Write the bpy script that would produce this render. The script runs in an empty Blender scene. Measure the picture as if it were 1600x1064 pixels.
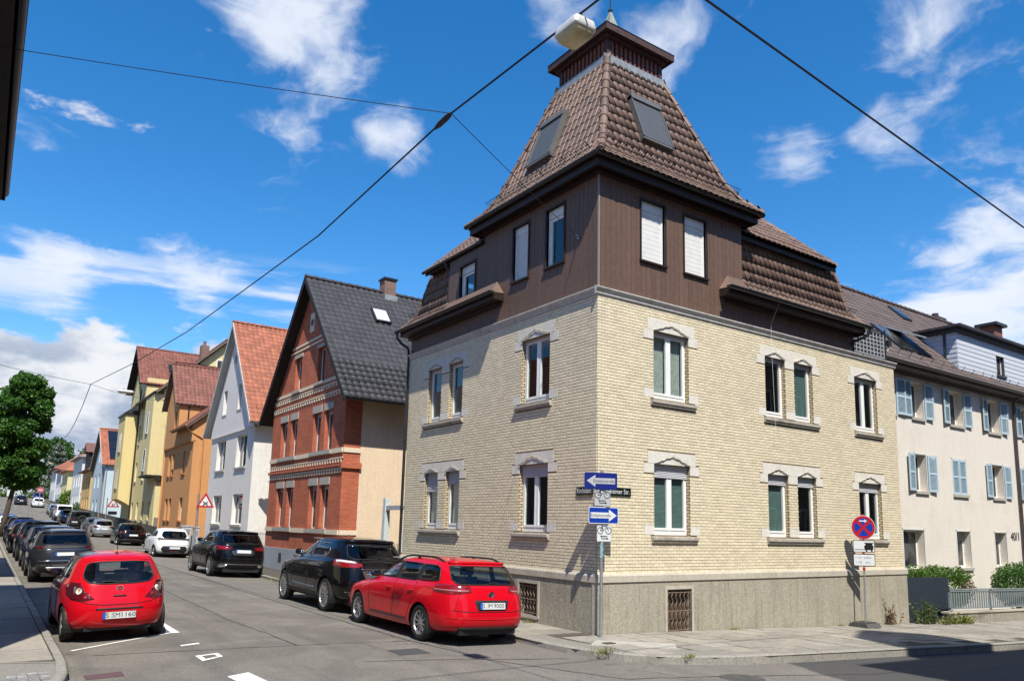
import bpy, bmesh, math, random
from mathutils import Vector, Matrix
from mathutils.bvhtree import BVHTree
from mathutils.geometry import delaunay_2d_cdt
random.seed(7)
SC = bpy.context.scene
COL = SC.collection
# ------------------------------------------------------------------ camera
yaw, pitch, roll = 0.6033, 0.1535, 0.0242
fw = Vector((math.sin(yaw)*math.cos(pitch), math.cos(yaw)*math.cos(pitch), math.sin(pitch)))
rt = Vector((math.cos(yaw), -math.sin(yaw), 0)); up = rt.cross(fw)
r2 = rt*math.cos(roll)+up*math.sin(roll); u2 = up*math.cos(roll)-rt*math.sin(roll)
CAM = Vector((-9.8844, -11.3425, 0.8813))
cd = bpy.data.cameras.new('camera'); cam = bpy.data.objects.new('camera', cd); COL.objects.link(cam)
cam.matrix_world = Matrix(((r2.x, u2.x, -fw.x, CAM.x), (r2.y, u2.y, -fw.y, CAM.y), (r2.z, u2.z, -fw.z, CAM.z), (0, 0, 0, 1)))
cd.sensor_width = 36; cd.lens = 36*1185.33/1600; cd.shift_y = (638.66-532)/1600
cd.clip_start = 0.1; cd.clip_end = 3000
SC.camera = cam
# ------------------------------------------------------------------ light
SUN = Vector((0.13, 0.32, -0.52)).normalized()          # direction the light travels
sl = bpy.data.lights.new('sun', 'SUN'); sl.energy = 4.8; sl.angle = math.radians(0.55); sl.color = (1.0, 0.95, 0.86)
so = bpy.data.objects.new('sun', sl); COL.objects.link(so)
so.rotation_euler = SUN.to_track_quat('-Z', 'Y').to_euler()
sun_el = math.asin(-SUN.z); sun_az = math.atan2(-SUN.x, -SUN.y)
W = bpy.data.worlds.new('World'); SC.world = W; W.use_nodes = True
vs = SC.view_settings; vs.view_transform = 'Standard'; vs.look = 'None'; vs.exposure = 0.55; vs.gamma = 1; vs.use_curve_mapping = False
SC.cycles.use_denoising = True
SC.cycles.max_bounces = 6; SC.cycles.transparent_max_bounces = 16; SC.cycles.caustics_reflective = False; SC.cycles.caustics_refractive = False

def NN(nt, t, **kw):
    n = nt.nodes.new(t)
    for k, v in kw.items():
        if k.startswith('i_'):
            key = k[2:]; key = int(key) if key.isdigit() else key.replace('_', ' ')
            n.inputs[key].default_value = v
        else: setattr(n, k, v)
    return n
def mth(nt, op, a, b=None, clamp=False):
    n = nt.nodes.new('ShaderNodeMath'); n.operation = op; n.use_clamp = clamp
    for i, v in enumerate((a, b)):
        if v is None: continue
        if isinstance(v, (int, float)): n.inputs[i].default_value = v
        else: nt.links.new(v, n.inputs[i])
    return n.outputs[0]
def mixc(nt, f, a, b, bt='MIX'):
    n = nt.nodes.new('ShaderNodeMix'); n.data_type = 'RGBA'; n.blend_type = bt; n.clamp_factor = True
    for s, v in ((n.inputs[0], f), (n.inputs[6], a), (n.inputs[7], b)):
        if isinstance(v, (int, float)): s.default_value = v
        elif isinstance(v, tuple): s.default_value = v if len(v) == 4 else v+(1,)
        else: nt.links.new(v, s)
    return n.outputs[2]
def sstep(nt, x, a, b):
    n = nt.nodes.new('ShaderNodeMapRange'); n.interpolation_type = 'SMOOTHSTEP'; n.clamp = True
    n.inputs[1].default_value = a; n.inputs[2].default_value = b
    nt.links.new(x, n.inputs[0]); return n.outputs[0]

# sky: Nishita blue with a drifting cloud layer, the same all round
def build_sky():
    nt = W.node_tree; nt.nodes.clear(); L = nt.links.new
    out = nt.nodes.new('ShaderNodeOutputWorld'); bg = nt.nodes.new('ShaderNodeBackground'); L(bg.outputs[0], out.inputs[0])
    sky = NN(nt, 'ShaderNodeTexSky', sky_type='NISHITA', sun_disc=False, sun_elevation=sun_el, sun_rotation=sun_az, air_density=1.0, dust_density=0.3, ozone_density=3.0, altitude=300)
    hs = NN(nt, 'ShaderNodeHueSaturation'); hs.inputs['Saturation'].default_value = 1.36; hs.inputs['Value'].default_value = 1.13
    L(sky.outputs[0], hs.inputs['Color'])
    tc = nt.nodes.new('ShaderNodeTexCoord'); sp = nt.nodes.new('ShaderNodeSeparateXYZ'); L(tc.outputs['Generated'], sp.inputs[0])
    z = mth(nt, 'MAXIMUM', sp.outputs[2], 0.02)
    # high clouds: a horizontal sheet seen in perspective (x/z, y/z), wisps torn by a second noise
    zz = mth(nt, 'ADD', z, 0.14)
    cx = nt.nodes.new('ShaderNodeCombineXYZ'); L(mth(nt, 'DIVIDE', sp.outputs[0], zz), cx.inputs[0]); L(mth(nt, 'DIVIDE', sp.outputs[1], zz), cx.inputs[1])
    wv = NN(nt, 'ShaderNodeTexNoise', i_Scale=2.4, i_Detail=4.0); L(cx.outputs[0], wv.inputs['Vector'])
    wp = NN(nt, 'ShaderNodeVectorMath', operation='MULTIPLY_ADD'); L(wv.outputs['Color'], wp.inputs[0]); wp.inputs[1].default_value = (.55, .35, .3); L(cx.outputs[0], wp.inputs[2])
    n1 = NN(nt, 'ShaderNodeTexNoise', i_Scale=3.0, i_Detail=13.0, i_Roughness=0.58); L(wp.outputs[0], n1.inputs['Vector'])
    n2 = NN(nt, 'ShaderNodeTexNoise', i_Scale=0.9, i_Detail=3.0, i_Roughness=0.5); L(cx.outputs[0], n2.inputs['Vector'])
    nrm = NN(nt, 'ShaderNodeVectorMath', operation='NORMALIZE'); L(tc.outputs['Generated'], nrm.inputs[0])
    wob = NN(nt, 'ShaderNodeTexNoise', i_Scale=9.0, i_Detail=6.0, i_Roughness=.6); L(nrm.outputs[0], wob.inputs['Vector'])
    lob = None
    for (dx, dy, dz, rad, wt) in CLOUDS:              # where the larger clouds of this sky stand
        d = Vector((dx, dy, dz)).normalized()
        dp = NN(nt, 'ShaderNodeVectorMath', operation='DISTANCE'); L(nrm.outputs[0], dp.inputs[0]); dp.inputs[1].default_value = d
        v = mth(nt, 'ADD', dp.outputs['Value'], mth(nt, 'MULTIPLY', mth(nt, 'SUBTRACT', wob.outputs[0], 0.5), rad*1.3))
        n = nt.nodes.new('ShaderNodeMapRange'); n.interpolation_type = 'SMOOTHSTEP'; L(v, n.inputs[0])
        n.inputs[1].default_value = rad*1.15; n.inputs[2].default_value = 0.; n.inputs[3].default_value = 0; n.inputs[4].default_value = wt
        lob = n.outputs[0] if lob is None else mth(nt, 'MAXIMUM', lob, n.outputs[0])
    cov = mth(nt, 'ADD', mth(nt, 'MULTIPLY', sstep(nt, n2.outputs[0], .5, .75), 0.10), mth(nt, 'MULTIPLY', lob, 0.25))
    high = sstep(nt, mth(nt, 'ADD', n1.outputs[0], cov), 0.60, 0.86)
    # low cumulus bank towards the horizon, crisp tops
    mp2 = NN(nt, 'ShaderNodeMapping'); mp2.inputs['Scale'].default_value = (1, 1, 2.1); mp2.inputs['Location'].default_value = BANK; L(nrm.outputs[0], mp2.inputs[0])
    n3 = NN(nt, 'ShaderNodeTexNoise', i_Scale=5.2, i_Detail=13.0, i_Roughness=0.56, i_Distortion=0.15); L(mp2.outputs[0], n3.inputs['Vector'])
    band = mth(nt, 'SUBTRACT', 1.0, sstep(nt, sp.outputs[2], 0.13, 0.30))
    low = sstep(nt, mth(nt, 'ADD', n3.outputs[0], mth(nt, 'MULTIPLY', band, 0.34)), 0.655, 0.725)
    # thin streak lying above the bank
    stn = NN(nt, 'ShaderNodeMapping'); stn.inputs['Scale'].default_value = (2.2, 2.2, 16); L(nrm.outputs[0], stn.inputs[0])
    n5 = NN(nt, 'ShaderNodeTexNoise', i_Scale=1.5, i_Detail=9.0, i_Roughness=.55); L(stn.outputs[0], n5.inputs['Vector'])
    sb = mth(nt, 'MULTIPLY', sstep(nt, sp.outputs[2], .20, .26), mth(nt, 'SUBTRACT', 1., sstep(nt, sp.outputs[2], .27, .33)))
    streak = mth(nt, 'MULTIPLY', sstep(nt, mth(nt, 'ADD', n5.outputs[0], mth(nt, 'MULTIPLY', sb, .12)), .56, .70), .8)
    n4 = NN(nt, 'ShaderNodeTexNoise', i_Scale=7.0, i_Detail=8.0, i_Roughness=0.6); L(mp2.outputs[0], n4.inputs['Vector'])
    # thick parts of the bank are grey-blue, as clouds are underneath
    thick = mth(nt, 'MULTIPLY', sstep(nt, n4.outputs[0], .38, .58), mth(nt, 'SUBTRACT', 1., sstep(nt, sp.outputs[2], .16, .25)))
    ccol = mixc(nt, thick, (5.1, 5.25, 5.5), (2.2, 2.7, 3.6))
    hcol = (5.0, 5.3, 5.9)
    c = mixc(nt, mth(nt, 'MULTIPLY', high, 0.9), hs.outputs[0], hcol)
    c = mixc(nt, mth(nt, 'MULTIPLY', streak, sb), c, hcol)
    c = mixc(nt, low, c, ccol)
    L(c, bg.inputs[0]); bg.inputs[1].default_value = 0.12
BANK = (.0, .0, .0)
CLOUDS = [(0.257, 0.794, 0.55, 0.15, 1.1), (0.357, 0.809, 0.467, 0.09, 1.0), (0.211, 0.794, 0.57, 0.1, 0.8), (0.612, 0.544, 0.574, 0.1, 0.9), (0.799, 0.348, 0.49, 0.165, 1.05), (0.8, 0.406, 0.442, 0.1, 0.9), (0.745, 0.508, 0.432, 0.08, 0.9), (0.796, 0.435, 0.422, 0.05, 0.7), (0.882, 0.395, 0.256, 0.12, 1.3), (0.496, 0.634, 0.593, 0.07, 0.7), (0.809, 0.302, 0.505, 0.1, 1), (0.888, 0.335, 0.315, 0.1, 1.0), (0.179, 0.944, 0.277, 0.08, 1.1), (0.049, 0.963, 0.266, 0.08, 1.1), (0.379, 0.815, 0.438, 0.05, 0.8)]     # direction, angular radius, weight
build_sky()

# ------------------------------------------------------------------ materials
MATS = {}
def pbsdf(name):
    m = bpy.data.materials.new(name); m.use_nodes = True
    nt = m.node_tree; b = nt.nodes['Principled BSDF']
    return m, nt, b
def M(name, col, rough=.8, var=.12, scale=6., bump=0., bscale=40., spec=.4, metal=0., stain=0., stainc=None, sscale=1.2, island=0., coat=0., streak=0.):
    """generic surface: base colour with fine grain, broad stains with a shape of their own, streaks and fine relief"""
    if name in MATS: return MATS[name]
    m, nt, b = pbsdf(name); L = nt.links.new; MATS[name] = m
    tc = nt.nodes.new('ShaderNodeTexCoord'); co = tc.outputs['Object']
    c = tuple(col)+(1,)
    n = NN(nt, 'ShaderNodeTexNoise', i_Scale=scale, i_Detail=6.0, i_Roughness=.6); L(co, n.inputs['Vector'])
    dark = tuple(v*(1-var) for v in col); lite = tuple(min(1, v*(1+var)) for v in col)
    cur = mixc(nt, sstep(nt, n.outputs[0], .3, .7), dark, lite)
    if island:
        g = nt.nodes.new('ShaderNodeNewGeometry'); oi = nt.nodes.new('ShaderNodeObjectInfo')
        r = mth(nt, 'FRACT', mth(nt, 'ADD', g.outputs['Random Per Island'], oi.outputs['Random']))
        cur = mixc(nt, 1.0, cur, mixc(nt, r, tuple([1-island]*3), tuple([1+island*.6]*3)), 'MULTIPLY')
    if stain:
        s = NN(nt, 'ShaderNodeTexNoise', i_Scale=sscale, i_Detail=5.0, i_Roughness=.62, i_Distortion=.4); L(co, s.inputs['Vector'])
        cur = mixc(nt, mth(nt, 'MULTIPLY', sstep(nt, s.outputs[0], .48, .75), stain), cur, stainc or tuple(v*.5 for v in col))
    if streak:
        mp = NN(nt, 'ShaderNodeMapping'); mp.inputs['Scale'].default_value = (7, 7, .55); L(co, mp.inputs[0])
        s = NN(nt, 'ShaderNodeTexNoise', i_Scale=1.6, i_Detail=5.0, i_Roughness=.6); L(mp.outputs[0], s.inputs['Vector'])
        cur = mixc(nt, mth(nt, 'MULTIPLY', sstep(nt, s.outputs[0], .45, .72), streak), cur, stainc or tuple(v*.5 for v in col))
    L(cur, b.inputs['Base Color']); b.inputs['Roughness'].default_value = rough; b.inputs['Metallic'].default_value = metal
    b.inputs['Specular IOR Level'].default_value = spec
    if coat: b.inputs['Coat Weight'].default_value = coat; b.inputs['Coat Roughness'].default_value = .03
    if bump:
        bn = NN(nt, 'ShaderNodeTexNoise', i_Scale=bscale, i_Detail=5.0, i_Roughness=.65); L(co, bn.inputs['Vector'])
        bp = NN(nt, 'ShaderNodeBump', i_Strength=1.0, i_Distance=bump); L(bn.outputs[0], bp.inputs['Height']); L(bp.outputs[0], b.inputs['Normal'])
    return m
def MP(name, col, rough=.28, metal=0., flake=.0):
    """car paint"""
    if name in MATS: return MATS[name]
    m, nt, b = pbsdf(name); MATS[name] = m
    b.inputs['Base Color'].default_value = tuple(col)+(1,); b.inputs['Roughness'].default_value = rough; b.inputs['Metallic'].default_value = metal
    b.inputs['Coat Weight'].default_value = .65; b.inputs['Coat Roughness'].default_value = .025; b.inputs['Specular IOR Level'].default_value = .12
    tc = nt.nodes.new('ShaderNodeTexCoord'); n = NN(nt, 'ShaderNodeTexNoise', i_Scale=3.0, i_Detail=4.0); nt.links.new(tc.outputs['Object'], n.inputs['Vector'])
    nt.links.new(mth(nt, 'ADD', mth(nt, 'MULTIPLY', n.outputs[0], .16), rough-.08), b.inputs['Roughness'])
    return m
def MG(name, tint=(.55, .62, .6), dark=None, rough=.01, ior=1.5):
    """window glass: clear pane that mirrors more at grazing angles"""
    if name in MATS: return MATS[name]
    m = bpy.data.materials.new(name); m.use_nodes = True; nt = m.node_tree; nt.nodes.clear(); L = nt.links.new; MATS[name] = m
    o = nt.nodes.new('ShaderNodeOutputMaterial'); t = nt.nodes.new('ShaderNodeBsdfTransparent'); g = nt.nodes.new('ShaderNodeBsdfGlossy')
    t.inputs[0].default_value = tuple(tint)+(1,); g.inputs['Roughness'].default_value = rough; g.inputs[0].default_value = (1, 1, 1, 1)
    f = NN(nt, 'ShaderNodeFresnel'); ge = nt.nodes.new('ShaderNodeNewGeometry'); L(mth(nt, 'SUBTRACT', ior, mth(nt, 'MULTIPLY', ge.outputs['Backfacing'], ior-1/ior)), f.inputs['IOR']); mx = nt.nodes.new('ShaderNodeMixShader')
    tc = nt.nodes.new('ShaderNodeTexCoord'); n = NN(nt, 'ShaderNodeTexNoise', i_Scale=1.1, i_Detail=1.0); L(tc.outputs['Object'], n.inputs['Vector'])
    bp = NN(nt, 'ShaderNodeBump', i_Strength=.25, i_Distance=.01); L(n.outputs[0], bp.inputs['Height']); L(bp.outputs[0], g.inputs['Normal'])
    L(mth(nt, 'MULTIPLY', f.outputs[0], 1.15, True), mx.inputs[0]); L(t.outputs[0], mx.inputs[1]); L(g.outputs[0], mx.inputs[2]); L(mx.outputs[0], o.inputs[0])
    return m
def MBRICK(name, c1, c2, mortar, bw, bh, msize=.012, rot=None):
    """distant brickwork, too fine to build one by one"""
    if name in MATS: return MATS[name]
    m, nt, b = pbsdf(name); L = nt.links.new; MATS[name] = m
    tc = nt.nodes.new('ShaderNodeTexCoord'); sp = nt.nodes.new('ShaderNodeSeparateXYZ'); L(tc.outputs['Object'], sp.inputs[0])
    cb = nt.nodes.new('ShaderNodeCombineXYZ'); L(mth(nt, 'ADD', sp.outputs[0], sp.outputs[1]), cb.inputs[0]); L(sp.outputs[2], cb.inputs[1])
    br = nt.nodes.new('ShaderNodeTexBrick'); L(cb.outputs[0], br.inputs['Vector'])
    for k, v in (('Color1', c1), ('Color2', c2), ('Mortar', mortar)): br.inputs[k].default_value = tuple(v)+(1,)
    br.inputs['Scale'].default_value = 1; br.inputs['Mortar Size'].default_value = msize; br.inputs['Brick Width'].default_value = bw; br.inputs['Row Height'].default_value = bh
    n = NN(nt, 'ShaderNodeTexNoise', i_Scale=1.6, i_Detail=6.0); L(tc.outputs['Object'], n.inputs['Vector'])
    L(mixc(nt, 1.0, br.outputs[0], mixc(nt, n.outputs[0], (.62, .6, .6), (1.3, 1.3, 1.3)), 'MULTIPLY'), b.inputs['Base Color']); b.inputs['Roughness'].default_value = .85
    bp = NN(nt, 'ShaderNodeBump', i_Strength=.6, i_Distance=.01); L(br.outputs['Fac'], bp.inputs['Height']); bp.invert = True; L(bp.outputs[0], b.inputs['Normal'])
    return m

# ------------------------------------------------------------------ mesh helpers
ORG = {}
class MB:
    def __init__(s): s.v = []; s.f = []
    def add(s, vs, fs):
        k = len(s.v); s.v += [tuple(p) for p in vs]; s.f += [tuple(i+k for i in f) for f in fs]; return s
    def box(s, x0, x1, y0, y1, z0, z1):
        return s.add([(x0, y0, z0), (x1, y0, z0), (x1, y1, z0), (x0, y1, z0), (x0, y0, z1), (x1, y0, z1), (x1, y1, z1), (x0, y1, z1)],
                     [(0, 3, 2, 1), (4, 5, 6, 7), (0, 1, 5, 4), (1, 2, 6, 5), (2, 3, 7, 6), (3, 0, 4, 7)])
    def obox(s, O, A, B, C):
        """box from corner O with edge vectors A,B,C"""
        O, A, B, C = map(Vector, (O, A, B, C))
        return s.add([O, O+A, O+A+B, O+B, O+C, O+A+C, O+A+B+C, O+B+C], [(0, 3, 2, 1), (4, 5, 6, 7), (0, 1, 5, 4), (1, 2, 6, 5), (2, 3, 7, 6), (3, 0, 4, 7)])
    def quad(s, a, b, c, d): return s.add([a, b, c, d], [(0, 1, 2, 3)])
    def poly(s, pts): return s.add(pts, [tuple(range(len(pts)))])
    def prism(s, pts, ext):
        n = len(pts); e = Vector(ext); a = [Vector(p) for p in pts]
        return s.add(a+[p+e for p in a], [tuple(range(n))[::-1], tuple(range(n, 2*n))]+[(i, (i+1) % n, (i+1) % n+n, i+n) for i in range(n)])
    def tube(s, pts, r, n=8, cap=True):
        pts = [Vector(p) for p in pts]; rings = []
        for i, p in enumerate(pts):
            t = (pts[min(i+1, len(pts)-1)]-pts[max(i-1, 0)]).normalized()
            a = t.orthogonal().normalized() if i == 0 else (rings[-1][1]-t*rings[-1][1].dot(t)).normalized()
            b = t.cross(a); rr = r[i] if isinstance(r, (list, tuple)) else r
            rings.append(([p+a*math.cos(k*2*math.pi/n)*rr+b*math.sin(k*2*math.pi/n)*rr for k in range(n)], a))
        vs = [v for rg, _ in rings for v in rg]; fs = []
        for i in range(len(pts)-1):
            for k in range(n): fs.append((i*n+k, i*n+(k+1) % n, (i+1)*n+(k+1) % n, (i+1)*n+k))
        if cap: fs += [tuple(range(n))[::-1], tuple(range((len(pts)-1)*n, len(pts)*n))]
        return s.add(vs, fs)
    def disc(s, c, nrm, r, t, n=24):
        c = Vector(c); nrm = Vector(nrm).normalized(); return s.tube([c, c+nrm*t], r, n)
    def lathe(s, c, axis, prof, n=24):
        """prof: list of (r, h) along axis from c"""
        c = Vector(c); ax = Vector(axis).normalized(); a = ax.orthogonal().normalized(); b = ax.cross(a); vs = []; fs = []
        for r, h in prof: vs += [c+ax*h+(a*math.cos(k*2*math.pi/n)+b*math.sin(k*2*math.pi/n))*r for k in range(n)]
        for i in range(len(prof)-1):
            for k in range(n): fs.append((i*n+k, i*n+(k+1) % n, (i+1)*n+(k+1) % n, (i+1)*n+k))
        return s.add(vs, fs)
    def build(s, name, mat=None, parent=None, smooth=False, kind=None, label=None, auto=None):
        o0 = ORG.get(parent.name, Vector((0, 0, 0))) if parent else Vector((0, 0, 0))
        me = bpy.data.meshes.new(name); me.from_pydata([(p[0]-o0.x, p[1]-o0.y, p[2]-o0.z) for p in s.v], [], s.f); me.validate(); me.update()
        if mat: me.materials.append(mat)
        return link(name, me, parent, smooth, kind, label, auto)
def link(name, me, parent=None, smooth=False, kind=None, label=None, auto=None):
    if smooth or auto:
        me.polygons.foreach_set('use_smooth', [True]*len(me.polygons))
        if auto: me.set_sharp_from_angle(angle=math.radians(auto))
    o = bpy.data.objects.new(name, me); COL.objects.link(o)
    if parent: o.parent = parent; ORG[o.name] = ORG.get(parent.name, Vector((0, 0, 0)))
    if kind: o['kind'] = kind
    if label: o['label'] = label
    return o
def recalc(me):
    bm = bmesh.new(); bm.from_mesh(me); bmesh.ops.recalc_face_normals(bm, faces=bm.faces); bm.to_mesh(me); bm.free()
def tag(o, label, cat, group=None, kind=None):
    o['label'] = label; o['category'] = cat
    if group: o['group'] = group
    if kind: o['kind'] = kind
    return o
def thing(name, label, cat, loc=(0, 0, 0), group=None, rotz=0, world=True):
    o = bpy.data.objects.new(name, None); COL.objects.link(o); o.location = loc; o.rotation_euler = (0, 0, rotz); o.empty_display_size = .2
    ORG[o.name] = Vector(loc) if world else Vector((0, 0, 0))
    return tag(o, label, cat, group)
def inst(name, me, parent, mat4):
    """a light copy sharing mesh data, placed in the parent's frame by a world matrix"""
    o = bpy.data.objects.new(name, me); COL.objects.link(o); o.parent = parent
    o.matrix_basis = Matrix.Translation(-ORG.get(parent.name, Vector((0, 0, 0)))) @ mat4
    return o
def copy_tree(o, parent=None):
    c = o.copy(); COL.objects.link(c); c.parent = parent
    for ch in o.children: copy_tree(ch, c)
    return c
def text_mesh(txt, size, ext=.0008):
    cu = bpy.data.curves.new('txt', 'FONT'); cu.body = txt; cu.size = size; cu.extrude = ext; cu.align_x = 'CENTER'; cu.align_y = 'CENTER'; cu.resolution_u = 3
    ob = bpy.data.objects.new('txt', cu); COL.objects.link(ob); dg = bpy.context.evaluated_depsgraph_get()
    me = bpy.data.meshes.new_from_object(ob.evaluated_get(dg)); bpy.data.objects.remove(ob); bpy.data.curves.remove(cu); return me
def text_obj(txt, size, mat, parent, center, xdir, ydir, ext=.001, name='lettering', fitw=None):
    me = text_mesh(txt, size, ext); me.materials.clear(); me.materials.append(mat)
    if fitw:
        xs = [v.co.x for v in me.vertices]; k = fitw/(max(xs)-min(xs))
        for v in me.vertices: v.co.x *= k
    X = Vector(xdir).normalized(); Y = Vector(ydir).normalized(); Z = X.cross(Y)
    m4 = Matrix(((X.x, Y.x, Z.x, center[0]), (X.y, Y.y, Z.y, center[1]), (X.z, Y.z, Z.z, center[2]), (0, 0, 0, 1)))
    me.transform(Matrix.Translation(-ORG.get(parent.name, Vector((0, 0, 0)))) @ m4)
    return link(name, me, parent)

class Fac:
    """a facade plane: u along the wall, v up, d outwards"""
    def __init__(s, O, U, N): s.O = Vector(O); s.U = Vector(U); s.N = Vector(N)
    def p(s, u, v, d=0.): return s.O+s.U*u+Vector((0, 0, v))+s.N*d
    def box(s, mb, u0, u1, v0, v1, d0, d1): return mb.obox(s.p(u0, v0, d0), s.U*(u1-u0), s.N*(d1-d0), Vector((0, 0, v1-v0)))
    def wall(s, mb, outline, holes, depth=.15, d=0.):
        """outline: [(u,v)...] ; holes: [(u0,u1,v0,v1)] with reveals going in by depth"""
        P = [Vector(p) for p in outline]; n = len(P); E = [(i, (i+1) % n) for i in range(n)]
        for (a, b, c, e) in holes:
            k = len(P); P += [Vector((a, c)), Vector((b, c)), Vector((b, e)), Vector((a, e))]; E += [(k, k+1), (k+1, k+2), (k+2, k+3), (k+3, k)]
        vs, _, fs, *_ = delaunay_2d_cdt(P, E, [], 1, 1e-5)
        keep = []
        for f in fs:
            cx = sum(vs[i].x for i in f)/len(f); cy = sum(vs[i].y for i in f)/len(f)
            if not any(a < cx < b and c < cy < e for a, b, c, e in holes): keep.append(tuple(f))
        mb.add([s.p(v.x, v.y, d) for v in vs], keep)
        for (a, b, c, e) in holes:
            for (q0, q1) in (((a, c), (b, c)), ((b, c), (b, e)), ((b, e), (a, e)), ((a, e), (a, c))):
                mb.quad(s.p(*q0, d), s.p(*q1, d), s.p(*q1, d-depth), s.p(*q0, d-depth))
        return mb

# common materials
white_pvc = M('white_window_plastic', (.78, .78, .76), .35, .04, spec=.5)
glass = MG('window_glass', (.72, .80, .78))
carglass = MG('car_glass', (.13, .17, .17), ior=1.5)
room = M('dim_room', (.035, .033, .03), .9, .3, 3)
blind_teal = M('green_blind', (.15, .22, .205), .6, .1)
curtain = M('pale_curtain', (.45, .45, .42), .8, .15, 12)
shut_grey = M('grey_shutter_slats', (.42, .42, .44), .5, .05)
black_plastic = M('black_plastic', (.012, .012, .013), .45, .2, 30)
dark_metal = M('dark_gutter_metal', (.018, .02, .021), .4, .25, 8, spec=.5)
steel = M('galvanised_steel', (.42, .44, .45), .42, .12, 20, metal=.75)
chrome = M('chrome', (.75, .75, .76), .12, .02, metal=1.)
rubber = M('tyre_rubber', (.014, .014, .014), .75, .2, 20)
# ================================================================== ground, road, pavements
def smooth(a, b, x):
    t = max(0., min(1., (x-a)/(b-a))); return t*t*(3-2*t)
def hy(y):
    """the street is level, then climbs"""
    pts = [(-60, 0), (5, 0), (15, .04), (30, .11), (45, .25), (60, .42), (77, .76), (90, 1.15), (105, 1.75), (124, 3.1), (151, 4.75), (175, 5.5), (190, 5.6), (260, 5.6)]
    for (a, va), (b, vb) in zip(pts, pts[1:]):
        if y <= b: return va+(vb-va)*max(0, (y-a))/(b-a)
    return pts[-1][1]
def sx(x):
    """the side street falls away to the right"""
    t = x+2.2
    return 0. if t < 0 else (-.033*t*t/4 if t < 2 else -.033*(t-1))
def base(x, y): return -1.20+hy(y)+sx(x)*(1-smooth(25, 60, y))
def road_z(x, y):
    c = max(0, 1-((x+5.1)/3.6)**2)*.085*smooth(-6, 2, y)
    return base(x, y)+c
def pav_z(x, y): return base(x, y)+.105+.012*max(0, min(3, x+1.5))

asph = None
def mat_asphalt():
    m, nt, b = pbsdf('asphalt'); L = nt.links.new; MATS['asphalt'] = m
    tc = nt.nodes.new('ShaderNodeTexCoord'); co = tc.outputs['Object']; sp = nt.nodes.new('ShaderNodeSeparateXYZ'); L(co, sp.inputs[0])
    g = NN(nt, 'ShaderNodeTexNoise', i_Scale=90., i_Detail=4., i_Roughness=.8); L(co, g.inputs['Vector'])
    l = NN(nt, 'ShaderNodeTexNoise', i_Scale=.8, i_Detail=6., i_Roughness=.6, i_Distortion=.6); L(co, l.inputs['Vector'])
    c = mixc(nt, sstep(nt, l.outputs[0], .3, .72), (.145, .133, .112), (.215, .197, .166))
    mp = NN(nt, 'ShaderNodeMapping'); mp.inputs['Scale'].default_value = (2.2, .12, 1); L(co, mp.inputs[0])
    t = NN(nt, 'ShaderNodeTexNoise', i_Scale=1., i_Detail=4.); L(mp.outputs[0], t.inputs['Vector'])      # wheel tracks along the street
    c = mixc(nt, mth(nt, 'MULTIPLY', sstep(nt, t.outputs[0], .45, .7), .35), c, (.085, .083, .08))
    # bands of older, browner surfacing beside the gutters and across the mouth of the street
    gut = sstep(nt, sp.outputs[0], -3.6, -3.45)
    gm = mth(nt, 'MULTIPLY', gut, .55); c = mixc(nt, gm, c, (.19, .175, .155))
    # newer, darker surfacing in the side street
    e = mth(nt, 'ADD', mth(nt, 'ADD', sp.outputs[0], mth(nt, 'MULTIPLY', sp.outputs[1], -.4)), mth(nt, 'MULTIPLY', l.outputs[0], .5))
    nw = mth(nt, 'MULTIPLY', sstep(nt, e, 3.0, 3.15), sstep(nt, mth(nt, 'MULTIPLY', sp.outputs[1], -1.), 2.0, 2.05)); c = mixc(nt, mth(nt, 'MULTIPLY', nw, .8), c, (.045, .046, .048))
    # cracks
    v = NN(nt, 'ShaderNodeTexVoronoi', feature='DISTANCE_TO_EDGE', i_Scale=.33); wv = NN(nt, 'ShaderNodeTexNoise', i_Scale=2.2, i_Detail=5.); L(co, wv.inputs['Vector'])
    ad = NN(nt, 'ShaderNodeVectorMath', operation='MULTIPLY_ADD'); L(wv.outputs['Color'], ad.inputs[0]); ad.inputs[1].default_value = (.9, .9, .0); L(co, ad.inputs[2]); L(ad.outputs[0], v.inputs['Vector'])
    cr = mth(nt, 'MULTIPLY', mth(nt, 'SUBTRACT', 1., sstep(nt, v.outputs[0], .002, .009)), sstep(nt, l.outputs[0], .42, .6))
    c = mixc(nt, mth(nt, 'MULTIPLY', cr, .4), c, (.05, .05, .048))
    ag = NN(nt, 'ShaderNodeTexVoronoi', i_Scale=38.); L(co, ag.inputs['Vector'])
    c = mixc(nt, 1.0, c, mixc(nt, sstep(nt, ag.outputs['Distance'], .1, .6), (1.22, 1.2, 1.17), (.84, .84, .84)), 'MULTIPLY')
    od = NN(nt, 'ShaderNodeTexVoronoi', i_Scale=.75, i_Randomness=1.); L(ad.outputs[0], od.inputs['Vector'])
    c = mixc(nt, mth(nt, 'MULTIPLY', mth(nt, 'SUBTRACT', 1., sstep(nt, od.outputs['Distance'], .03, .16)), .4), c, (.045, .044, .042))
    c = mixc(nt, 1.0, c, mixc(nt, sstep(nt, g.outputs[0], .3, .72), (.55, .55, .55), (1.45, 1.44, 1.42)), 'MULTIPLY')
    L(c, b.inputs['Base Color']); b.inputs['Roughness'].default_value = .82; b.inputs['Specular IOR Level'].default_value = .3
    bp = NN(nt, 'ShaderNodeBump', i_Strength=.7, i_Distance=.008); L(g.outputs[0], bp.inputs['Height']); L(bp.outputs[0], b.inputs['Normal'])
    return m
asph = mat_asphalt()
m_slab = M('pavement_slab', (.275, .25, .208), .85, .14, 9, .004, 70, stain=.4, stainc=(.17, .155, .13), sscale=.9, island=.2)
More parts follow.
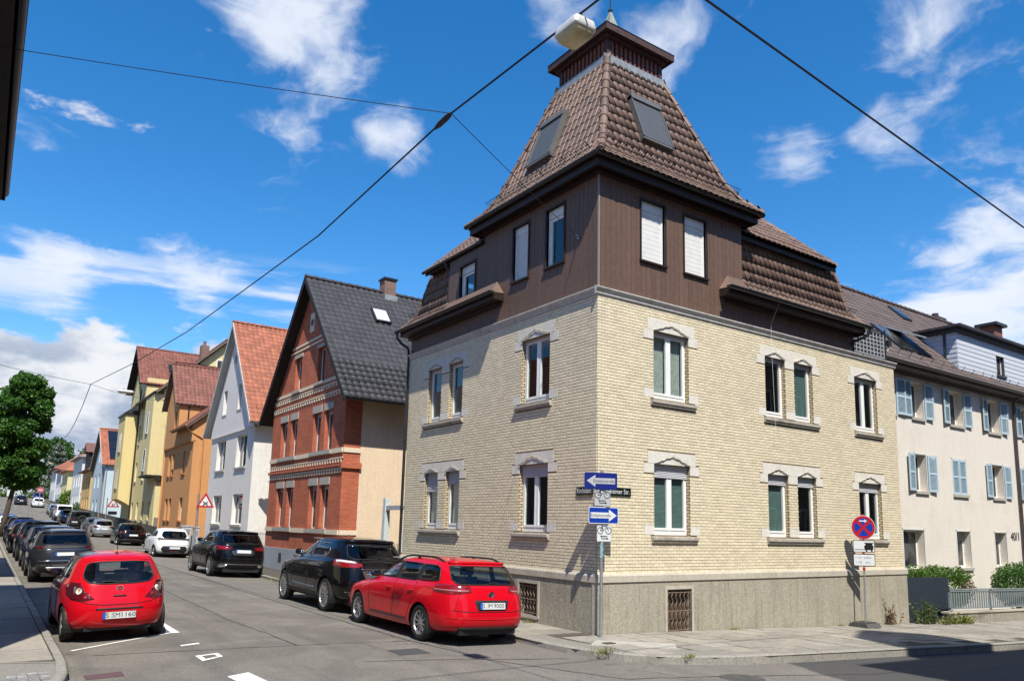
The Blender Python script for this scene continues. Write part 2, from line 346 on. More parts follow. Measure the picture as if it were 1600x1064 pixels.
m_kerb = M('kerb_granite', (.26, .243, .208), .8, .2, 25, .006, 60, stain=.5, stainc=(.15, .14, .11), sscale=2.)
m_earth = M('soil_and_joint_sand', (.075, .068, .052), .95, .3, 14, .01, 30)
m_yard = M('trodden_ground', (.16, .155, .12), .95, .3, 4, .02, 12, stain=.6, stainc=(.06, .10, .03), sscale=.7)

def sheet(name, xs, ys, zf, mat, keep=None, kind='structure'):
    mb = MB(); idx = {}
    def vid(i, j):
        if (i, j) not in idx: idx[(i, j)] = len(mb.v); mb.v.append((xs[i], ys[j], zf(xs[i], ys[j])))
        return idx[(i, j)]
    for i in range(len(xs)-1):
        for j in range(len(ys)-1):
            if keep is None or keep((xs[i]+xs[i+1])/2, (ys[j]+ys[j+1])/2): mb.f.append((vid(i, j), vid(i+1, j), vid(i+1, j+1), vid(i, j+1)))
    return mb.build(name, mat, None, smooth=True, kind=kind)
def fr(a, b, n): return [a+(b-a)*i/n for i in range(n+1)]
# terrain to the horizon
sheet('ground', [-1500, -500, -150, -60]+fr(-40, 60, 25)+[100, 200, 600, 1500], [-1500, -300, -80]+fr(-40, 220, 52)+[300, 600, 1500], lambda x, y: base(min(max(x, -60), 60), y)-.06, m_yard)
xs = fr(-46, -9.2, 12)+fr(-8.95, -1.3, 16)+fr(-1, 46, 47); ys = fr(-40, -11, 6)+fr(-10.5, -2.5, 16)+fr(-2, 20, 22)+fr(21, 190, 90)
road = sheet('road', xs, ys, road_z, asph, lambda x, y: (-9.3 < x < -1.0 and y > -12) or (-10.9 < y < -2.4) or (-9.3 < x < -1.0))

def kerb_path(pts, n=6):
    """Catmull-Rom through the corner points"""
    out = []
    for i in range(len(pts)-1):
        p0 = Vector(pts[max(i-1, 0)]); p1 = Vector(pts[i]); p2 = Vector(pts[i+1]); p3 = Vector(pts[min(i+2, len(pts)-1)])
        k = max(1, int((p2-p1).length/.25))
        for q in range(k):
            t = q/k; out.append(.5*((2*p1)+(p2-p0)*t+(2*p0-5*p1+4*p2-p3)*t*t+(3*p1-p0-3*p2+p3)*t**3))
    out.append(Vector(pts[-1])); return out
def kerb_run(parent, path, side, step=1.0, limit=300):
    """kerbstones along a path, one object each; side=+1 when the pavement lies to the left of the path"""
    cum = [0]
    for a, b in zip(path, path[1:]): cum.append(cum[-1]+(b-a).length)
    def at(s):
        for i in range(len(path)-1):
            if s <= cum[i+1]: return path[i].lerp(path[i+1], (s-cum[i])/max(1e-6, cum[i+1]-cum[i]))
        return path[-1]
    s = 0; n = 0; rest = MB()
    while s < cum[-1]-.2 and n < 400:
        e = min(s+step*random.uniform(.92, 1.08), cum[-1]); a = at(s+.004); b = at(e-.004); m = at((s+e)/2); mb = MB() if n < limit else rest
        jz = random.uniform(-.006, .006); pr = []
        for q, q2 in ((a, m), (m, b)):
            pass
        ring = []
        for q, t in ((a, (m-a)), (m, (b-a)), (b, (b-m))):
            t.normalize(); nv = Vector((-t.y, t.x))*side; zt = pav_z(q.x, q.y)+jz+.008; zb = road_z(q.x, q.y)-.1
            ring.append([(q.x, q.y, zb), (q.x+nv.x*.012, q.y+nv.y*.012, zt-.02), (q.x+nv.x*.035, q.y+nv.y*.035, zt), (q.x+nv.x*.14, q.y+nv.y*.14, zt), (q.x+nv.x*.14, q.y+nv.y*.14, zb)])
        k = len(mb.v); mb.v += [p for r_ in ring for p in r_]
        for i in range(2):
            for j in range(4): mb.f.append((k+i*5+j, k+i*5+j+1, k+(i+1)*5+j+1, k+(i+1)*5+j))
        mb.f += [tuple(k+j for j in range(5)), tuple(k+10+j for j in range(5))[::-1]]
        if n < limit: mb.build('kerb_stone', m_kerb, parent)
        s = e; n += 1
    if rest.v: rest.build('kerb_stone_rest', m_kerb, parent, kind='stuff')
def pt_in(poly, x, y):
    c = False; n = len(poly)
    for i in range(n):
        x1, y1 = poly[i][:2]; x2, y2 = poly[(i+1) % n][:2]
        if (y1 > y) != (y2 > y) and x < (x2-x1)*(y-y1)/(y2-y1)+x1: c = not c
    return c
def pav_body(name, poly, drop=.012, mat=m_earth):
    """pavement bed: polygon sheet following the ground"""
    P = [Vector((p[0], p[1])) for p in poly]; n = len(P); xs_ = [p.x for p in P]; ys_ = [p.y for p in P]
    pts = list(P); gx = min(xs_)
    while gx < max(xs_):
        gy = min(ys_)
        while gy < max(ys_):
            if pt_in(poly, gx, gy): pts.append(Vector((gx, gy)))
            gy += 1.5
        gx += 1.5
    vs, _, fs, *_ = delaunay_2d_cdt(pts, [(i, (i+1) % n) for i in range(n)], [], 1, 1e-4)
    mb = MB(); mb.add([(v.x, v.y, pav_z(v.x, v.y)-drop) for v in vs], [tuple(f) for f in fs])
    return mb.build(name, mat, None, kind='structure')
def slab(parent, quad, mat=m_slab, name='paving_slab', lift=0., mb=None):
    j = random.uniform(-.004, .005)+lift; g = .0095; own = mb is None; mb = mb or MB()
    c = Vector((sum(p[0] for p in quad)/4, sum(p[1] for p in quad)/4)); top = []; bot = []
    for p in quad:
        d = (c-Vector(p[:2])); d.normalize(); q = Vector(p[:2])+d*g*1.4
        top.append((q.x, q.y, pav_z(q.x, q.y)+j)); bot.append((q.x, q.y, pav_z(q.x, q.y)-.03))
    mb.add(top+bot, [(0, 1, 2, 3), (4, 5, 1, 0), (5, 6, 2, 1), (6, 7, 3, 2), (7, 4, 0, 3)])
    return mb.build(name, mat, parent) if own else None
# north-east corner pavement (round the corner house)
KR = kerb_path([(-1.3, 178), (-1.2, 90), (-1.05, 45), (-1.08, 33), (-1.35, 20), (-1.5, 12), (-1.56, 3), (-1.58, .6), (-1.60, -.5), (-1.52, -1.25), (-1.28, -1.9), (-.78, -2.4), (-.1, -2.75), (1.2, -3.03), (4.8, -3.22), (9.5, -3.45), (20, -3.7), (45, -4.2)])
pavR = pav_body('pavement', [(p.x, p.y) for p in KR[::4]]+[(45, -4.2), (45, 0), (0, 0), (0, 178)])
near = [p for p in KR if p.y < 32 and p.x < 22]; far = [p for p in KR if p.y >= 32]
kerb_run(pavR, near, +1); kerb_run(pavR, far+[near[0]], +1, 3.0)
def inside_kerb(x, y):
    """inside the kerb line at the north-east corner"""
    if y > .6: return x > -1.42
    if x > 4.8: return y > -3.2-(x-4.8)*.045+.16
    c = Vector((1.2, .2)); v = Vector((x, y))-c
    if x < -1.42: return False
    best = min(KR, key=lambda q: (q.x-x)**2+(q.y-y)**2); d = math.hypot(best.x-x, best.y-y)
    return d > .14 and (Vector((x, y))-Vector((4, 4))).length < (best-Vector((4, 4))).length
rest = MB(); cnt = 0
# leg along the left-hand street: rows across the walk
y = .35; row = 0
while y < 11:
    L_ = .52; xs_ = [-1.42, -.95, -.47, -.03] if row % 2 == 0 else [-1.42, -1.18, -.71, -.24, -.03]
    for a, b in zip(xs_, xs_[1:]):
        q = [(a, y), (b, y), (b, y+L_), (a, y+L_)]
        if y < 7.5: slab(pavR, q); cnt += 1
        else: slab(pavR, q, mb=rest)
    y += L_; row += 1
# leg along the side street
x = -.9; row = 0
while x < 40:
    L_ = .62; ys_ = [-.06, -.62, -1.18, -1.74, -2.3, -2.86, -3.42] if row % 2 == 0 else [-.06, -.34, -.9, -1.46, -2.02, -2.58, -3.14, -3.7]
    for a, b in zip(ys_, ys_[1:]):
        q = [(x, b), (x+L_, b), (x+L_, a), (x, a)]
        if any(p[0] > -1.5 and p[0] < .02 and p[1] > .33 for p in q): continue
        if not all(inside_kerb(*p) for p in q): continue
        if -.62 < x < 1.0 and -1.7 < b and a < -.4 and False: continue
        if x < 15: slab(pavR, q); cnt += 1
        else: slab(pavR, q, mb=rest)
    x += L_; row += 1
rest.build('paving_slab_rest', m_slab, pavR, kind='stuff')
# worn concrete infill where slabs meet the rounded kerb
m_fill = M('patched_concrete', (.22, .205, .175), .9, .25, 30, .006, 80, stain=.4, stainc=(.16, .15, .12), sscale=3)
ring = [p for p in KR if p.y < .75 and p.x < 6]; mb = MB()
inn = []
for p in ring:
    c = Vector((2.6, 2.6)); d = (c-p).normalized(); inn.append((p+d*.13, p+d*.75))
for (a, b), (c, d) in zip(inn, inn[1:]):
    mb.quad(*[(q.x, q.y, pav_z(q.x, q.y)-.004) for q in (a, c, d, b)])
mb.build('concrete_infill', m_fill, pavR)
# pale concrete cover slab with a small iron lid, by the sign post
m_pale = M('pale_concrete', (.38, .355, .30), .85, .1, 12, .003, 60, stain=.25)
q = [(-1.05, -1.05), (.15, -1.95), (.62, -1.45), (-.55, -.62)]
slab(pavR, q, m_pale, 'concrete_cover', .010)
mb = MB(); c = Vector((-.62, -1.05)); mb.box(c.x-.11, c.x+.11, c.y-.07, c.y+.07, pav_z(c.x, c.y)+.004, pav_z(c.x, c.y)+.018); mb.build('iron_lid', M('cast_iron', (.06, .058, .055), .6, .2), pavR)
# north-west pavement on the left
KL = kerb_path([(-26, -2.55), (-13, -2.45), (-11, -2.3), (-9.9, -1.9), (-9.2, -1.2), (-8.82, -.3), (-8.70, .8), (-8.68, 3), (-8.68, 20), (-8.62, 60), (-8.6, 178)])
pavL = pav_body('pavement', [(p.x, p.y) for p in KL[::4]]+[(-8.6, 178), (-10.7, 178), (-10.7, -1.0), (-26, -1.0)])
nearL = [p for p in KL if p.y < 34]; farL = [p for p in KL if p.y >= 34]
kerb_run(pavL, nearL, +1); kerb_run(pavL, [nearL[-1]]+farL, +1, 3.0)
rest = MB(); y = -1.7; row = 0; m_slabL = M('wide_concrete_slab', (.29, .26, .215), .88, .12, 9, .004, 70, stain=.35, stainc=(.17, .16, .135), sscale=.8, island=.10)
while y < 70:
    for a, b in ((-10.69, -9.62), (-9.62, -8.83)):
        off = .5 if a < -10 else 0
        q = [(a, y+off), (b, y+off), (b, y+off+1.0), (a, y+off+1.0)]
        if y < .6 and (b > -9 or y < -1.2):
            continue
        if y < 24: slab(pavL, q, m_slabL)
        else: slab(pavL, q, m_slabL, mb=rest)
    y += 1.0
rest.build('paving_slab_rest', m_slabL, pavL, kind='stuff')
mb = MB(); ring = [p for p in KL if p.y < 1.1 and p.x > -12]
for p, p2 in zip(ring, ring[1:]):
    c = Vector((-12.2, 2.4)); d = (c-p).normalized(); d2 = (c-p2).normalized(); qs = (p+d*.13, p2+d2*.13, p2+d2*1.5, p+d*1.5)
    mb.quad(*[(q.x, q.y, pav_z(q.x, q.y)-.005) for q in qs])
mb.build('concrete_infill', m_fill, pavL)
# cobbled patch by the left kerb
m_cob = M('small_setts', (.27, .265, .25), .8, .3, 30, .004, 60, island=.35)
mb = MB(); y = -.15
for i in range(4):
    for j in range(7):
        x0 = -9.42+i*.115; y0 = -.55+j*.115; mb.box(x0, x0+.1, y0, y0+.1, pav_z(x0, y0)-.02, pav_z(x0, y0)+.012+random.uniform(0, .006))
mb.build('sett', m_cob, pavL, kind='stuff')
# pavement over the side street, behind the camera (seen in reflections)
pav_body('pavement', [(-1.2, -10.6), (45, -11.6), (45, -14), (-1.2, -13)], mat=m_slab)
pav_body('pavement', [(-9.2, -10.6), (-40, -10.6), (-40, -13), (-9.2, -13)], mat=m_slab)
# painted markings
m_paint = M('road_paint', (.72, .71, .67), .7, .12, 30, .002, 90, stain=.55, stainc=(.30, .29, .27), sscale=7)
def marking(name, poly):
    pts = [Vector(p) for p in poly]; n = len(pts); mb = MB(); c = [(p.x, p.y, road_z(p.x, p.y)+.006) for p in pts]; mb.poly(c); return mb.build(name, m_paint, road)
def bar(x0, y0, x1, y1, w):
    a = Vector((x0, y0)); b = Vector((x1, y1)); t = (b-a).normalized(); nv = Vector((-t.y, t.x))*w/2
    k = max(1, int((b-a).length/.6))
    for i in range(k):
        p = a.lerp(b, i/k); q = a.lerp(b, (i+1)/k); marking('parking_line', [p+nv, p-nv, q-nv, q+nv])
bar(-8.5, 2.55, -6.78, 3.62, .07); bar(-6.8, 3.5, -6.8, 5.3, .13)
marking('parking_line', [(-7.02, 1.96), (-6.72, 2.05), (-6.72, 2.17), (-7.02, 2.08)])
for q in ([(-7.03, .5), (-6.69, .72), (-6.69, .80), (-7.03, .60)], [(-7.03, .98), (-6.69, 1.04), (-6.69, .96), (-7.03, .90)], [(-7.03, .60), (-6.95, .64), (-6.95, .91), (-7.03, .90)], [(-6.76, .76), (-6.69, .80), (-6.69, .96), (-6.76, .95)]): marking('give_way_mark', q)
marking('give_way_mark', [(-7.0, -.72), (-6.69, -.6), (-6.62, -1.4), (-6.93, -1.42)])
mb = MB(); m_red = M('worn_red_tarmac', (.10, .055, .06), .85, .2, 30)
mb.quad(*[(x, y, road_z(x, y)+.005) for x, y in ((-8.55, .05), (-8.1, .05), (-8.1, .38), (-8.55, .38))]); mb.build('tarmac_patch', m_red, road)
mb = MB(); mb.quad(*[(x, y, road_z(x, y)+.004) for x, y in ((-4.3, -.35), (-3.75, -.35), (-3.75, .15), (-4.3, .15))]); mb.build('tarmac_patch', M('dark_tarmac', (.055, .055, .055), .85, .2, 40), road)
mb = MB(); mb.disc((-.55, -3.85, road_z(-.55, -3.85)-.01), (0, 0, 1), .33, .016, 28); mb.build('manhole_cover', M('cast_iron', (.06, .058, .055), .6, .2), road)

m_tar = M('tar_seam', (.028, .028, .029), .55, .2, 20)
def seam(pts, w=.028):
    P = [Vector(p) for p in pts]; mb = MB(); Q = []
    for a, b in zip(P, P[1:]):
        k = max(1, int((b-a).length/.25)); Q += [a.lerp(b, i/k)+Vector((random.gauss(0, .012), random.gauss(0, .012))) for i in range(k)]
    Q.append(P[-1])
    for a, b in zip(Q, Q[1:]):
        t = (b-a).normalized(); nv = Vector((-t.y, t.x))*w*random.uniform(.35, .6); mb.quad(*[(q.x, q.y, road_z(q.x, q.y)+.0035) for q in (a+nv, a-nv, b-nv, b+nv)])
    mb.build('tar_seam', m_tar, road)
seam([(-3.55, 26), (-3.55, 8), (-3.5, 1.2), (-3.2, -1.2), (-2.2, -3.2), (2, -4.3), (9, -4.6)]); seam([(-8.3, 1.9), (-6.5, 1.35), (-4.4, 1.0), (-3.5, .9)], .02); seam([(-5.0, -.6), (-3.9, -.9), (-2.6, -1.35), (-1.9, -1.5)], .022); seam([(-5.6, 30), (-5.5, 12), (-5.55, 5), (-5.4, 1.2)], .018)
# ================================================================== corner house
m_brick = M('glazed_cream_brick', (.725, .635, .455), .42, .08, 22, .0012, 60, spec=.45, island=.11, stain=.22, stainc=(.52, .45, .33), sscale=.55, streak=.14)
m_mortar = M('dark_mortar', (.25, .195, .125), .95, .25, 20, .004, 60)
m_stone = M('window_stone', (.64, .605, .53), .8, .08, 18, .002, 50, stain=.3, stainc=(.28, .26, .22), sscale=2.5)
m_sill = M('sill_stone', (.41, .375, .31), .8, .15, 14, .003, 50, stain=.6, stainc=(.14, .12, .10), sscale=3)
m_ledge = M('plinth_ledge_render', (.44, .40, .325), .85, .1, 12, .003, 60, stain=.5, stainc=(.25, .22, .17), sscale=1.6)
m_plinth = M('scratched_plinth_render', (.345, .315, .245), .95, .14, 16, .012, 30, stain=.35, stainc=(.19, .17, .13), sscale=1.2, streak=.55)
m_wood_w = M('weathered_cornice_paint', (.47, .455, .42), .7, .15, 16, .003, 40, stain=.6, stainc=(.22, .20, .17), sscale=3.5)
m_board = M('brown_cladding_board', (.135, .082, .058), .55, .10, 9, .001, 30, spec=.35, island=.10, streak=.12)
m_brown = M('brown_painted_wood', (.026, .015, .011), .5, .15, 9, spec=.4)
m_tile = M('brown_roof_tile', (.165, .104, .077), .58, .16, 12, .002, 50, spec=.35, island=.32, stain=.5, stainc=(.105, .088, .070), sscale=1.3)
m_under = M('roof_underlay', (.05, .035, .028), .9, .2)
m_lead = M('lead_flashing', (.33, .34, .34), .5, .2, 8, .003, 20, metal=.4)
m_copper = M('copper_patina', (.30, .33, .29), .6, .25, 9, .002, 30, stain=.5, stainc=(.17, .16, .13))
m_lantern = M('red_brown_lantern_wood', (.062, .032, .027), .7, .25, 10, .002, 30, stain=.5, stainc=(.07, .03, .02))
m_rshut = M('white_shutter_slat', (.70, .69, .66), .45, .04)
m_skyshut = M('grey_skylight_shutter', (.13, .135, .135), .4, .08, 20, metal=.3)
m_skyframe = M('grey_skylight_frame', (.15, .145, .135), .4, .08, metal=.3)
m_strip = M('corner_strip', (.26, .21, .18), .4, .05)

CH = thing('corner_house', 'cream brick corner house with brown clad tower, tiled roof and slatted lantern', 'house', (0, 0, -1.1))
FR = Fac((0, 0, 0), (1, 0, 0), (0, -1, 0)); FL = Fac((0, 0, 0), (0, 1, 0), (-1, 0, 0))
LR, LL, HB = 11.16, 8.29, 5.6
LV = [(.78, 2.25, 2.51), (3.64, 5.11, 5.37)]                    # sill, head, lintel top of the two storeys
WR = [[(1.56, 2.64)], [(5.32, 6.10), (6.47, 7.23)], [(9.13, 10.20)]]
WL = [[(1.58, 2.64)], [(5.27, 5.97), (6.39, 7.11)]]
def stone_rects(groups):
    """stone pieces round the windows: (u0,u1,v0,v1)"""
    out = []
    for (s, h, t) in LV:
        for g in groups:
            a, b = g[0][0], g[-1][1]
            out.append((a-.18, b+.18, h, t))
            out += [(a-.30, a, h-.20, h), (b, b+.30, h-.20, h), (a-.29, a, s, s+.20), (b, b+.31, s, s+.20)]
            for (p, q) in zip(g, g[1:]): out += [(p[1], q[0], h-.20, h), (p[1], q[0], s, s+.20)]
    return out
PB = .17; BH = HB/86
bricks = []          # (facade, u0, u1, v0)
for F, Lf, G in ((FR, LR, WR), (FL, LL, WL)):
    st = stone_rects(G); op = [(u0, u1, s, h) for g in G for (u0, u1) in g for (s, h, t) in LV]; blocks = st+op
    sil = [(g[0][0]-.09, g[-1][1]+.2, s-.16, s) for g in G for (s, h, t) in LV]
    for r in range(86):
        v0 = r*BH; u = 0. if r % 2 == 0 else -PB/2; v1 = v0+BH
        while u < Lf:
            a, b = max(0, u), min(Lf, u+PB); u += PB
            segs = [(a, b)]
            for (p, q, c, e) in blocks+sil:
                if v0+BH*.5 > c and v0+BH*.5 < e:
                    ns = []
                    for (x0, x1) in segs:
                        if q <= x0 or p >= x1: ns.append((x0, x1))
                        else:
                            if p > x0: ns.append((x0, p))
                            if q < x1: ns.append((q, x1))
                    segs = ns
            for (x0, x1) in segs:
                if x1-x0 > .02: bricks.append((F, x0, x1, v0))
def brick_geo(mb, F, a, b, v, jut):
    g = .0040; e = .0025; a += g if a > .001 else -.0; b -= g
    v0 = v+g; v1 = v+BH-g
    d = .011+jut; P = [F.p(a, v0, 0), F.p(b, v0, 0), F.p(b, v1, 0), F.p(a, v1, 0), F.p(a+e, v0+e, d), F.p(b-e, v0+e, d), F.p(b-e, v1-e, d), F.p(a+e, v1-e, d)]
    mb.add(P, [(4, 5, 6, 7), (0, 1, 5, 4), (1, 2, 6, 5), (2, 3, 7, 6), (3, 0, 4, 7)])
bricks.sort(key=lambda b: (b[0].p((b[1]+b[2])/2, b[3])-CAM).length-(.2 if b[2]-b[1] > .1 else 0))
wallo = None
mb = MB()
for F, Lf, G in ((FR, LR, WR), (FL, LL, WL)):
    F.wall(mb, [(0, 0), (Lf, 0), (Lf, HB), (0, HB)], [(u0, u1, s, h) for g in G for (u0, u1) in g for (s, h, t) in LV], .17)
mb.quad((LR, 0, -2.5), (LR, 9, -2.5), (LR, 9, HB), (LR, 0, HB)); mb.quad((0, LL, -2.5), (11, LL, -2.5), (11, LL, HB), (0, LL, HB))
wallo = mb.build('wall', m_mortar, CH)
rest = MB(); shared = {}
for i, (F, a, b, v) in enumerate(bricks):
    if i < 300:
        key = (F is FR, round(b-a, 3), i % 5 if b-a > .1 else 0)
        if key not in shared:
            t = MB(); F0 = Fac((0, 0, 0), F.U, F.N); brick_geo(t, F0, .0012, b-a, 0, (i % 5)*.0006-.001)
            me = bpy.data.meshes.new('brick'); me.from_pydata([tuple(p) for p in t.v], [], t.f); me.materials.append(m_brick); shared[key] = me
        inst('brick', shared[key], wallo, Matrix.Translation(F.p(a, v, 0)))
    else: brick_geo(rest, F, a, b, v, random.uniform(-.001, .0015))
rest.build('brickwork', m_brick, wallo, kind='stuff')
# brick inner reveals (courses turn into the window openings)
m_rev = MBRICK('reveal_brick', (.60, .50, .30), (.52, .42, .25), (.13, .10, .06), .17, BH, .012)
for F, G in ((FR, WR), (FL, WL)):
    for g in G:
        for (u0, u1) in g:
            for (s, h, t) in LV:
                for u, sg in ((u0, 1), (u1, -1)):
                    mb = MB(); F.box(mb, min(u-.02*(sg < 0)*0, u+sg*.004), max(u, u+sg*.004), s, h-.2, -.168, .008); mb.build('reveal', m_rev, wallo)

def ogee(F, u0, u1, h, mb):
    """carved hood line over an opening"""
    w = u1-u0; c = (u0+u1)/2; k = min(.17, w*.17)
    prof = [(-.5, .0), (-.40, .18), (-.30, .42), (-.27, .40), (-.18, .72), (-.08, .80), (0, 1.0)]
    pts = [F.p(c+p*w, h+.005+q*k, .034) for p, q in prof]+[F.p(c-p*w, h+.005+q*k, .034) for p, q in prof[::-1][1:]]
    mb.tube(pts, .011, 6)
def window(F, u0, u1, s, h, parent, two=True, shutter=0., back=room, d=-.10, fr_=.055, shade=None, room_d=.5):
    """PVC casement window with glass panes, roller shutter and what hangs behind"""
    mb = MB(); f0, f1 = d-.05, d; top = h-shutter
    F.box(mb, u0, u0+fr_, s, h, f0, f1); F.box(mb, u1-fr_, u1, s, h, f0, f1); F.box(mb, u0+fr_, u1-fr_, s, s+fr_*1.75, f0, f1-.002); F.box(mb, u0+fr_, u1-fr_, h-fr_, h, f0, f1-.002)
    n = 2 if two else 1; inner = (u1-u0-2*fr_); st = .042
    if two: F.box(mb, (u0+u1)/2-.03, (u0+u1)/2+.03, s+fr_*1.75, h-fr_, f0, f1+.006)
    wo = mb.build('window', white_pvc, parent)
    lo = u0+fr_; hi = u1-fr_
    cells = [(lo, (u0+u1)/2-.03), ((u0+u1)/2+.03, hi)] if two else [(lo, hi)]
    for (a, b) in cells:
        m2 = MB(); v0 = s+fr_*1.75; v1 = h-fr_
        F.box(m2, a, a+st, v0, v1, f0+.006, f1+.010); F.box(m2, b-st, b, v0, v1, f0+.006, f1+.010); F.box(m2, a+st, b-st, v0, v0+st*1.2, f0+.006, f1+.009); F.box(m2, a+st, b-st, v1-st, v1, f0+.006, f1+.009)
        m2.build('sash', white_pvc, wo)
        m3 = MB(); m3.quad(F.p(a+st-.005, v0+st, f1-.018), F.p(b-st+.005, v0+st, f1-.018), F.p(b-st+.005, v1-st+.005, f1-.018), F.p(a+st-.005, v1-st+.005, f1-.018)); m3.build('pane', glass, wo)
        if shade:
            m4 = MB()
            if shade is blind_teal or shade is shut_grey:
                v = v0+.05
                while v < v1-.05:
                    m4.obox(F.p(a+.01, v, f0-.012), F.U*(b-a-.02), F.N*-.008+Vector((0, 0, .026)), F.N*.001+Vector((0, 0, .002))); v += .026
            else:
                k = 14; pts = [F.p(a+.02+(b-a-.04)*i/k, 0, f0-.05-.018*(i % 2)) for i in range(k+1)]
                for p, q in zip(pts, pts[1:]): m4.quad(p+Vector((0, 0, v0)), q+Vector((0, 0, v0)), q+Vector((0, 0, v1)), p+Vector((0, 0, v1)))
            m4.build('blind' if shade is blind_teal else 'curtain', shade, wo)
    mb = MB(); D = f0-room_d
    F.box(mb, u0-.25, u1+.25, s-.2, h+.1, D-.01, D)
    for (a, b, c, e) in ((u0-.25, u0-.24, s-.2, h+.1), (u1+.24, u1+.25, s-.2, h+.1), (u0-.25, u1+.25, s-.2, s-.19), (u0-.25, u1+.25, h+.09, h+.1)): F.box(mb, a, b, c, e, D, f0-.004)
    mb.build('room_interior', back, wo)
    if shutter:
        mb = MB(); v = h
        while v > h-shutter+.02:
            mb.prism([F.p(u0, v, f1+.02), F.p(u0, v-.018, f1+.030), F.p(u0, v-.036, f1+.02), F.p(u0, v-.036, f1+.012), F.p(u0, v, f1+.012)], F.U*(u1-u0)); v -= .036
        mb.build('roller_shutter', m_gsh, wo)
    return wo
m_gsh = M('light_grey_shutter', (.46, .46, .47), .45, .05)
spec = {0: (.18, None), 1: (.0, None)}
sh_map = {('R', 0, 0): (.30, blind_teal), ('R', 0, 1): (.26, None), ('R', 0, 2): (.26, None), ('L', 0, 0): (.30, None), ('L', 0, 1): (.33, curtain), ('R', 1, 0): (.07, curtain), ('R', 1, 1): (.1, None), ('R', 1, 2): (.06, None), ('L', 1, 0): (.06, None), ('L', 1, 1): (.06, blind_teal)}
for nm, F, G in (('R', FR, WR), ('L', FL, WL)):
    for gi, g in enumerate(G):
        for li, (s, h, t) in enumerate(LV):
            a, b = g[0][0], g[-1][1]; sh, shade = sh_map[(nm, li, gi)]
            mb = MB(); F.box(mb, a-.18, b+.18, h, t, -.02, .016); lo = mb.build('lintel', m_stone, CH)
            mb = MB()
            for (u0, u1) in g: ogee(F, u0, u1, h, mb)
            mb.build('hood_moulding', m_sill, lo)
            for (p, q, c, e) in stone_rects([g])[li*len(stone_rects([g]))//2:(li+1)*len(stone_rects([g]))//2][1:]:
                mb = MB(); F.box(mb, p+.003, q-(.003), c+.003, e-.003, -.165, .014); mb.build('quoin_block', m_stone, CH)
            mb = MB(); mb.prism([F.p(a-.09, s-.02, -.10), F.p(a-.09, s-.045, .085), F.p(a-.09, s-.10, .085), F.p(a-.09, s-.115, .055), F.p(a-.09, s-.155, .055), F.p(a-.09, s-.155, -.02)], F.U*(b-a+.28)); mb.build('window_sill', m_sill, CH)
            for wi, (u0, u1) in enumerate(g):
                k = sh+(.16 if (nm, li, gi, wi) == ('L', 0, 1, 1) else 0)
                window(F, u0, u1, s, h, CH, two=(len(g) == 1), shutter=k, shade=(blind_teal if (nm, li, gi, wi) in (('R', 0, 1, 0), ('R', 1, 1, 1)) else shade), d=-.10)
# plinth
def gz(F, u): p = F.p(u, 0, .05); return pav_z(p.x, p.y)
mb = MB(); BWR = (1.87, 2.60, -1.21, -.325); BWL = (1.81, 2.48, -.98, -.31)
FR.wall(mb, [(-.05, -.15), (-.05, -2.6), (LR+.05, -2.6), (LR+.05, -.15)], [BWR], .16, .05)
FL.wall(mb, [(-.05, -.15), (-.05, -2.6), (LL+.02, -2.6), (LL+.02, -.15)], [BWL], .16, .05)
mb.quad((LR+.05, -.05, -2.6), (LR+.05, 9, -2.6), (LR+.05, 9, -.15), (LR+.05, -.05, -.15)); mb.quad((-.05, LL+.02, -2.6), (9, LL+.02, -2.6), (9, LL+.02, -.15), (-.05, LL+.02, -.15))
mb.build('plinth', m_plinth, CH)
mb = MB()
for F, Lf in ((FR, LR+.08), (FL, LL+.03)):
    a = 0. if F is FL else -.075
    mb.prism([F.p(a, .012, -.02), F.p(a, .004, .055), F.p(a, -.03, .075), F.p(a, -.15, .075), F.p(a, -.155, .03)], F.U*(Lf-a))
mb.build('plinth_ledge', m_ledge, CH)
mb = MB(); FL.box(mb, -.052, .06, -2.4, -.156, .052, .062); mb.build('corner_bead', m_ledge, CH)
for F, (a, b, c, e) in ((FR, BWR), (FL, BWL)):
    mb = MB()
    for q in ((a-.06, a, c-.04, e+.06), (b, b+.06, c-.04, e+.06), (a, b, e, e+.06), (a, b, c-.06, c)): F.box(mb, *q, .0, .068)
    fo = mb.build('cellar_window', m_ledge, CH)
    mb = MB(); F.box(mb, a, b, c, e, -.11, -.10); mb.build('pane', M('dusty_brown_pane', (.09, .06, .04), .5, .3, 9), fo)
    mb = MB(); n = 6
    for i in range(n):
        u = a+(b-a)*(i+.5)/n; pts = [F.p(u+.022*math.sin(k*1.25+(i % 2)*0), c+.03+(e-c-.06)*k/22, .025) for k in range(23)]; mb.tube(pts, .0085, 5)
    for v in (c+.06, e-.07, (c+e)/2): mb.tube([F.p(a, v, .03), F.p(b, v, .03)], .009, 5)
    mb.tube([F.p(a+.01, c, .03), F.p(a+.01, e, .03)], .009, 5); mb.tube([F.p(b-.01, c, .03), F.p(b-.01, e, .03)], .009, 5)
    mb.build('grille', M('rusty_iron', (.20, .15, .11), .6, .25, 30), fo)
# cornice moulding above the brick
mb = MB()
for F, Lf in ((FR, LR+.06), (FL, LL)):
    a = -.10 if F is FR else 0
    mb.prism([F.p(a, 5.60, .0), F.p(a, 5.60, .03), F.p(a, 5.625, .045), F.p(a, 5.66, .04), F.p(a, 5.69, .065), F.p(a, 5.73, .095), F.p(a, 5.755, .095), F.p(a, 5.775, .04), F.p(a, 5.775, 0)], F.U*(Lf-a))
mb.build('cornice', m_wood_w, CH)
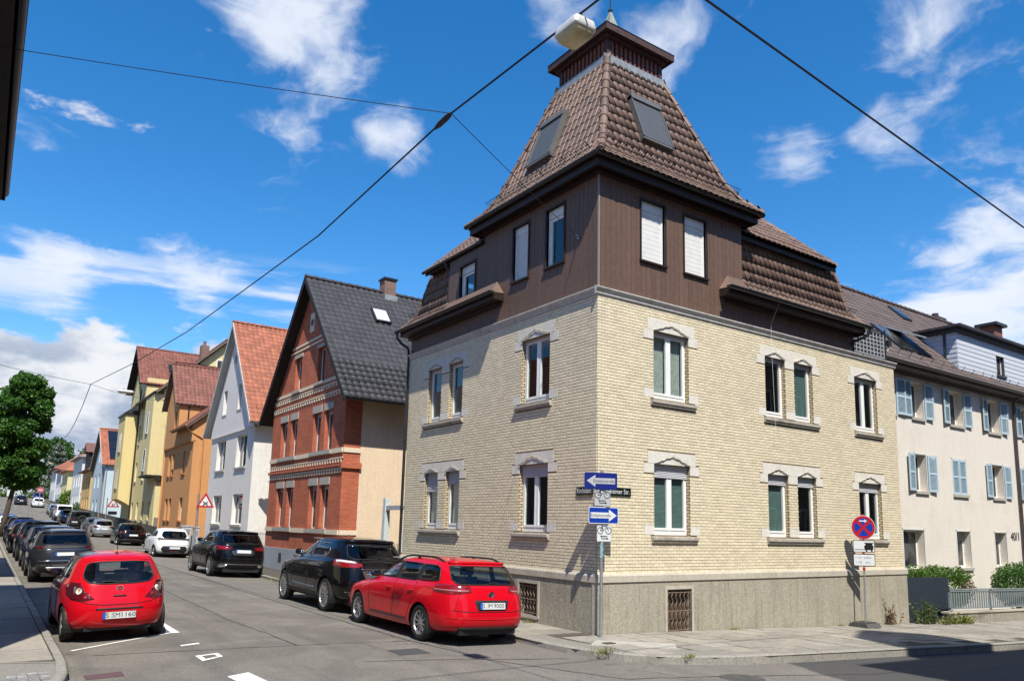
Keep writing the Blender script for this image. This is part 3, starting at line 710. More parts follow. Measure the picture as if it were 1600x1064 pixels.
# ---- tower storey: vertical boards
ZB, ZT = 5.78, 8.33; TX, TY = 4.54, 4.40
TWR = [(1.19, 1.91, 6.60, 7.98), (2.53, 3.26, 6.60, 7.98)]; TWL = [(1.12, 1.76, 6.62, 7.97), (2.45, 3.08, 6.62, 7.97)]
DW = (4.80, 5.55, 6.60, 7.68)                                     # dormer window on the left side
mb = MB()
FR.wall(mb, [(0, ZB-.02), (TX, ZB-.02), (TX, ZT), (0, ZT)], TWR, .12); FL.wall(mb, [(0, ZB-.02), (6.15, ZB-.02), (6.15, 8.0), (TY, 8.0), (TY, ZT), (0, ZT)], TWL+[DW], .12)
FR.box(mb, TX, 9.12, ZB-.02, 6.30, -.3, 0); FL.box(mb, 6.15, LL-.02, ZB-.02, 6.30, -.3, 0)
mb.quad((TX, 0, 5.5), (TX, TY, 5.5), (TX, TY, ZT), (TX, 0, ZT)); mb.quad((0, TY, 7.6), (TX, TY, 7.6), (TX, TY, ZT), (0, TY, ZT)); mb.quad((9.12, 0, 5.7), (9.12, 8, 5.7), (9.12, 8, 6.3), (9.12, 0, 6.3))
cl = mb.build('cladding', m_brown, CH)
def boards(F, a, b, z0, z1f, wins, bw=.146):
    u = a
    while u < b-.02:
        e = min(u+bw, b); segs = [(z0, z1f)]
        for (p, q, c, d) in wins:
            if q > u+.004 and p < e-.004:
                pp = max(u, p-.03); segs2 = []
                for (s0, s1) in segs: segs2 += [(s0, c-.03), (d+.03, s1)]
                segs = segs2
                # sliver beside the window
                if p-.03 > u+.02: segs3 = ((u, p-.03, c-.03, d+.03),)
                elif q+.03 < e-.02: segs3 = ((q+.03, e, c-.03, d+.03),)
                else: segs3 = ()
                for (x0, x1, c0, c1) in segs3:
                    t = MB(); F.box(t, x0+.004, x1-.004, c0, c1, .002, .016); t.build('board', m_board, cl)
        for (s0, s1) in segs:
            if s1-s0 > .03: t = MB(); F.box(t, u+.0035, e-.0035, s0, s1, .002, .016+random.uniform(0, .002)); t.build('board', m_board, cl)
        u = e
boards(FR, .03, TX, ZB, ZT-.02, TWR); boards(FL, .03, 4.4, ZB, ZT-.02, TWL); boards(FL, 4.4, 6.15, ZB, 7.98, [DW])
boards(FR, TX+.004, 9.12, ZB, 6.28, []); boards(FL, 6.15, LL-.02, ZB, 6.28, [])
mb = MB(); mb.box(-.022, .018, -.022, .018, ZB, ZT); mb.build('corner_strip', m_strip, CH)
for F, (a, b, c, e), st in [(FR, w, 'shut') for w in TWR]+[(FL, TWL[1], 'shut'), (FL, TWL[0], 'open'), (FL, DW, 'open')]:
    mb = MB()
    for q in ((a-.035, a, c-.03, e+.035), (b, b+.035, c-.03, e+.035), (a, b, e, e+.035)): F.box(mb, *q, -.12, .045)
    F.box(mb, a-.05, b+.05, c-.04, c, -.10, .075)
    wo = mb.build('window', m_brown, CH)
    mb = MB(); F.box(mb, a, b, e-.20, e, -.10, -.04); mb.build('shutter_box', m_rshut, wo)
    mb = MB()
    for q in ((a, a+.045, c, e-.2), (b-.045, b, c, e-.2)): F.box(mb, *q, -.10, -.045)
    mb.build('shutter_rail', white_pvc, wo)
    if st == 'shut':
        v = e-.2; k = .105 if F is FR else .045; mb = MB()
        while v > c+.01:
            w_ = max(c, v-k); F.box(mb, a+.045, b-.045, w_+.005, v, -.085, -.062); mb.prism([F.p(a+.045, w_+.004, -.07), F.p(a+.045, w_, -.085), F.p(a+.045, w_+.005, -.085)], F.U*(b-a-.09)); v -= k
        mb.build('roller_shutter', m_rshut, wo)
    else:
        mb = MB()
        for q in ((a+.045, a+.11, c, e-.2), (b-.11, b-.045, c, e-.2), (a+.11, b-.11, c, c+.07), (a+.11, b-.11, e-.27, e-.2)): F.box(mb, *q, -.12, -.07)
        mb.build('sash', white_pvc, wo); mb = MB(); F.box(mb, a+.1, b-.1, c+.06, e-.26, -.10, -.092); mb.build('pane', glass, wo)
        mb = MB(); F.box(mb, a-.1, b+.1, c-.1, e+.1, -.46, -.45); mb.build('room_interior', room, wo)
# ---- roof tiles
def tile_mesh(name, w, l, mat, amp=.036, seg=7):
    """interlocking clay tile: rolled profile, thick front edge; x across, y up the slope, z out"""
    prof = []
    for i in range(seg+1):
        t = [0, .06, .22, .40, .58, .72, .78, 1.0][i]; hgt = [0, .72, 1., 1., .92, .62, .0, -.06][i]; prof.append((t*w-w/2, amp*hgt))
    t = MB(); n = seg+1
    lo = [(x, -.035, z+.020) for x, z in prof]; hi = [(x, l*1.04, z+.004) for x, z in prof]; fb = [(x, -.033, z+.010) for x, z in prof]
    t.add(lo+hi+fb, [(i, i+1, n+i+1, n+i) for i in range(seg)]+[(2*n+i, 2*n+i+1, i+1, i) for i in range(seg)])
    me = bpy.data.meshes.new(name); me.from_pydata(t.v, [], t.f); me.materials.append(mat); me.polygons.foreach_set('use_smooth', [i < seg for i in range(2*seg)]); return me
TM = {}
def rframe(O, U, S):
    U = Vector(U).normalized(); S = Vector(S); S = (S-U*S.dot(U)).normalized(); N = U.cross(S)
    return U, S, N
def tiles(parent, O, U, S, poly, w, l, mat, budget, restmb, amp=.026, skip=None):
    """lay tiles on the plane through O (u along the eave, s up the slope) wherever they fall inside poly"""
    O = Vector(O); U, S, N = rframe(O, U, S); key = (mat.name, round(w, 3), round(l, 3))
    if key not in TM: TM[key] = tile_mesh('tile', w, l, mat, amp)
    me = TM[key]; base_v = [v.co.copy() for v in me.vertices]; base_f = [tuple(p.vertices) for p in me.polygons]
    u0 = min(p[0] for p in poly); u1 = max(p[0] for p in poly); s1 = max(p[1] for p in poly); s = 0.; row = 0
    while s < s1-.02:
        u = u0+w/2
        while u < u1+w/2:
            if pt_in(poly, u, s+l*.5) or pt_in(poly, u-w*.3, s+l*.4) and pt_in(poly, u+w*.3, s+l*.4):
                if not (skip and skip(u, s+l/2)):
                    jit = random.uniform(-.004, .004); m4 = Matrix(((U.x, S.x, N.x, 0), (U.y, S.y, N.y, 0), (U.z, S.z, N.z, 0), (0, 0, 0, 1))); p = O+U*u+S*(s+jit)+N*random.uniform(0, .004)
                    m4 = Matrix.Translation(p) @ m4
                    if budget[0] > 0: inst('tile', me, parent, m4); budget[0] -= 1
                    else: restmb.add([m4 @ v for v in base_v], base_f)
            u += w
        s += l; row += 1
def ridge(mb, a, b, r=.09, step=.33):
    """overlapping half-round ridge tiles from a up to b"""
    a = Vector(a); b = Vector(b); L_ = (b-a).length; n = max(1, round(L_/step)); t = (b-a)/n; side = t.cross(Vector((0, 0, 1))).normalized(); upv = side.cross(t).normalized()
    for i in range(n):
        p = a+t*i; q = a+t*(i+1)*1.0+t*.12; vs_ = []
        for (c, rr) in ((p, r*1.18), (q, r*.95)):
            for k in range(7): an = math.pi*k/6; vs_.append(c+side*math.cos(an)*rr+upv*(math.sin(an)*rr-.02))
        mb.add(vs_, [(k, k+1, 7+k+1, 7+k) for k in range(6)]+[tuple(range(7))])
def snow_guard(mb, a, b, nrm, h=.20, sp=.075):
    a = Vector(a); b = Vector(b); nrm = Vector(nrm); L_ = (b-a).length; n = int(L_/sp); rad = .0065
    for f in (.25, .98): mb.tube([a+nrm*h*f, b+nrm*h*f], rad, 5)
    for i in range(n+1): p = a.lerp(b, i/n); mb.tube([p+nrm*h*.2, p+nrm*h], rad*.8, 4, False)
    for i in range(0, n+1, 11):
        p = a.lerp(b, i/n); mb.tube([p, p+nrm*h*1.05], .013, 4)
def gutter(mb, pts, r=.065):
    """half-round gutter along pts with its outside to the right of travel handled by roundness"""
    for a, b in zip(pts, pts[1:]):
        a = Vector(a); b = Vector(b); t = (b-a).normalized(); sd = t.cross(Vector((0, 0, 1))); vs_ = []
        for c in (a-t*.03, b+t*.03):
            for k in range(9): an = math.pi*k/8; vs_.append(c+sd*math.cos(an)*r-Vector((0, 0, 1))*math.sin(an)*r)
        mb.add(vs_, [(k, k+1, 10+k, 9+k) for k in range(8)]+[tuple(range(9)), tuple(range(9, 18))])
        for c in (-1, 1): mb.tube([a+sd*r*c, b+sd*r*c], .009, 5)
# tower eaves: soffit, fascia, gutter
OV = .34; AX, AY = 2.27, 2.20
x0, x1, y0, y1 = -OV, TX+OV, -OV, TY+OV
mb = MB(); mb.box(x0+.06, x1-.06, y0+.06, y1-.06, 8.30, 8.33)
for q in ((x0+.05, x1-.05, y0+.05, y0+.075), (x0+.05, x1-.05, y1-.075, y1-.05)): mb.box(q[0], q[1], q[2], q[3], 8.24, 8.45)
for q in ((x0+.05, x0+.075), (x1-.075, x1-.05)): mb.box(q[0], q[1], y0+.076, y1-.076, 8.24, 8.45)
mb.box(-.12, TX+.12, -.12, -.02, 8.20, 8.298); mb.box(-.12, -.02, -.02, TY+.12, 8.20, 8.298)
mb.build('eaves_soffit', m_brown, CH)
mb = MB(); g = .03; gutter(mb, [(x0-g, y1, 8.47), (x0-g, y0-g, 8.47), (x1+g, y0-g, 8.47), (x1+g, y1, 8.47)]); mb.build('gutter', dark_metal, CH)
mb = MB()
prof = [(8.46, 2.62), (8.80, 2.26), (9.25, 1.98), (12.03, .95)]
for (za, ha), (zb, hb) in zip(prof, prof[1:]):
    for sg in range(4):
        ca = [(AX-ha, AY-ha, za), (AX+ha, AY-ha, za), (AX+ha, AY+ha, za), (AX-ha, AY+ha, za)]; cb = [(AX-hb, AY-hb, zb), (AX+hb, AY-hb, zb), (AX+hb, AY+hb, zb), (AX-hb, AY+hb, zb)]
        mb.quad(ca[sg], ca[(sg+1) % 4], cb[(sg+1) % 4], cb[sg])
troof = mb.build('tower_roof', m_under, CH)
budget = [300]; restt = MB()
TW, TL = .19, .31
dirs = [((1, 0, 0), (0, 1, 0)), ((0, -1, 0), (1, 0, 0))]           # right face, left face
skyb = {}
for fi, (U, In) in enumerate(dirs):
    U = Vector(U); In = Vector(In)
    for (za, ha), (zb, hb) in zip(prof, prof[1:]):
        O = Vector((AX, AY, za))-In*ha; S = In*(ha-hb)+Vector((0, 0, zb-za)); Ls = S.length
        tiles(troof, O, U, S, [(-ha, 0), (ha, 0), (hb, Ls+.05), (-hb, Ls+.05)], TW, TL if Ls > .7 else Ls/2, m_tile, budget, restt)
for fi, (U, In) in enumerate([((0, 1, 0), (-1, 0, 0)), ((-1, 0, 0), (0, -1, 0))]):
    U = Vector(U); In = Vector(In)
    for (za, ha), (zb, hb) in zip(prof, prof[1:]):
        O = Vector((AX, AY, za))-In*ha; S = In*(ha-hb)+Vector((0, 0, zb-za)); Ls = S.length
        tiles(troof, O, U, S, [(-ha, 0), (ha, 0), (hb, Ls+.05), (-hb, Ls+.05)], TW, TL if Ls > .7 else Ls/2, m_tile, [0], restt)
mb = MB()
for (sx_, sy_) in ((-1, -1), (1, -1), (-1, 1), (1, 1)):
    for (za, ha), (zb, hb) in zip(prof, prof[1:]): ridge(mb, (AX+sx_*ha, AY+sy_*ha, za+.02), (AX+sx_*hb, AY+sy_*hb, zb+.02), .085, .34)
mb.build('hip_tiles', m_tile, CH)
mb = MB(); za, ha = 8.98, 2.15
snow_guard(mb, (AX-ha+.35, AY-ha, za), (AX+ha+.02, AY-ha, za), Vector((0, -.85, .52))); mb.build('snow_guard', black_plastic, CH); mb = MB(); snow_guard(mb, (AX-ha, AY-ha+.35, za), (AX-ha, AY+ha+.02, za), Vector((-.85, 0, .52)))
mb.build('snow_guard', black_plastic, CH)
# roller-shuttered skylights
def skylight(Fu, In, ucen, v0, v1, w, parent, lean=.0):
    U = Vector(Fu); In = Vector(In); (za, ha), (zb, hb) = prof[2], prof[3]
    S = (In*(ha-hb)+Vector((0, 0, zb-za))).normalized(); N = -In*S.z+Vector((0, 0, 1))*(S.dot(In))
    def pos(z): return Vector((AX, AY, z))-In*(ha+(hb-ha)*(z-za)/(zb-za))+U*ucen
    a = pos(v0); L_ = (pos(v1)-a).length; mb = MB()
    mb.obox(a-U*w/2+N*.02, U*.04, S*L_, N*.15); mb.obox(a+U*(w/2-.04)+N*.02, U*.04, S*L_, N*.15); mb.obox(a-U*w/2+N*.02+S*(L_-.10), U*w, S*.16, N*.17); mb.obox(a-U*w/2+N*.02-S*.05, U*w, S*.06, N*.12)
    so_ = mb.build('skylight', m_skyframe, parent); mb = MB(); n = int((L_-.12)/.055)
    for i in range(n): mb.obox(a-U*(w/2-.04)+N*.10+S*(i*.055+.012), U*(w-.08), S*.047, N*.05)
    mb.build('roller_shutter', m_skyshut, so_)
SKYPOS = [((1, 0, 0), (0, 1, 0), -.27, 9.62, 10.82, .98), ((0, -1, 0), (1, 0, 0), -.38, 9.62, 10.82, .95)]
for q in SKYPOS: skylight(*q, CH)
# lantern
LH = .93
mb = MB(); mb.box(AX-LH-.075, AX+LH+.075, AY-LH-.075, AY+LH+.075, 11.98, 12.13); mb.prism([(AX-LH-.09, AY-LH-.09, 11.90), (AX+LH+.09, AY-LH-.09, 11.90), (AX+LH+.09, AY+LH+.09, 11.90), (AX-LH-.09, AY+LH+.09, 11.90)], (0, 0, .10)); mb.build('lead_flashing', m_lead, CH)
mb = MB(); p_ = .12
for sx_ in (-1, 1):
    for sy_ in (-1, 1): cx_, cy_ = AX+sx_*(LH-p_/2), AY+sy_*(LH-p_/2); mb.box(cx_-p_/2, cx_+p_/2, cy_-p_/2, cy_+p_/2, 12.10, 12.68)
for sg in (-1, 1):
    mb.box(AX-LH+p_, AX+LH-p_, AY+sg*(LH-.05)-.04, AY+sg*(LH-.05)+.04, 12.10, 12.15); mb.box(AX-LH+p_, AX+LH-p_, AY+sg*(LH-.05)-.04, AY+sg*(LH-.05)+.04, 12.60, 12.68)
    mb.box(AX+sg*(LH-.05)-.04, AX+sg*(LH-.05)+.04, AY-LH+p_, AY+LH-p_, 12.10, 12.15); mb.box(AX+sg*(LH-.05)-.04, AX+sg*(LH-.05)+.04, AY-LH+p_, AY+LH-p_, 12.60, 12.68)
lan = mb.build('lantern', m_lantern, CH)
mb = MB(); mb.box(AX-LH+.16, AX+LH-.16, AY-LH+.16, AY+LH-.16, 12.05, 12.66); mb.build('louvre_backing', black_plastic, lan)
sm = MB(); sm.box(-.038, .038, -.03, .03, 0, .45); sme = bpy.data.meshes.new('slat'); sme.from_pydata(sm.v, [], sm.f); sme.materials.append(M('lantern_slat_wood', (.17, .066, .05), .7, .25, 10))
for i in range(11):
    t = -LH+p_+(2*LH-2*p_)*(i+.5)/11
    for sg in (-1, 1):
        inst('slat', sme, lan, Matrix.Translation((AX+t, AY+sg*(LH-.05), 12.15))); inst('slat', sme, lan, Matrix.Translation((AX+sg*(LH-.05), AY+t, 12.15)) @ Matrix.Rotation(math.pi/2, 4, 'Z'))
E_ = 1.15; mb = MB()
mb.box(AX-E_+.08, AX+E_-.08, AY-E_+.08, AY+E_-.08, 12.69, 12.74)
for sg in (-1, 1):
    mb.box(AX-E_, AX+E_, AY+sg*(E_-.02)-.02, AY+sg*(E_-.02)+.02, 12.66, 12.83); mb.box(AX+sg*(E_-.02)-.02, AX+sg*(E_-.02)+.02, AY-E_+.04, AY+E_-.04, 12.66, 12.83)
    mb.box(AX-LH-.08, AX+LH+.08, AY+sg*(LH+.04)-.04, AY+sg*(LH+.04)+.04, 12.60, 12.69); mb.box(AX+sg*(LH+.04)-.04, AX+sg*(LH+.04)+.04, AY-LH, AY+LH, 12.60, 12.69)
mb.build('lantern_eaves', m_lantern, CH)
mb = MB(); sp_ = [(12.83, E_+.015), (12.95, 1.0), (13.08, .78), (13.25, .52), (13.5, .29), (13.8, .14), (14.15, .05), (14.22, .03)]
for (za, ha), (zb, hb) in zip(sp_, sp_[1:]):
    ca = [(AX-ha, AY-ha, za), (AX+ha, AY-ha, za), (AX+ha, AY+ha, za), (AX-ha, AY+ha, za)]; cb = [(AX-hb, AY-hb, zb), (AX+hb, AY-hb, zb), (AX+hb, AY+hb, zb), (AX-hb, AY+hb, zb)]
    for k in range(4): mb.quad(ca[k], ca[(k+1) % 4], cb[(k+1) % 4], cb[k])
sro = mb.build('lantern_roof', m_copper, CH); mb = MB()
mb.tube([(AX, AY, 14.1), (AX, AY, 15.6)], .018, 6); mb.lathe((AX, AY, 14.22), (0, 0, 1), [(0, 0), (.05, .03), (.06, .06), (.03, .11), (0, .12)], 10); mb.build('finial', dark_metal, sro)
# ---- mansard roofs
mb = MB()
# right: eave y=-.33 from x=3.62..9.32 ; steep part to y=.25,z=8.05
MP_R = [(-.33, 6.46), (.02, 6.88), (.28, 8.02)]
XR0, XR1 = 4.54, 9.22; YL0, YL1 = 6.15, 8.40
for (a, za), (b, zb) in zip(MP_R, MP_R[1:]):
    mb.quad((XR0, a, za-.03), (XR1-(a+.33)*.6, a, za-.03), (XR1-(b+.33)*.6, b, zb-.03), (XR0, b, zb-.03))
    mb.quad((a, YL0, za-.03), (a, YL1-(a+.33)*1.1, za-.03), (b, YL1-(b+.33)*1.1, zb-.03), (b, YL0, zb-.03))
    mb.quad((XR1-(a+.33)*.6, a, za-.03), (XR1-(a+.33)*.6, 8, za-.03), (XR1-(b+.33)*.6, 8, zb-.03), (XR1-(b+.33)*.6, b, zb-.03))
    mb.quad((a, YL1-(a+.33)*1.1, za-.03), (9, YL1-(a+.33)*1.1, za-.03), (9, YL1-(b+.33)*1.1, zb-.03), (b, YL1-(b+.33)*1.1, zb-.03))
# upper hipped roof
UX1, UY1, UZ, PT = 8.62, 7.58, 8.07, 1.03; k = UY1/2
apx = [(k, k, UZ+k*PT), (UX1-k, k, UZ+k*PT)]
mb.poly([(0, .04, UZ), (UX1, .04, UZ), apx[1], apx[0]]); mb.poly([(0, UY1, UZ), (0, .04, UZ), apx[0]]); mb.poly([(UX1, .04, UZ), (UX1, UY1, UZ), apx[1]]); mb.poly([(UX1, UY1, UZ), (0, UY1, UZ), apx[0], apx[1]])
mroof = mb.build('mansard_roof', m_under, CH)
b2 = [240]
for (a, za), (b, zb) in list(zip(MP_R, MP_R[1:]))[::-1]:
    S = Vector((0, b-a, zb-za)); Ls = S.length
    xa = XR1-(a+.33)*.6-XR0; xb = XR1-(b+.33)*.6-XR0
    tiles(mroof, (XR0, a, za), (1, 0, 0), S, [(0, 0), (xa, 0), (xb, Ls+.02), (0, Ls+.02)], TW, .30 if Ls > .7 else Ls/2, m_tile, b2, restt)
    ya = YL1-(a+.33)*1.1; yb = YL1-(b+.33)*1.1; S = Vector((b-a, 0, zb-za))
    tiles(mroof, (a, ya, za), (0, -1, 0), S, [(0, 0), (ya-YL0, 0), (ya-YL0, Ls+.02), (ya-yb, Ls+.02)], TW, .30 if Ls > .7 else Ls/2, m_tile, b2, restt)
S = Vector((0, 1, PT)).normalized(); Ls = k*math.sqrt(1+PT*PT)
tiles(mroof, (TX, .02, UZ+.03), (1, 0, 0), S, [(0, 0), (UX1-TX, 0), (UX1-TX-k, Ls), (0, Ls)], .2, .31, m_tile, b2, restt)
S = Vector((1, 0, PT)); tiles(mroof, (-.02, UY1, UZ+.03), (0, -1, 0), S, [(0, 0), (UY1-TY, 0), (UY1-TY, Ls), (k, Ls)], .2, .31, m_tile, b2, restt)
restt.build('tile_rest', m_tile, mroof, kind='stuff')
# strip of roof in front of the dormer and its hip ends, eaves boxes, gutters
mb = MB(); a, za = MP_R[0]; b, zb = MP_R[1]
mb.quad((a, 3.5, za), (a, YL0, za), (-.01, YL0, zb-.03), (-.01, 3.75, zb-.03)); mb.poly([(a, 3.5, za), (-.01, 3.75, zb-.03), (-.01, 3.45, za)])
mb.build('eave_strip', m_tile, CH); mb = MB()
mb.quad((3.75, a, za), (XR0, a, za), (XR0, -.01, zb-.03), (4.0, -.01, zb-.03)); mb.poly([(3.75, a, za), (4.0, -.01, zb-.03), (3.7, -.01, za)])
mb.build('eave_strip', m_tile, CH)
mb = MB()
mb.box(3.72, XR1+.02, -.30, -.01, 6.27, 6.30); mb.box(3.72, XR1+.02, -.325, -.30, 6.27, 6.43); mb.box(3.70, 3.72, -.325, -.02, 6.27, 6.43); mb.box(3.9, XR1, -.12, -.02, 6.18, 6.268)
mb.box(XR1-.02, XR1+.02, -.30, 7, 6.2, 6.44); mb.build('eaves_box', m_brown, CH); mb = MB()
mb.box(-.30, -.01, 3.46, YL1, 6.27, 6.30); mb.box(-.325, -.30, 3.46, YL1, 6.27, 6.43); mb.box(-.325, -.02, 3.44, 3.46, 6.27, 6.43); mb.box(-.12, -.02, 3.6, YL1-.1, 6.18, 6.268)
mb.build('eaves_box', m_brown, CH); mb = MB(); mb.box(TX+.02, UX1, .07, .10, UZ-.13, UZ); mb.box(TX+.02, UX1, .07, .30, UZ-.02, UZ); mb.build('roof_edge', m_brown, CH); mb = MB(); mb.box(-.015, .01, TY+.02, UY1, UZ-.10, UZ-.005); mb.box(.0, .25, TY+.02, UY1, UZ-.03, UZ-.008)
mb.build('roof_edge', m_brown, CH)
for gp, gr in (([(3.60, -.40, 6.44), (9.40, -.40, 6.44)], .065), ([(-.40, 8.52, 6.44), (-.40, 3.40, 6.44)], .065), ([(-.08, UY1, UZ), (-.08, TY+.05, UZ)], .05)): mb = MB(); gutter(mb, gp, gr); mb.build('gutter', dark_metal, CH)
mb = MB(); mb.tube([(9.36, -.40, 6.40), (9.36, -.40, 6.30), (9.30, -.30, 6.18), (9.10, -.06, 6.05), (9.05, -.03, 5.95)], .04, 8); mb.build('downpipe', dark_metal, CH); mb = MB(); mb.tube([(-.40, 8.45, 6.40), (-.40, 8.45, 6.25), (-.30, 8.38, 6.1), (-.10, 8.30, 5.95), (-.05, 8.33, 5.80), (-.05, 8.36, -1)], .042, 8); mb.build('downpipe', dark_metal, CH); mb = MB()
mb.tube([(-.08, 6.30, UZ-.02), (-.06, 6.28, 7.9), (.02, 6.20, 7.75), (.0, 6.20, 7.0), (-.03, 6.22, 6.75)], .035, 8); mb.build('downpipe', dark_metal, CH)
mb = MB(); snow_guard(mb, (XR0+.1, -.06, 6.80), (XR1-.1, -.06, 6.80), Vector((0, -.8, .6)), .17); mb.build('snow_guard', black_plastic, CH); mb = MB(); snow_guard(mb, (-.06, YL0+.1, 6.80), (-.06, YL1-.2, 6.80), Vector((-.8, 0, .6)), .17); mb.build('snow_guard', black_plastic, CH)
mb = MB(); ridge(mb, (UX1, .04, UZ+.02), (apx[1][0], apx[1][1], apx[1][2]+.02)); mb.build('hip_tiles', m_tile, CH); mb = MB(); ridge(mb, (0, UY1, UZ+.02), (apx[0][0], apx[0][1], apx[0][2]+.02)); 
mb.build('hip_tiles', m_tile, CH); mb = MB()
for (a, za), (b, zb) in zip(MP_R, MP_R[1:]): ridge(mb, (XR1-(a+.33)*.6, a, za+.01), (XR1-(b+.33)*.6, b, zb+.01), .07)
mb.build('hip_tiles', m_tile, CH); mb = MB()
for (a, za), (b, zb) in zip(MP_R, MP_R[1:]): ridge(mb, (a, YL1-(a+.33)*1.1, za+.01), (b, YL1-(b+.33)*1.1, zb+.01), .07)
mb.build('hip_tiles', m_tile, CH)
# chimney on the mansard and dormer cheek
m_redbrick = MBRICK('chimney_brick', (.22, .085, .055), (.15, .06, .045), (.22, .2, .17), .2, .07)
mb = MB(); mb.box(8.70, 9.08, .55, 1.0, 6.8, 8.50); mb.box(8.67, 9.11, .52, 1.03, 8.50, 8.58); mb.build('chimney', m_redbrick, CH)
mb = MB(); mb.quad((.0, 6.15, 6.3), (.6, 6.15, 6.3), (.6, 6.15, 8.05), (0, 6.15, 8.05)); mb.build('dormer_cheek', m_brown, CH)
# roof terrace with a lattice screen at the right-hand end
mb = MB(); mb.box(9.14, LR+.02, .02, 7, 5.74, 5.80); mb.build('terrace_floor', m_lead, CH)
m_scr = M('white_lattice', (.36, .37, .38), .5, .1)
mb = MB(); n = 9
for i in range(n+1): u = 9.36+i*1.58/n; mb.box(u-.012, u+.012, .11, .13, 5.86, 6.60)
for j in range(7): z = 5.90+j*.115; mb.box(9.35, 10.96, .13, .145, z-.012, z+.012)
ls = mb.build('lattice_screen', m_scr, CH)
mb = MB()
for u in (9.34, 10.97): mb.tube([(u, .09, 5.78), (u, .09, 6.72)], .022, 6)
mb.tube([(9.34, .09, 6.64), (10.97, .09, 6.64)], .016, 6); mb.tube([(9.34, .09, 5.85), (10.97, .09, 5.85)], .014, 6); mb.tube([(10.97, .09, 6.64), (10.97, 3, 6.64)], .016, 6)
mb.tube([(11.0, .05, 6.1), (11.12, .05, 6.3), (11.05, .05, 6.55)], .014, 5); mb.box(11.0, 11.16, 0, .12, 6.25, 6.42)
mb.build('terrace_railing', dark_metal, CH)
mb = MB(); mb.box(9.36, 10.95, .16, .17, 5.86, 6.62); mb.build('screen_backing', M('grey_slab_behind_screen', (.09, .1, .12), .5, .2), ls)
mb = MB(); mb.tube([(5.48, -.36, 6.38), (5.48, -.10, 5.9), (5.50, -.095, 4.9), (5.56, -.10, 3.0)], .003, 4); mb.build('hanging_cable', white_pvc, CH)
# ================================================================== houses up the street (fronts in line with the corner house, x = 0)
def stucco(name, col, **k):
    kw = dict(rough=.92, var=.07, scale=14, bump=.006, bscale=55, stain=.32, stainc=tuple(v*.68 for v in col), sscale=.7, streak=.22); kw.update(k); return M(name, col, **kw)
def farglass():
    m = MATS.get('far_window_glass')
    if m: return m
    m, nt, b = pbsdf('far_window_glass'); MATS['far_window_glass'] = m
    tc = nt.nodes.new('ShaderNodeTexCoord'); n = NN(nt, 'ShaderNodeTexNoise', i_Scale=1.4, i_Detail=2.0); nt.links.new(tc.outputs['Object'], n.inputs['Vector'])
    nt.links.new(mixc(nt, sstep(nt, n.outputs[0], .4, .65), (.015, .017, .018), (.10, .10, .095)), b.inputs['Base Color'])
    b.inputs['Roughness'].default_value = .03; b.inputs['Specular IOR Level'].default_value = .55; return m
fgl = farglass()
def win(F, u0, u1, s, h, parent, bars=1, d=-.13, frm=white_pvc, sill=None, fr_=.06, sillw=.06, glassm=None, shut=0., shutm=None):
    mb = MB(); f0, f1 = d-.03, d
    for q in ((u0, u0+fr_, s, h), (u1-fr_, u1, s, h), (u0+fr_, u1-fr_, s, s+fr_), (u0+fr_, u1-fr_, h-fr_, h)): F.box(mb, *q, f0, f1)
    edges = [u0+fr_]+[u0+(u1-u0)*k/bars for k in range(1, bars)]+[u1-fr_]
    for e in edges[1:-1]: F.box(mb, e-fr_*.6, e+fr_*.6, s+fr_, h-fr_, f0, f1+.004)
    wo = mb.build('window', frm, parent)
    for a, b in zip(edges, edges[1:]):
        m2 = MB(); F.box(m2, a, b, s+fr_*.9, h-fr_*.9, d-.022, d-.014); m2.build('pane', glassm or fgl, wo)
    if shut: m2 = MB(); F.box(m2, u0, u1, h-shut, h, d-.005, d+.03); m2.build('roller_shutter', shutm or shut_grey, wo)
    if sill: m2 = MB(); F.box(m2, u0-sillw, u1+sillw, s-.10, s-.002, d, .07); m2.build('sill', sill, wo)
    return wo
def gable_roof(parent, yr, zr, half, ze, x0, x1, mat, tw=.25, tl=.30, budget=None, name='roof', thick=.10, verge=None, soffit=None, both_sides=True):
    """pitched roof with its ridge along x"""
    budget = budget if budget is not None else [0]
    mb = MB()
    for sg in (-1, 1):
        a = (x0, yr, zr); b = (x1, yr, zr); c = (x1, yr+sg*half, ze); d = (x0, yr+sg*half, ze); dn = Vector((0, 0, -thick))
        P = [Vector(p) for p in (a, b, c, d)]; mb.add(P+[p+dn for p in P], [(0, 1, 2, 3), (4, 7, 6, 5), (0, 3, 7, 4), (3, 2, 6, 7), (2, 1, 5, 6)])
    ro = mb.build(name, soffit or m_soff, parent); rest = MB(); L_ = math.hypot(half, zr-ze)
    for sg in ((-1, 1) if both_sides else (-1,)):
        U = Vector((1, 0, 0)) if sg < 0 else Vector((-1, 0, 0)); S = Vector((0, -sg*half, zr-ze)); O = Vector((x0 if sg < 0 else x1, yr+sg*half, ze))
        tiles(ro, O, U, S, [(0, 0), (x1-x0, 0), (x1-x0, L_), (0, L_)], tw, tl, mat, budget if sg < 0 else [0], rest, .03)
    if rest.v: rest.build('tile_rest', mat, ro, kind='stuff')
    mb = MB(); ridge(mb, (x0-.02, yr, zr+.02), (x1, yr, zr+.02), .10, .36); mb.build('ridge_tiles', mat, ro, kind='stuff')
    if verge:
        mb = MB()
        for sg in (-1, 1):
            a = Vector((x0-.025, yr, zr+.03)); b = Vector((x0-.025, yr+sg*half, ze+.03)); mb.prism([a, b, b+Vector((0, 0, -.22)), a+Vector((0, 0, -.26))], (.03, 0, 0))
        mb.build('verge_board', verge, ro)
    return ro
m_soff = M('dark_soffit_boards', (.014, .011, .009), .7, .3, 9)
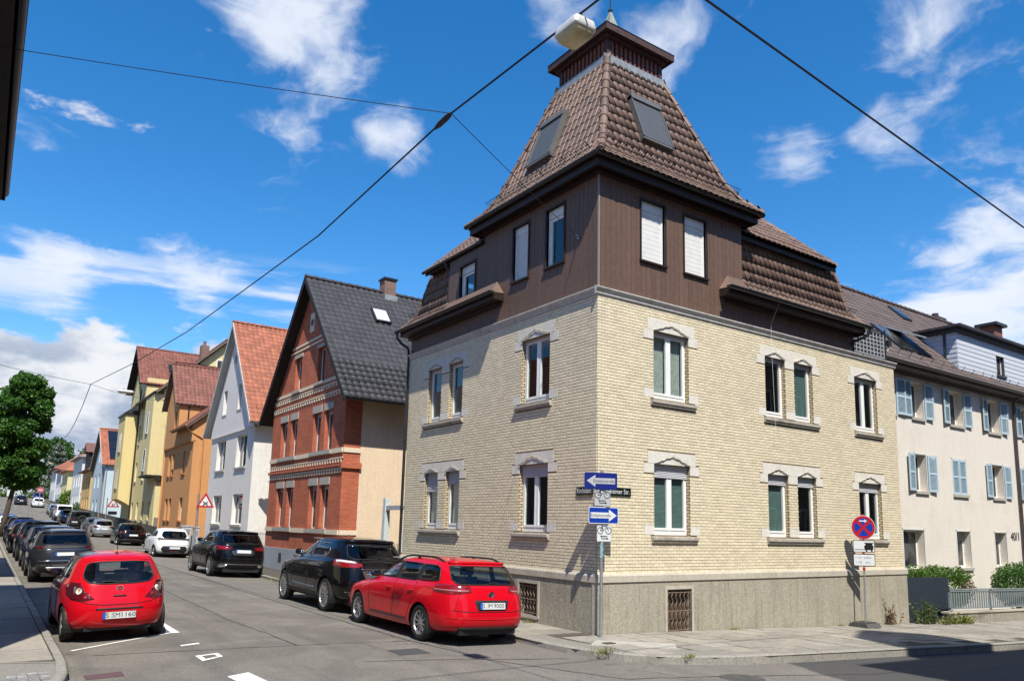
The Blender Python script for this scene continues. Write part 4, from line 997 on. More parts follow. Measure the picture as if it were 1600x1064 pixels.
m_dtile = M('anthracite_roof_tile', (.048, .048, .052), .62, .10, 12, spec=.35, island=.18)
m_otile = M('orange_red_roof_tile', (.33, .115, .062), .6, .14, 12, island=.25, stain=.25, stainc=(.18, .075, .05))
m_btile = M('red_brown_roof_tile', (.20, .075, .052), .6, .16, 12, island=.28, stain=.3, stainc=(.10, .05, .04))
m_rbrick = MBRICK('red_facing_brick', (.52, .138, .058), (.42, .10, .044), (.24, .115, .08), .25, .078, .007)
m_cream = M('cream_brick_band', (.68, .58, .42), .8, .15, 20)
m_gplinth = stucco('grey_plinth_render', (.33, .355, .375)); m_beige_w = stucco('beige_render', (.72, .565, .395), bump=.01, bscale=35)
m_gsill = M('grey_sandstone', (.38, .36, .31), .8, .12, 14)

# ---- red brick house
RH = thing('brick_house', 'red brick gabled house with cream bands and a black tiled roof', 'house', (0, 17, -1))
F = FL
RY0, RY1, RR, RZ, RHF, RE = 13.05, 20.95, 16.95, 10.36, 4.70, 5.02
slope = (RZ-RE)/RHF
def gz_(y): return RZ-.14-abs(y-RR)*slope
holes = []
lo = [(14.18, 14.90), (15.32, 16.06), (17.86, 18.58), (19.06, 19.80)]; upw = lo
for (a, b) in lo: holes += [(a, b, .62, 2.18), (a, b, 3.40, 4.86)]
gw = [(15.30, 16.02), (17.80, 18.52)]
for (a, b) in gw: holes.append((a, b, 6.02, 7.36))
mb = MB(); F.wall(mb, [(RY0, -.18), (RY1, -.18), (RY1, gz_(RY1)), (RR, gz_(RR)), (RY0, gz_(RY0))], holes, .20)
FS = Fac((0, RY0, 0), (1, 0, 0), (0, -1, 0)); FS.box(mb, 0.002, .62, -.18, 5.1, -.1, .02)
mb.build('front_wall', m_rbrick, RH)
mb = MB(); FS.box(mb, .62, 11, -1.3, 5.2, -.1, 0); mb.add([(11, RY0, -1.3), (11, RY1, -1.3), (11, RY1, 5), (11, RR, 10), (11, RY0, 5), (0, RY1, -1.3), (0, RY1, 5)], [(0, 1, 2, 3, 4), (1, 5, 6, 2)]); mb.build('side_wall', m_beige_w, RH)
mb = MB(); F.box(mb, RY0-.03, RY1+.03, -1.5, -.18, -.1, .05); FS.box(mb, -.05, .64, -1.5, -.18, -.1, .04); mb.build('plinth', m_gplinth, RH)
for u in (15.2, 18.6):
    mb = MB(); F.box(mb, u, u+.34, -.72, -.36, .045, .056); mb.build('cellar_grating', dark_metal, RH)
for (z0, z1, d) in ((.46, .62, .05), (3.24, 3.40, .05), (5.90, 6.02, .04), (7.60, 7.67, .03), (7.78, 7.86, .03)):
    hw = min(RY1-RR, (RZ-.2-z1)/slope); mb = MB(); a, b = max(RY0, RR-hw), min(RY1, RR+hw); F.box(mb, a, b, z0, z1, 0, d)
    if z0 < 5: FS.box(mb, 0, .62, z0, z1, .02, d+.005)
    mb.build('string_course', m_cream, RH)
for z in (2.62, 2.98, 5.38, 5.72):
    mb = MB(); hw = min(3.95, (RZ-.25-z)/slope); n = int(2*hw/.24)
    for i in range(n): u = RR-hw+2*hw*(i+.5)/n; F.box(mb, u-.05, u+.05, z-.07, z+.06, 0, .035)
    F.box(mb, RR-hw, RR+hw, z+.06, z+.10, 0, .04); mb.build('dentil_course', m_cream, RH, kind='stuff')
mb = MB(); F.box(mb, RY0-.05, RY1, 2.76, 2.86, 0, .08); FS.box(mb, -.08, .66, 2.70, 2.90, .02, .10); mb.build('belt_course', m_rbrick, RH)
for (a, b), (c, d) in ((lo[0], lo[1]), (lo[2], lo[3])):
    for s, h in ((.62, 2.18), (3.40, 4.86)):
        for (p, q) in ((a, b), (c, d)):
            mb = MB(); F.box(mb, p-.08, q+.10, h, h+.26, -.02, .03); mb.build('lintel', m_gsill, RH)
            win(F, p, q, s, h, RH, 1, -.16, shut=.16)
        mb = MB(); F.box(mb, a-.1, d+.1, s-.14, s, -.15, .09); mb.build('window_sill', m_gsill, RH)
for (p, q) in gw:
    win(F, p, q, 6.02, 7.36, RH, 1, -.16); mb = MB(); F.box(mb, p-.08, q+.08, 7.36, 7.50, -.02, .04); mb.build('lintel', m_gsill, RH); mb = MB(); F.box(mb, p-.12, q+.12, 5.92, 6.02, -.15, .09); mb.build('window_sill', m_gsill, RH)
mb = MB(); F.box(mb, 16.58, 17.02, 8.16, 8.92, 0, .04); o_ = mb.build('gable_vent', m_cream, RH); mb = MB(); mb.disc(F.p(16.80, 8.54, .04), (-1, 0, 0), .14, .012, 14); mb.build('vent_hole', black_plastic, o_)
rro = gable_roof(RH, RR, RZ, RHF, RE, -.38, 10.6, m_dtile, .245, .295, [300], verge=m_soff)
mb = MB(); L0 = Vector((0, -RHF, RE-RZ)).normalized(); p0 = Vector((-.2, RR-RHF, RE))-L0*.85; snow_guard(mb, p0, p0+Vector((9, 0, 0)), Vector((0, -.75, .66)), .16, .13); mb.build('snow_guard', dark_metal, RH)
mb = MB(); gutter(mb, [(10.6, RR-RHF-.06, RE-.04), (-.38, RR-RHF-.06, RE-.04)]); mb.build('gutter', dark_metal, RH)
mb = MB(); mb.box(2.9, 3.42, 16.75, 17.25, 9.7, 10.92); ch = mb.build('chimney', m_redbrick, RH); mb = MB(); mb.box(2.85, 3.47, 16.7, 17.3, 10.92, 11.0); mb.build('chimney_cap', dark_metal, ch)
mb = MB(); mb.box(2.88, 3.44, 16.60, 16.74, 9.95, 10.22); mb.build('flashing', m_lead, ch)
S = Vector((0, RHF, RZ-RE)).normalized(); N = Vector((0, -S.z, S.y)); p0 = Vector((1.95, RR-RHF, RE))+S*4.75; mb = MB(); mb.obox(p0+N*.04, (.68, 0, 0), S*.85, N*.10); sk = mb.build('skylight', dark_metal, RH)
mb = MB(); mb.obox(p0+N*.142+Vector((.06, 0, 0))+S*.07, (.56, 0, 0), S*.72, N*.006); mb.build('pane', M('hazy_skylight', (.5, .52, .53), .15, .05, spec=.6), sk)
mb = MB(); mb.tube([(-.2, 20.6, 6.4), (-.2, 20.6, 7.15)], .02, 6); mb.tube([(-.2, 20.6, 7.1), (-.35, 20.9, 7.15)], .012, 5); mb.disc((-.3, 20.6, 6.95), (-.4, -.8, .3), .0, .01, 6); mb.build('roof_bracket', steel, RH)

# ---- white gabled house
m_whitew = stucco('white_render', (.72, .69, .63), bump=.012, bscale=30); m_whitew2 = stucco('white_gable_render', (.72, .69, .64))
WH = thing('gabled_house', 'white rendered gabled house with an orange-red tiled roof', 'house', (0, 27.6, -1))
WY0, WY1, WRr, WZ, WHF, WE = 23.65, 31.55, 27.65, 10.80, 4.40, 5.30; sl2 = (WZ-WE)/WHF
W_lo = [(24.78, 26.50), (28.55, 30.25)]; W_g = [(26.05, 26.72), (28.85, 29.55)]
holes = [(a, b, s, h) for (a, b) in W_lo for s, h in ((.66, 2.08), (3.36, 4.92))]
mb = MB(); F.wall(mb, [(WY0, -1.4), (WY1, -1.4), (WY1, 5.15), (WY0, 5.15)], holes, .22); FS = Fac((0, WY0, 0), (1, 0, 0), (0, -1, 0)); FS.box(mb, 0.001, 11, -1.4, 5.3, -.1, 0); mb.quad((0, WY1, -1.4), (11, WY1, -1.4), (11, WY1, 5.3), (0, WY1, 5.3)); mb.build('wall', m_whitew, WH)
mb = MB(); g2 = lambda y: WZ-.14-abs(y-WRr)*sl2
F.wall(mb, [(WY0, 5.15), (WY1, 5.15), (WY1, g2(WY1)), (WRr, g2(WRr)), (WY0, g2(WY0))], [(a, b, 6.22, 7.48) for a, b in W_g], .2, .05); F.box(mb, WY0, WY1, 5.10, 5.18, -.1, .07); mb.build('gable_wall', m_whitew2, WH)
for (a, b) in W_lo:
    for s, h in ((.66, 2.08), (3.36, 4.92)):
        win(F, a, b, s, h, WH, 3, -.17, sill=m_gsill)
        mb = MB(); 
        for k in range(10): u = a+.1+(b-a-.2)*k/10; F.box(mb, u, u+(b-a-.2)/10, s+.06, h-.06, -.21-.015*(k % 2), -.205-.015*(k % 2))
        
    mb = MB(); F.box(mb, a-.05, b+.05, -.55, .42, -.02, .012); mb.build('window_panel', m_gplinth, WH)
for (a, b) in W_g: win(F, a, b, 6.22, 7.48, WH, 1, -.12, sill=m_gsill)
mb = MB(); F.box(mb, 27.55, 27.80, 8.7, 9.15, .04, .06); mb.build('gable_vent', dark_metal, WH)
gable_roof(WH, WRr, WZ, WHF, WE, -.36, 10.5, m_otile, .24, .285, [0], verge=M('white_verge', (.5, .48, .44), .7, .2), soffit=M('pale_soffit', (.42, .42, .40), .8, .1))
mb = MB(); L0 = Vector((0, -WHF, WE-WZ)).normalized(); p0 = Vector((0, WRr-WHF, WE))-L0*.85; snow_guard(mb, p0, p0+Vector((6, 0, 0)), Vector((0, -.75, .66)), .14, .16); mb.build('snow_guard', m_otile, WH)
mb = MB(); gutter(mb, [(10.5, WRr-WHF-.06, WE-.04), (-.36, WRr-WHF-.06, WE-.04)]); mb.build('gutter', M('zinc_gutter', (.34, .33, .31), .5, .15, metal=.4), WH)

# ---- orange house with a narrow cross gable
m_or = stucco('orange_render', (.56, .275, .105)); m_ortrim = M('orange_trim', (.45, .16, .06), .8, .1)
OH = thing('orange_house', 'orange rendered house with narrow street gable and red-brown tiles', 'house', (0, 40, -1))
OY0, OY1 = 36.0, 44.3
oh = [(42.2, 42.95, .76, 2.12), (41.05, 41.8, .76, 2.12), (37.65, 38.6, .76, 2.12), (42.35, 43.0, 3.60, 4.95), (41.2, 41.85, 3.60, 4.95), (37.75, 38.65, 3.60, 4.95)]
mb = MB(); F.wall(mb, [(OY0, -1.4), (OY1, -1.4), (OY1, 5.42), (OY0, 5.42)], oh, .20)
F.wall(mb, [(OY0, 5.42), (OY1, 5.42), (OY1, 8.2), (42.35, 10.75), (40.4, 8.2), (40.4, 6.5), (OY0, 6.5)], [(40.85, 41.55, 6.40, 7.66)], .18, .12); F.box(mb, OY0, OY1, 5.38, 5.44, -.1, .12)
FS = Fac((0, OY0, 0), (1, 0, 0), (0, -1, 0)); mb.poly([FS.p(-.12, 5.42), FS.p(0, 5.42), FS.p(0, -1.4), FS.p(9.4, -1.4), FS.p(9.4, 6.4), FS.p(4.7, 10.6), FS.p(-.12, 6.4)])
mb.quad((-.1, 40.4, 6.4), (5, 40.4, 6.4), (5, 40.4, 8.4), (-.1, 40.4, 8.4)); mb.quad((-.1, OY1, -1.4), (9, OY1, -1.4), (9, OY1, 8.4), (-.1, OY1, 8.4)); mb.build('wall', m_or, OH)
for i, (a, b, s, h) in enumerate(oh+[(40.85, 41.55, 6.40, 7.66)]): win(F, a, b, s, h, OH, 1, -.15 if i < 6 else -.04, frm=M('brown_window_frame', (.12, .05, .03), .5, .1) if i % 3 < 2 and i < 6 else white_pvc, sill=m_ortrim)
m_bsof = M('grey_brown_bargeboard', (.13, .10, .075), .7, .2)
gable_roof(OH, 42.38, 11.05, 2.15, 8.15, -.42, 6.2, m_btile, .26, .29, [0], name='cross_gable_roof', verge=m_bsof, soffit=m_bsof)
def lean_roof(parent, x0, z0, x1, z1, y0, y1, mat, tw=.26, tl=.3, name='roof', soffit=None, sides=True):
    """pitched roof with its ridge along y: front slope tiled, rear slope plain"""
    mb = MB(); P = [Vector(p) for p in ((x0, y0, z0), (x0, y1, z0), (x1, y1, z1), (x1, y0, z1), (2*x1-x0, y0, z0), (2*x1-x0, y1, z0))]; dn = Vector((0, 0, -.16))
    mb.add(P+[p+dn for p in P], [(0, 1, 2, 3), (3, 2, 5, 4), (6, 7, 8, 9), (9, 8, 11, 10), (0, 6, 7, 1), (0, 3, 9, 6), (3, 4, 10, 9), (1, 2, 8, 7), (2, 5, 11, 8)]); ro = mb.build(name, soffit or m_bsof, parent)
    rest = MB(); S = Vector((x1-x0, 0, z1-z0)); tiles(ro, (x0, y1, z0), (0, -1, 0), S, [(0, 0), (y1-y0, 0), (y1-y0, S.length), (0, S.length)], tw, tl, mat, [0], rest, .03); rest.build('tile_rest', mat, ro, kind='stuff')
    mb = MB(); ridge(mb, (x1, y0-.02, z1+.02), (x1, y1, z1+.02), .1, .36); mb.build('ridge_tiles', mat, ro, kind='stuff'); return ro
lean_roof(OH, -.45, 6.32, 4.7, 10.75, 35.75, 40.4, m_btile)
mb = MB(); gutter(mb, [(-.52, 40.4, 6.32), (-.52, 35.8, 6.32)], .07); mb.tube([(-.5, 36.0, 6.25), (-.30, 36.0, 6.0), (.5, 35.93, 5.6), (.55, 35.92, -1)], .04, 6); mb.build('downpipe', M('orange_pipe', (.50, .25, .10), .5, .1), OH)
mb = MB(); mb.tube([(.45, 40.36, 8.1), (.45, 40.36, 6.5)], .045, 6); mb.build('downpipe', dark_metal, OH)

# ---- tall pale yellow house with an oriel
m_ye = stucco('pale_yellow_render', (.66, .56, .285)); m_yd = stucco('yellow_bay_render', (.68, .55, .25))
YH = thing('yellow_house', 'tall pale yellow house with street gable and boxed corner bay', 'house', (0, 54, -.9))
yh = [(48.25, 49.05, .72, 2.02), (50.75, 51.6, .72, 2.02), (53.4, 54.2, .72, 2.02), (55.9, 56.7, .72, 2.02), (52.2, 53.0, 3.7, 5.2), (55.6, 56.4, 3.7, 5.2), (52.2, 53.0, 6.7, 8.2), (55.6, 56.4, 6.7, 8.2), (57.4, 58.2, 11.6, 12.9), (55.6, 56.4, 9.6, 10.8)]
mb = MB(); F.wall(mb, [(46.95, -1.3), (62, -1.3), (62, 11.5), (58.15, 14.9), (54.7, 11.3), (54.7, 9.7), (46.95, 9.7)], yh, .2)
FS = Fac((0, 46.95, 0), (1, 0, 0), (0, -1, 0)); mb.poly([FS.p(0, -1.3), FS.p(8, -1.3), FS.p(8, 9.9), FS.p(3.95, 13.9), FS.p(0, 9.9)]); mb.quad((0, 54.7, 9.6), (5, 54.7, 9.6), (5, 54.7, 12), (0, 54.7, 12))
mb.quad((0, 62, -1.3), (9, 62, -1.3), (9, 62, 12), (0, 62, 12)); mb.build('wall', m_ye, YH)
for (a, b, s, h) in yh: win(F, a, b, s, h, YH, 1, -.15, sill=m_gsill, fr_=.09)
FY = Fac((3.40, 46.95, 0), (1, 0, 0), (0, -1, 0)); win(FY, 0, .55, 12.0, 12.65, YH, 1, .03)
mb = MB(); mb.box(-.62, .0, 46.93, 50.2, 3.85, 9.6); mb.build('oriel', m_ye, YH); FO = Fac((-.62, 0, 0), (0, 1, 0), (-1, 0, 0))
for z in (4.0, 6.7): win(FO, 48.3, 49.2, z+.2, z+1.75, YH, 1, .02, sill=m_gsill)
mb = MB(); mb.box(-.66, .3, 46.9, 50.24, 3.72, 3.85); mb.box(-.1, .9, 46.72, 46.94, 3.45, 3.80); mb.build('oriel_beam', m_soff, YH)
mb = MB(); mb.box(-1.0, -.002, 57.0, 60.6, 2.3, 9.15); mb.prism([(-.998, 57.0, 2.3), (-.002, 57.0, 2.3), (-.002, 57.0, 1.75), (-.5, 57.0, 2.05)], (0, 3.6, 0)); bo = mb.build('bay', m_yd, YH)
mb = MB(); mb.box(-1.12, .1, 56.88, 60.72, 9.15, 9.30); mb.add([(-1.1, 56.9, 9.3), (-1.1, 60.7, 9.3), (0, 60.7, 9.3), (0, 56.9, 9.3), (0, 58, 10.2), (0, 59.6, 10.2)], [(0, 1, 5, 4), (0, 4, 3), (1, 2, 5)]); mb.build('bay_roof', dark_metal, bo)
FB = Fac((-1.0, 0, 0), (0, 1, 0), (-1, 0, 0))
for z in (3.2, 6.2): win(FB, 58.2, 59.3, z, z+1.5, YH, 2, .02, sill=m_gsill)
ygr = gable_roof(YH, 58.15, 15.05, 3.55, 11.5, -.55, 6.5, m_btile, .26, .3, [0], name='cross_gable_roof', verge=m_soff, soffit=m_soff)
lean_roof(YH, -.55, 9.75, 3.95, 14.15, 46.55, 57, m_btile, soffit=m_bsof)
mb = MB(); mb.box(2.4, 2.95, 47.6, 48.2, 12.5, 13.75); ch = mb.build('chimney', m_redbrick, YH); mb = MB(); mb.tube([(2.65, 47.9, 13.75), (2.65, 47.9, 14.1)], .12, 10); mb.build('chimney_pot', m_redbrick, ch)
S = Vector((0, 3.55, 3.55)).normalized(); N = Vector((0, -S.z, S.y)); p0 = Vector((1.75, 58.15-3.55, 11.5))+S*1.9; mb = MB(); mb.obox(p0+N*.05, (.75, 0, 0), S*1.0, N*.08); sk = mb.build('skylight', dark_metal, YH); mb = MB(); mb.obox(p0+N*.133+Vector((.08, 0, 0))+S*.08, (.59, 0, 0), S*.84, N*.006); mb.build('pane', fgl, sk)
mb = MB(); gutter(mb, [(-.62, 55, 9.75), (-.62, 46.6, 9.75)], .07); mb.tube([(-.60, 47.1, 9.7), (-.3, 47.0, 9.3), (.55, 46.88, 9.0), (.60, 46.88, 3.9)], .05, 6); mb.tube([(-.08, 56.9, 11.3), (-.08, 56.85, -1)], .06, 6); mb.build('downpipe', dark_metal, YH)
mb = MB(); mb.box(.1, .7, 46.75, 46.9, -1.2, .9); mb.build('meter_box', M('grey_brown_box', (.2, .17, .14), .7, .1), YH)

# ---- pale blue house with solar panels, and the houses on the hill
m_bl = stucco('pale_blue_render', (.50, .60, .64)); BLH = thing('blue_house', 'pale blue gabled house with black solar panels on its roof', 'house', (0, 80, 0))
b_h = [(76.6, 77.5, s, s+1.4) for s in (1.2, 3.9)]+[(79.2, 80.2, s, s+1.4) for s in (1.2, 3.9)]+[(82.2, 83.2, s, s+1.4) for s in (1.2, 3.9)]+[(78.3, 79.1, 6.6, 7.8), (80.2, 81, 6.6, 7.8)]
mb = MB(); F.wall(mb, [(75, -1.2), (85, -1.2), (85, 6.1), (79.8, 9.9), (75, 6.1)], b_h, .18); FS = Fac((0, 75, 0), (1, 0, 0), (0, -1, 0)); FS.wall(mb, [(0, -1.2), (9, -1.2), (9, 6.3), (0, 6.3)], [(1.0, 2.0, 2.3, 3.8)], .12); mb.quad((0, 85, -1), (9, 85, -1), (9, 85, 6.2), (0, 85, 6.2)); mb.build('wall', m_bl, BLH)
for (a, b, s, h) in b_h: win(F, a, b, s, h, BLH, 1, -.14, fr_=.08)
win(FS, 1.0, 2.0, 2.3, 3.8, BLH, 2, -.08); mb = MB(); FS.box(mb, .9, 2.1, 3.8, 4.0, 0, .1); mb.build('shutter_box', m_gplinth, BLH)
for u in (76.8, 78.1): mb = MB(); F.box(mb, u, u+.8, .3, .62, 0, .03); mb.build('cellar_window', dark_metal, BLH)
mb = MB(); F.wall(mb, [(80.0, -1.2), (80.0, .9), (81, 1.7), (82, .9), (82, -1.2)], [], 0, .03); mb.build('door', M('blue_door', (.10, .17, .24), .5, .1), BLH)
b_ro = gable_roof(BLH, 79.9, 10.15, 5.2, 6.05, -.4, 8, m_otile, .3, .36, [0], verge=M('white_verge', (.5, .48, .44), .7, .2), soffit=m_bsof)
S = Vector((0, 5.2, 4.1)).normalized(); N = Vector((0, -S.z, S.y)); m_pv = M('solar_panel', (.012, .014, .02), .12, .1, spec=.6, coat=.5)
for i in range(3):
    for j in range(3): p0 = Vector((.35+i*1.12, 79.9-5.2, 6.05))+S*(.95+j*1.75)+N*.09; mb = MB(); mb.obox(p0, (1.08, 0, 0), S*1.70, N*.04); mb.build('solar_panel', m_pv, BLH)
mb = MB(); mb.tube([(-.35, 76.2, 6.0), (-.1, 76.1, 5.7), (-.07, 76.1, -1)], .06, 6); mb.tube([(.1, 74.93, 6.0), (.1, 74.93, -1)], .05, 6); mb.build('downpipe', M('zinc_gutter', (.34, .33, .31), .5, .15, metal=.4), BLH)
def hip_house(name, label, y0, y1, x1, zb, ze, zr, wallm, roofm, wins, rows, dx=0., chim=(), eave=.5, sidewin=()):
    H = thing(name, label, 'house', (0, (y0+y1)/2, zb)); hs_ = [(u, u+w, s, s+h) for (u, w) in wins for (s, h) in rows]; Fh = Fac((dx, 0, 0), (0, 1, 0), (-1, 0, 0))
    mb = MB(); Fh.wall(mb, [(y0, zb-2), (y1, zb-2), (y1, ze), (y0, ze)], hs_, .16); mb.quad((dx, y0, zb-2), (x1, y0, zb-2), (x1, y0, ze), (dx, y0, ze)); mb.quad((dx, y1, zb-2), (x1, y1, zb-2), (x1, y1, ze), (dx, y1, ze)); mb.quad((x1, y0, zb-2), (x1, y1, zb-2), (x1, y1, ze), (x1, y0, ze)); mb.build('wall', wallm, H)
    for (a, b, s, h) in hs_: win(Fh, a, b, s, h, H, 1, -.12, fr_=.09)
    FS_ = Fac((dx, y0, 0), (1, 0, 0), (0, -1, 0))
    for (a, b, s, h) in sidewin: win(FS_, a, b, s, h, H, 1, .02)
    e = eave; X0, X1, Y0, Y1 = dx-e, x1+e, y0-e, y1+e; k = min((X1-X0)/2, (Y1-Y0)/2)
    if X1-X0 <= Y1-Y0: r0, r1 = ((X0+X1)/2, Y0+k, zr), ((X0+X1)/2, Y1-k, zr)
    else: r0, r1 = (X0+k, (Y0+Y1)/2, zr), (X1-k, (Y0+Y1)/2, zr)
    c = [(X0, Y0, ze), (X1, Y0, ze), (X1, Y1, ze), (X0, Y1, ze)]; mb = MB()
    if X1-X0 <= Y1-Y0: mb.add(c+[r0, r1], [(0, 1, 4), (1, 2, 5, 4), (2, 3, 5), (3, 0, 4, 5)])
    else: mb.add(c+[r0, r1], [(0, 1, 5, 4), (1, 2, 5), (2, 3, 4, 5), (3, 0, 4)])
    mb.add([(p[0], p[1], ze-.12) for p in c]+c, [(0, 1, 2, 3), (0, 4, 5, 1), (1, 5, 6, 2), (2, 6, 7, 3), (3, 7, 4, 0)])
    ro = mb.build('roof', roofm, H)
    for (cx, cy, z0, z1) in chim: mb = MB(); mb.box(cx-.35, cx+.35, cy-.3, cy+.3, z0, z1); mb.box(cx-.4, cx+.4, cy-.35, cy+.35, z1, z1+.15); mb.build('chimney', m_redbrick, ro)
    return H
def far_tile(name, col):
    m, nt, b = pbsdf(name); tc = nt.nodes.new('ShaderNodeTexCoord'); sp = nt.nodes.new('ShaderNodeSeparateXYZ'); nt.links.new(tc.outputs['Object'], sp.inputs[0])
    n = NN(nt, 'ShaderNodeTexNoise', i_Scale=2.5, i_Detail=6.); nt.links.new(tc.outputs['Object'], n.inputs['Vector'])
    rowf = mth(nt, 'FRACT', mth(nt, 'MULTIPLY', sp.outputs[2], 4.2)); c = mixc(nt, n.outputs[0], tuple(v*.7 for v in col), tuple(v*1.25 for v in col)); c = mixc(nt, mth(nt, 'MULTIPLY', sstep(nt, rowf, .0, .25), .4), tuple(v*.55 for v in col), c) if False else c
    nt.links.new(c, b.inputs['Base Color']); b.inputs['Roughness'].default_value = .8
    bp = NN(nt, 'ShaderNodeBump', i_Strength=1., i_Distance=.05); nt.links.new(rowf, bp.inputs['Height']); nt.links.new(bp.outputs[0], b.inputs['Normal']); return m
ft_r = far_tile('far_red_tiles', (.24, .085, .05)); ft_o = far_tile('far_orange_tiles', (.33, .12, .06)); ft_b = far_tile('far_brown_tiles', (.15, .065, .05))
m_oc = stucco('ochre_render', (.60, .40, .16)); m_w3 = stucco('chalk_white_render', (.64, .64, .62)); m_py = stucco('primrose_render', (.66, .57, .30)); m_w4 = stucco('cool_white_render', (.60, .62, .63))
OC = hip_house('ochre_house', 'ochre rendered house with brown hipped roof beyond the pale blue one', 87, 96, 9, .2, 6.15, 9.6, m_oc, ft_b, [(88.2, 1.), (90.6, 1.), (93, 1.)], [(1.6, 1.4), (3.9, 1.5)], sidewin=[])
mb = MB(); mb.box(-.3, 3, 88.6, 91.6, 6.2, 8.2); do = mb.build('dormer', m_soff, OC); mb = MB(); mb.add([(-.6, 88.3, 8.2), (-.6, 91.9, 8.2), (3.2, 91.9, 8.2), (3.2, 88.3, 8.2), (-.6, 90.1, 9.4), (3.2, 90.1, 9.4)], [(0, 4, 5, 3), (1, 2, 5, 4), (0, 1, 4)]); mb.build('dormer_roof', ft_b, do)
hip_house('white_house', 'tall white house with flat grey eaves between the ochre and the yellow ones', 98, 109, 9, .9, 8.3, 9.9, m_w3, far_tile('far_grey_tiles', (.22, .22, .22)), [(99.3, 1.1), (102.2, 1.1), (105.4, 1.1)], [(2.2, 1.4), (4.6, 1.5)], chim=[])
hip_house('primrose_house', 'pale yellow house with large orange-red hipped roof on the slope', 116.5, 126, 11, 2.2, 7.4, 12.0, m_py, ft_o, [(117.8, 1.1), (120.4, 1.1), (123, 1.1)], [(3.4, 1.4), (5.5, 1.3)], chim=[(5, 119, 10.8, 13.2), (6, 124, 10.8, 13.4)])
hip_house('white_house', 'white house with red-brown roof, second from the top of the street', 127.5, 137, 10, 3.1, 8.0, 12.2, m_w4, ft_r, [(129, 1.1), (132, 1.1), (134.8, 1.1)], [(4.2, 1.4), (6.1, 1.3)])
hip_house('white_house', 'white house at the top of the street, by the trees', 139, 150, 10, 4.2, 8.8, 12.6, m_w3, ft_r, [(140.5, 1.1), (143.5, 1.1), (146.5, 1.1)], [(5.2, 1.4), (7, 1.2)])
# ================================================================== neighbour with blue shutters (set back behind a garden), houses across the way
m_pale = None
NBw = stucco('cream_rough_render', (.68, .625, .54), bump=.014, bscale=26)
m_bsh = M('blue_shutter_paint', (.27, .38, .44), .6, .10, 16, stain=.2); m_bshf = M('pale_blue_shutter_frame', (.40, .50, .56), .6, .08, 16)
m_ntile = M('dull_brown_tile', (.105, .078, .068), .75, .15, 10, island=.25, stain=.3, stainc=(.07, .05, .045))
NB = thing('shuttered_house', 'long cream rendered house with blue louvred shutters and brown roof', 'house', (20, 3, -1.6))
FN = Fac((0, 3.0, 0), (1, 0, 0), (0, -1, 0)); NX0, NX1, NZ = 11.6, 42, 6.84
cols = [17.55, 21.05, 24.55, 28.05, 31.5, 35]
W_ = 1.12; up_w = [(c-.28, c-.28+W_) for c in (18.1-.55, 21.05, 24.52, 28.0, 31.5, 35.0)]
top_w = [(15.2, 16.72), (17.86, 18.70), (20.67, 21.74), (23.84, 24.89), (26.98, 28.0), (31.2, 32.25), (34.7, 35.7)]
mid_w = [(13.9, 14.9), (17.86, 18.66), (20.62, 21.68), (23.86, 24.85), (26.9, 27.9), (31.2, 32.25)]
low_w = [(16.8, 18.22), (20.62, 21.68), (23.73, 24.74), (27.5, 28.5), (31, 32)]
holes = [(a, b, 5.20, 6.55) for a, b in top_w]+[(a, b, 2.50, 3.85) for a, b in mid_w]+[(a, b, -.26, 1.10) for a, b in low_w]
mb = MB(); FN.wall(mb, [(NX0, -4), (NX1, -4), (NX1, NZ), (NX0, NZ)], holes, .30); mb.quad((NX0, 3, -4), (NX0, 13, -4), (NX0, 13, NZ), (NX0, 3, NZ)); mb.build('wall', NBw, NB)
m_rv = M('light_reveal_paint', (.60, .59, .56), .8, .05)
for (a, b, s, h) in holes:
    closed = (a, b, s) == (20.62, 21.68, 2.50)
    wo = win(FN, a, b, s, h, NB, 2 if s > 0 else 1, -.27, sill=m_gsill, fr_=.07, shut=.35 if s < 0 and a > 20 else 0)
    mb = MB(); FN.box(mb, b, b+.05, s-.03, h+.05, -.01, .012); FN.box(mb, a-.05, a, s-.03, h+.05, -.01, .012); FN.box(mb, a-.05, b+.05, h, h+.05, -.012, .012); mb.build('window_surround', m_rv, NB)
    if s > 0:
        def shutter(u0, u1, d):
            mb = MB(); fr2 = .07
            for q in ((u0, u0+fr2, s, h), (u1-fr2, u1, s, h), (u0+fr2, u1-fr2, s, s+.1), (u0+fr2, u1-fr2, h-.08, h), (u0+fr2, u1-fr2, (s+h)/2-.04, (s+h)/2+.04)): FN.box(mb, *q, d, d+.035)
            so2 = mb.build('shutter', m_bshf, NB); mb = MB(); v = s+.11
            while v < h-.10:
                if abs(v-(s+h)/2) > .06: mb.obox(FN.p(u0+fr2, v, d+.004), FN.U*(u1-u0-2*fr2), Vector((0, -.022, -.03)), Vector((0, -.003, .004)))
                v += .042
            mb.build('louvre', m_bsh, so2, kind='stuff')
            if not closed:
                hu = u1 if u1 < a else u0; hp = FN.p(hu, 0, d)-ORG[NB.name]; an = math.radians(random.uniform(2, 8))*(1 if u1 < a else -1)
                so2.matrix_basis = Matrix.Translation(hp) @ Matrix.Rotation(an, 4, 'Z') @ Matrix.Translation(-hp)
        if closed: shutter(a-.02, (a+b)/2-.01, -.02); shutter((a+b)/2+.01, b+.02, -.02)
        else: shutter(a-.58, a-.05, .02); shutter(b+.06, b+.62, .02)
if True:
    s, h = 5.20, 6.55
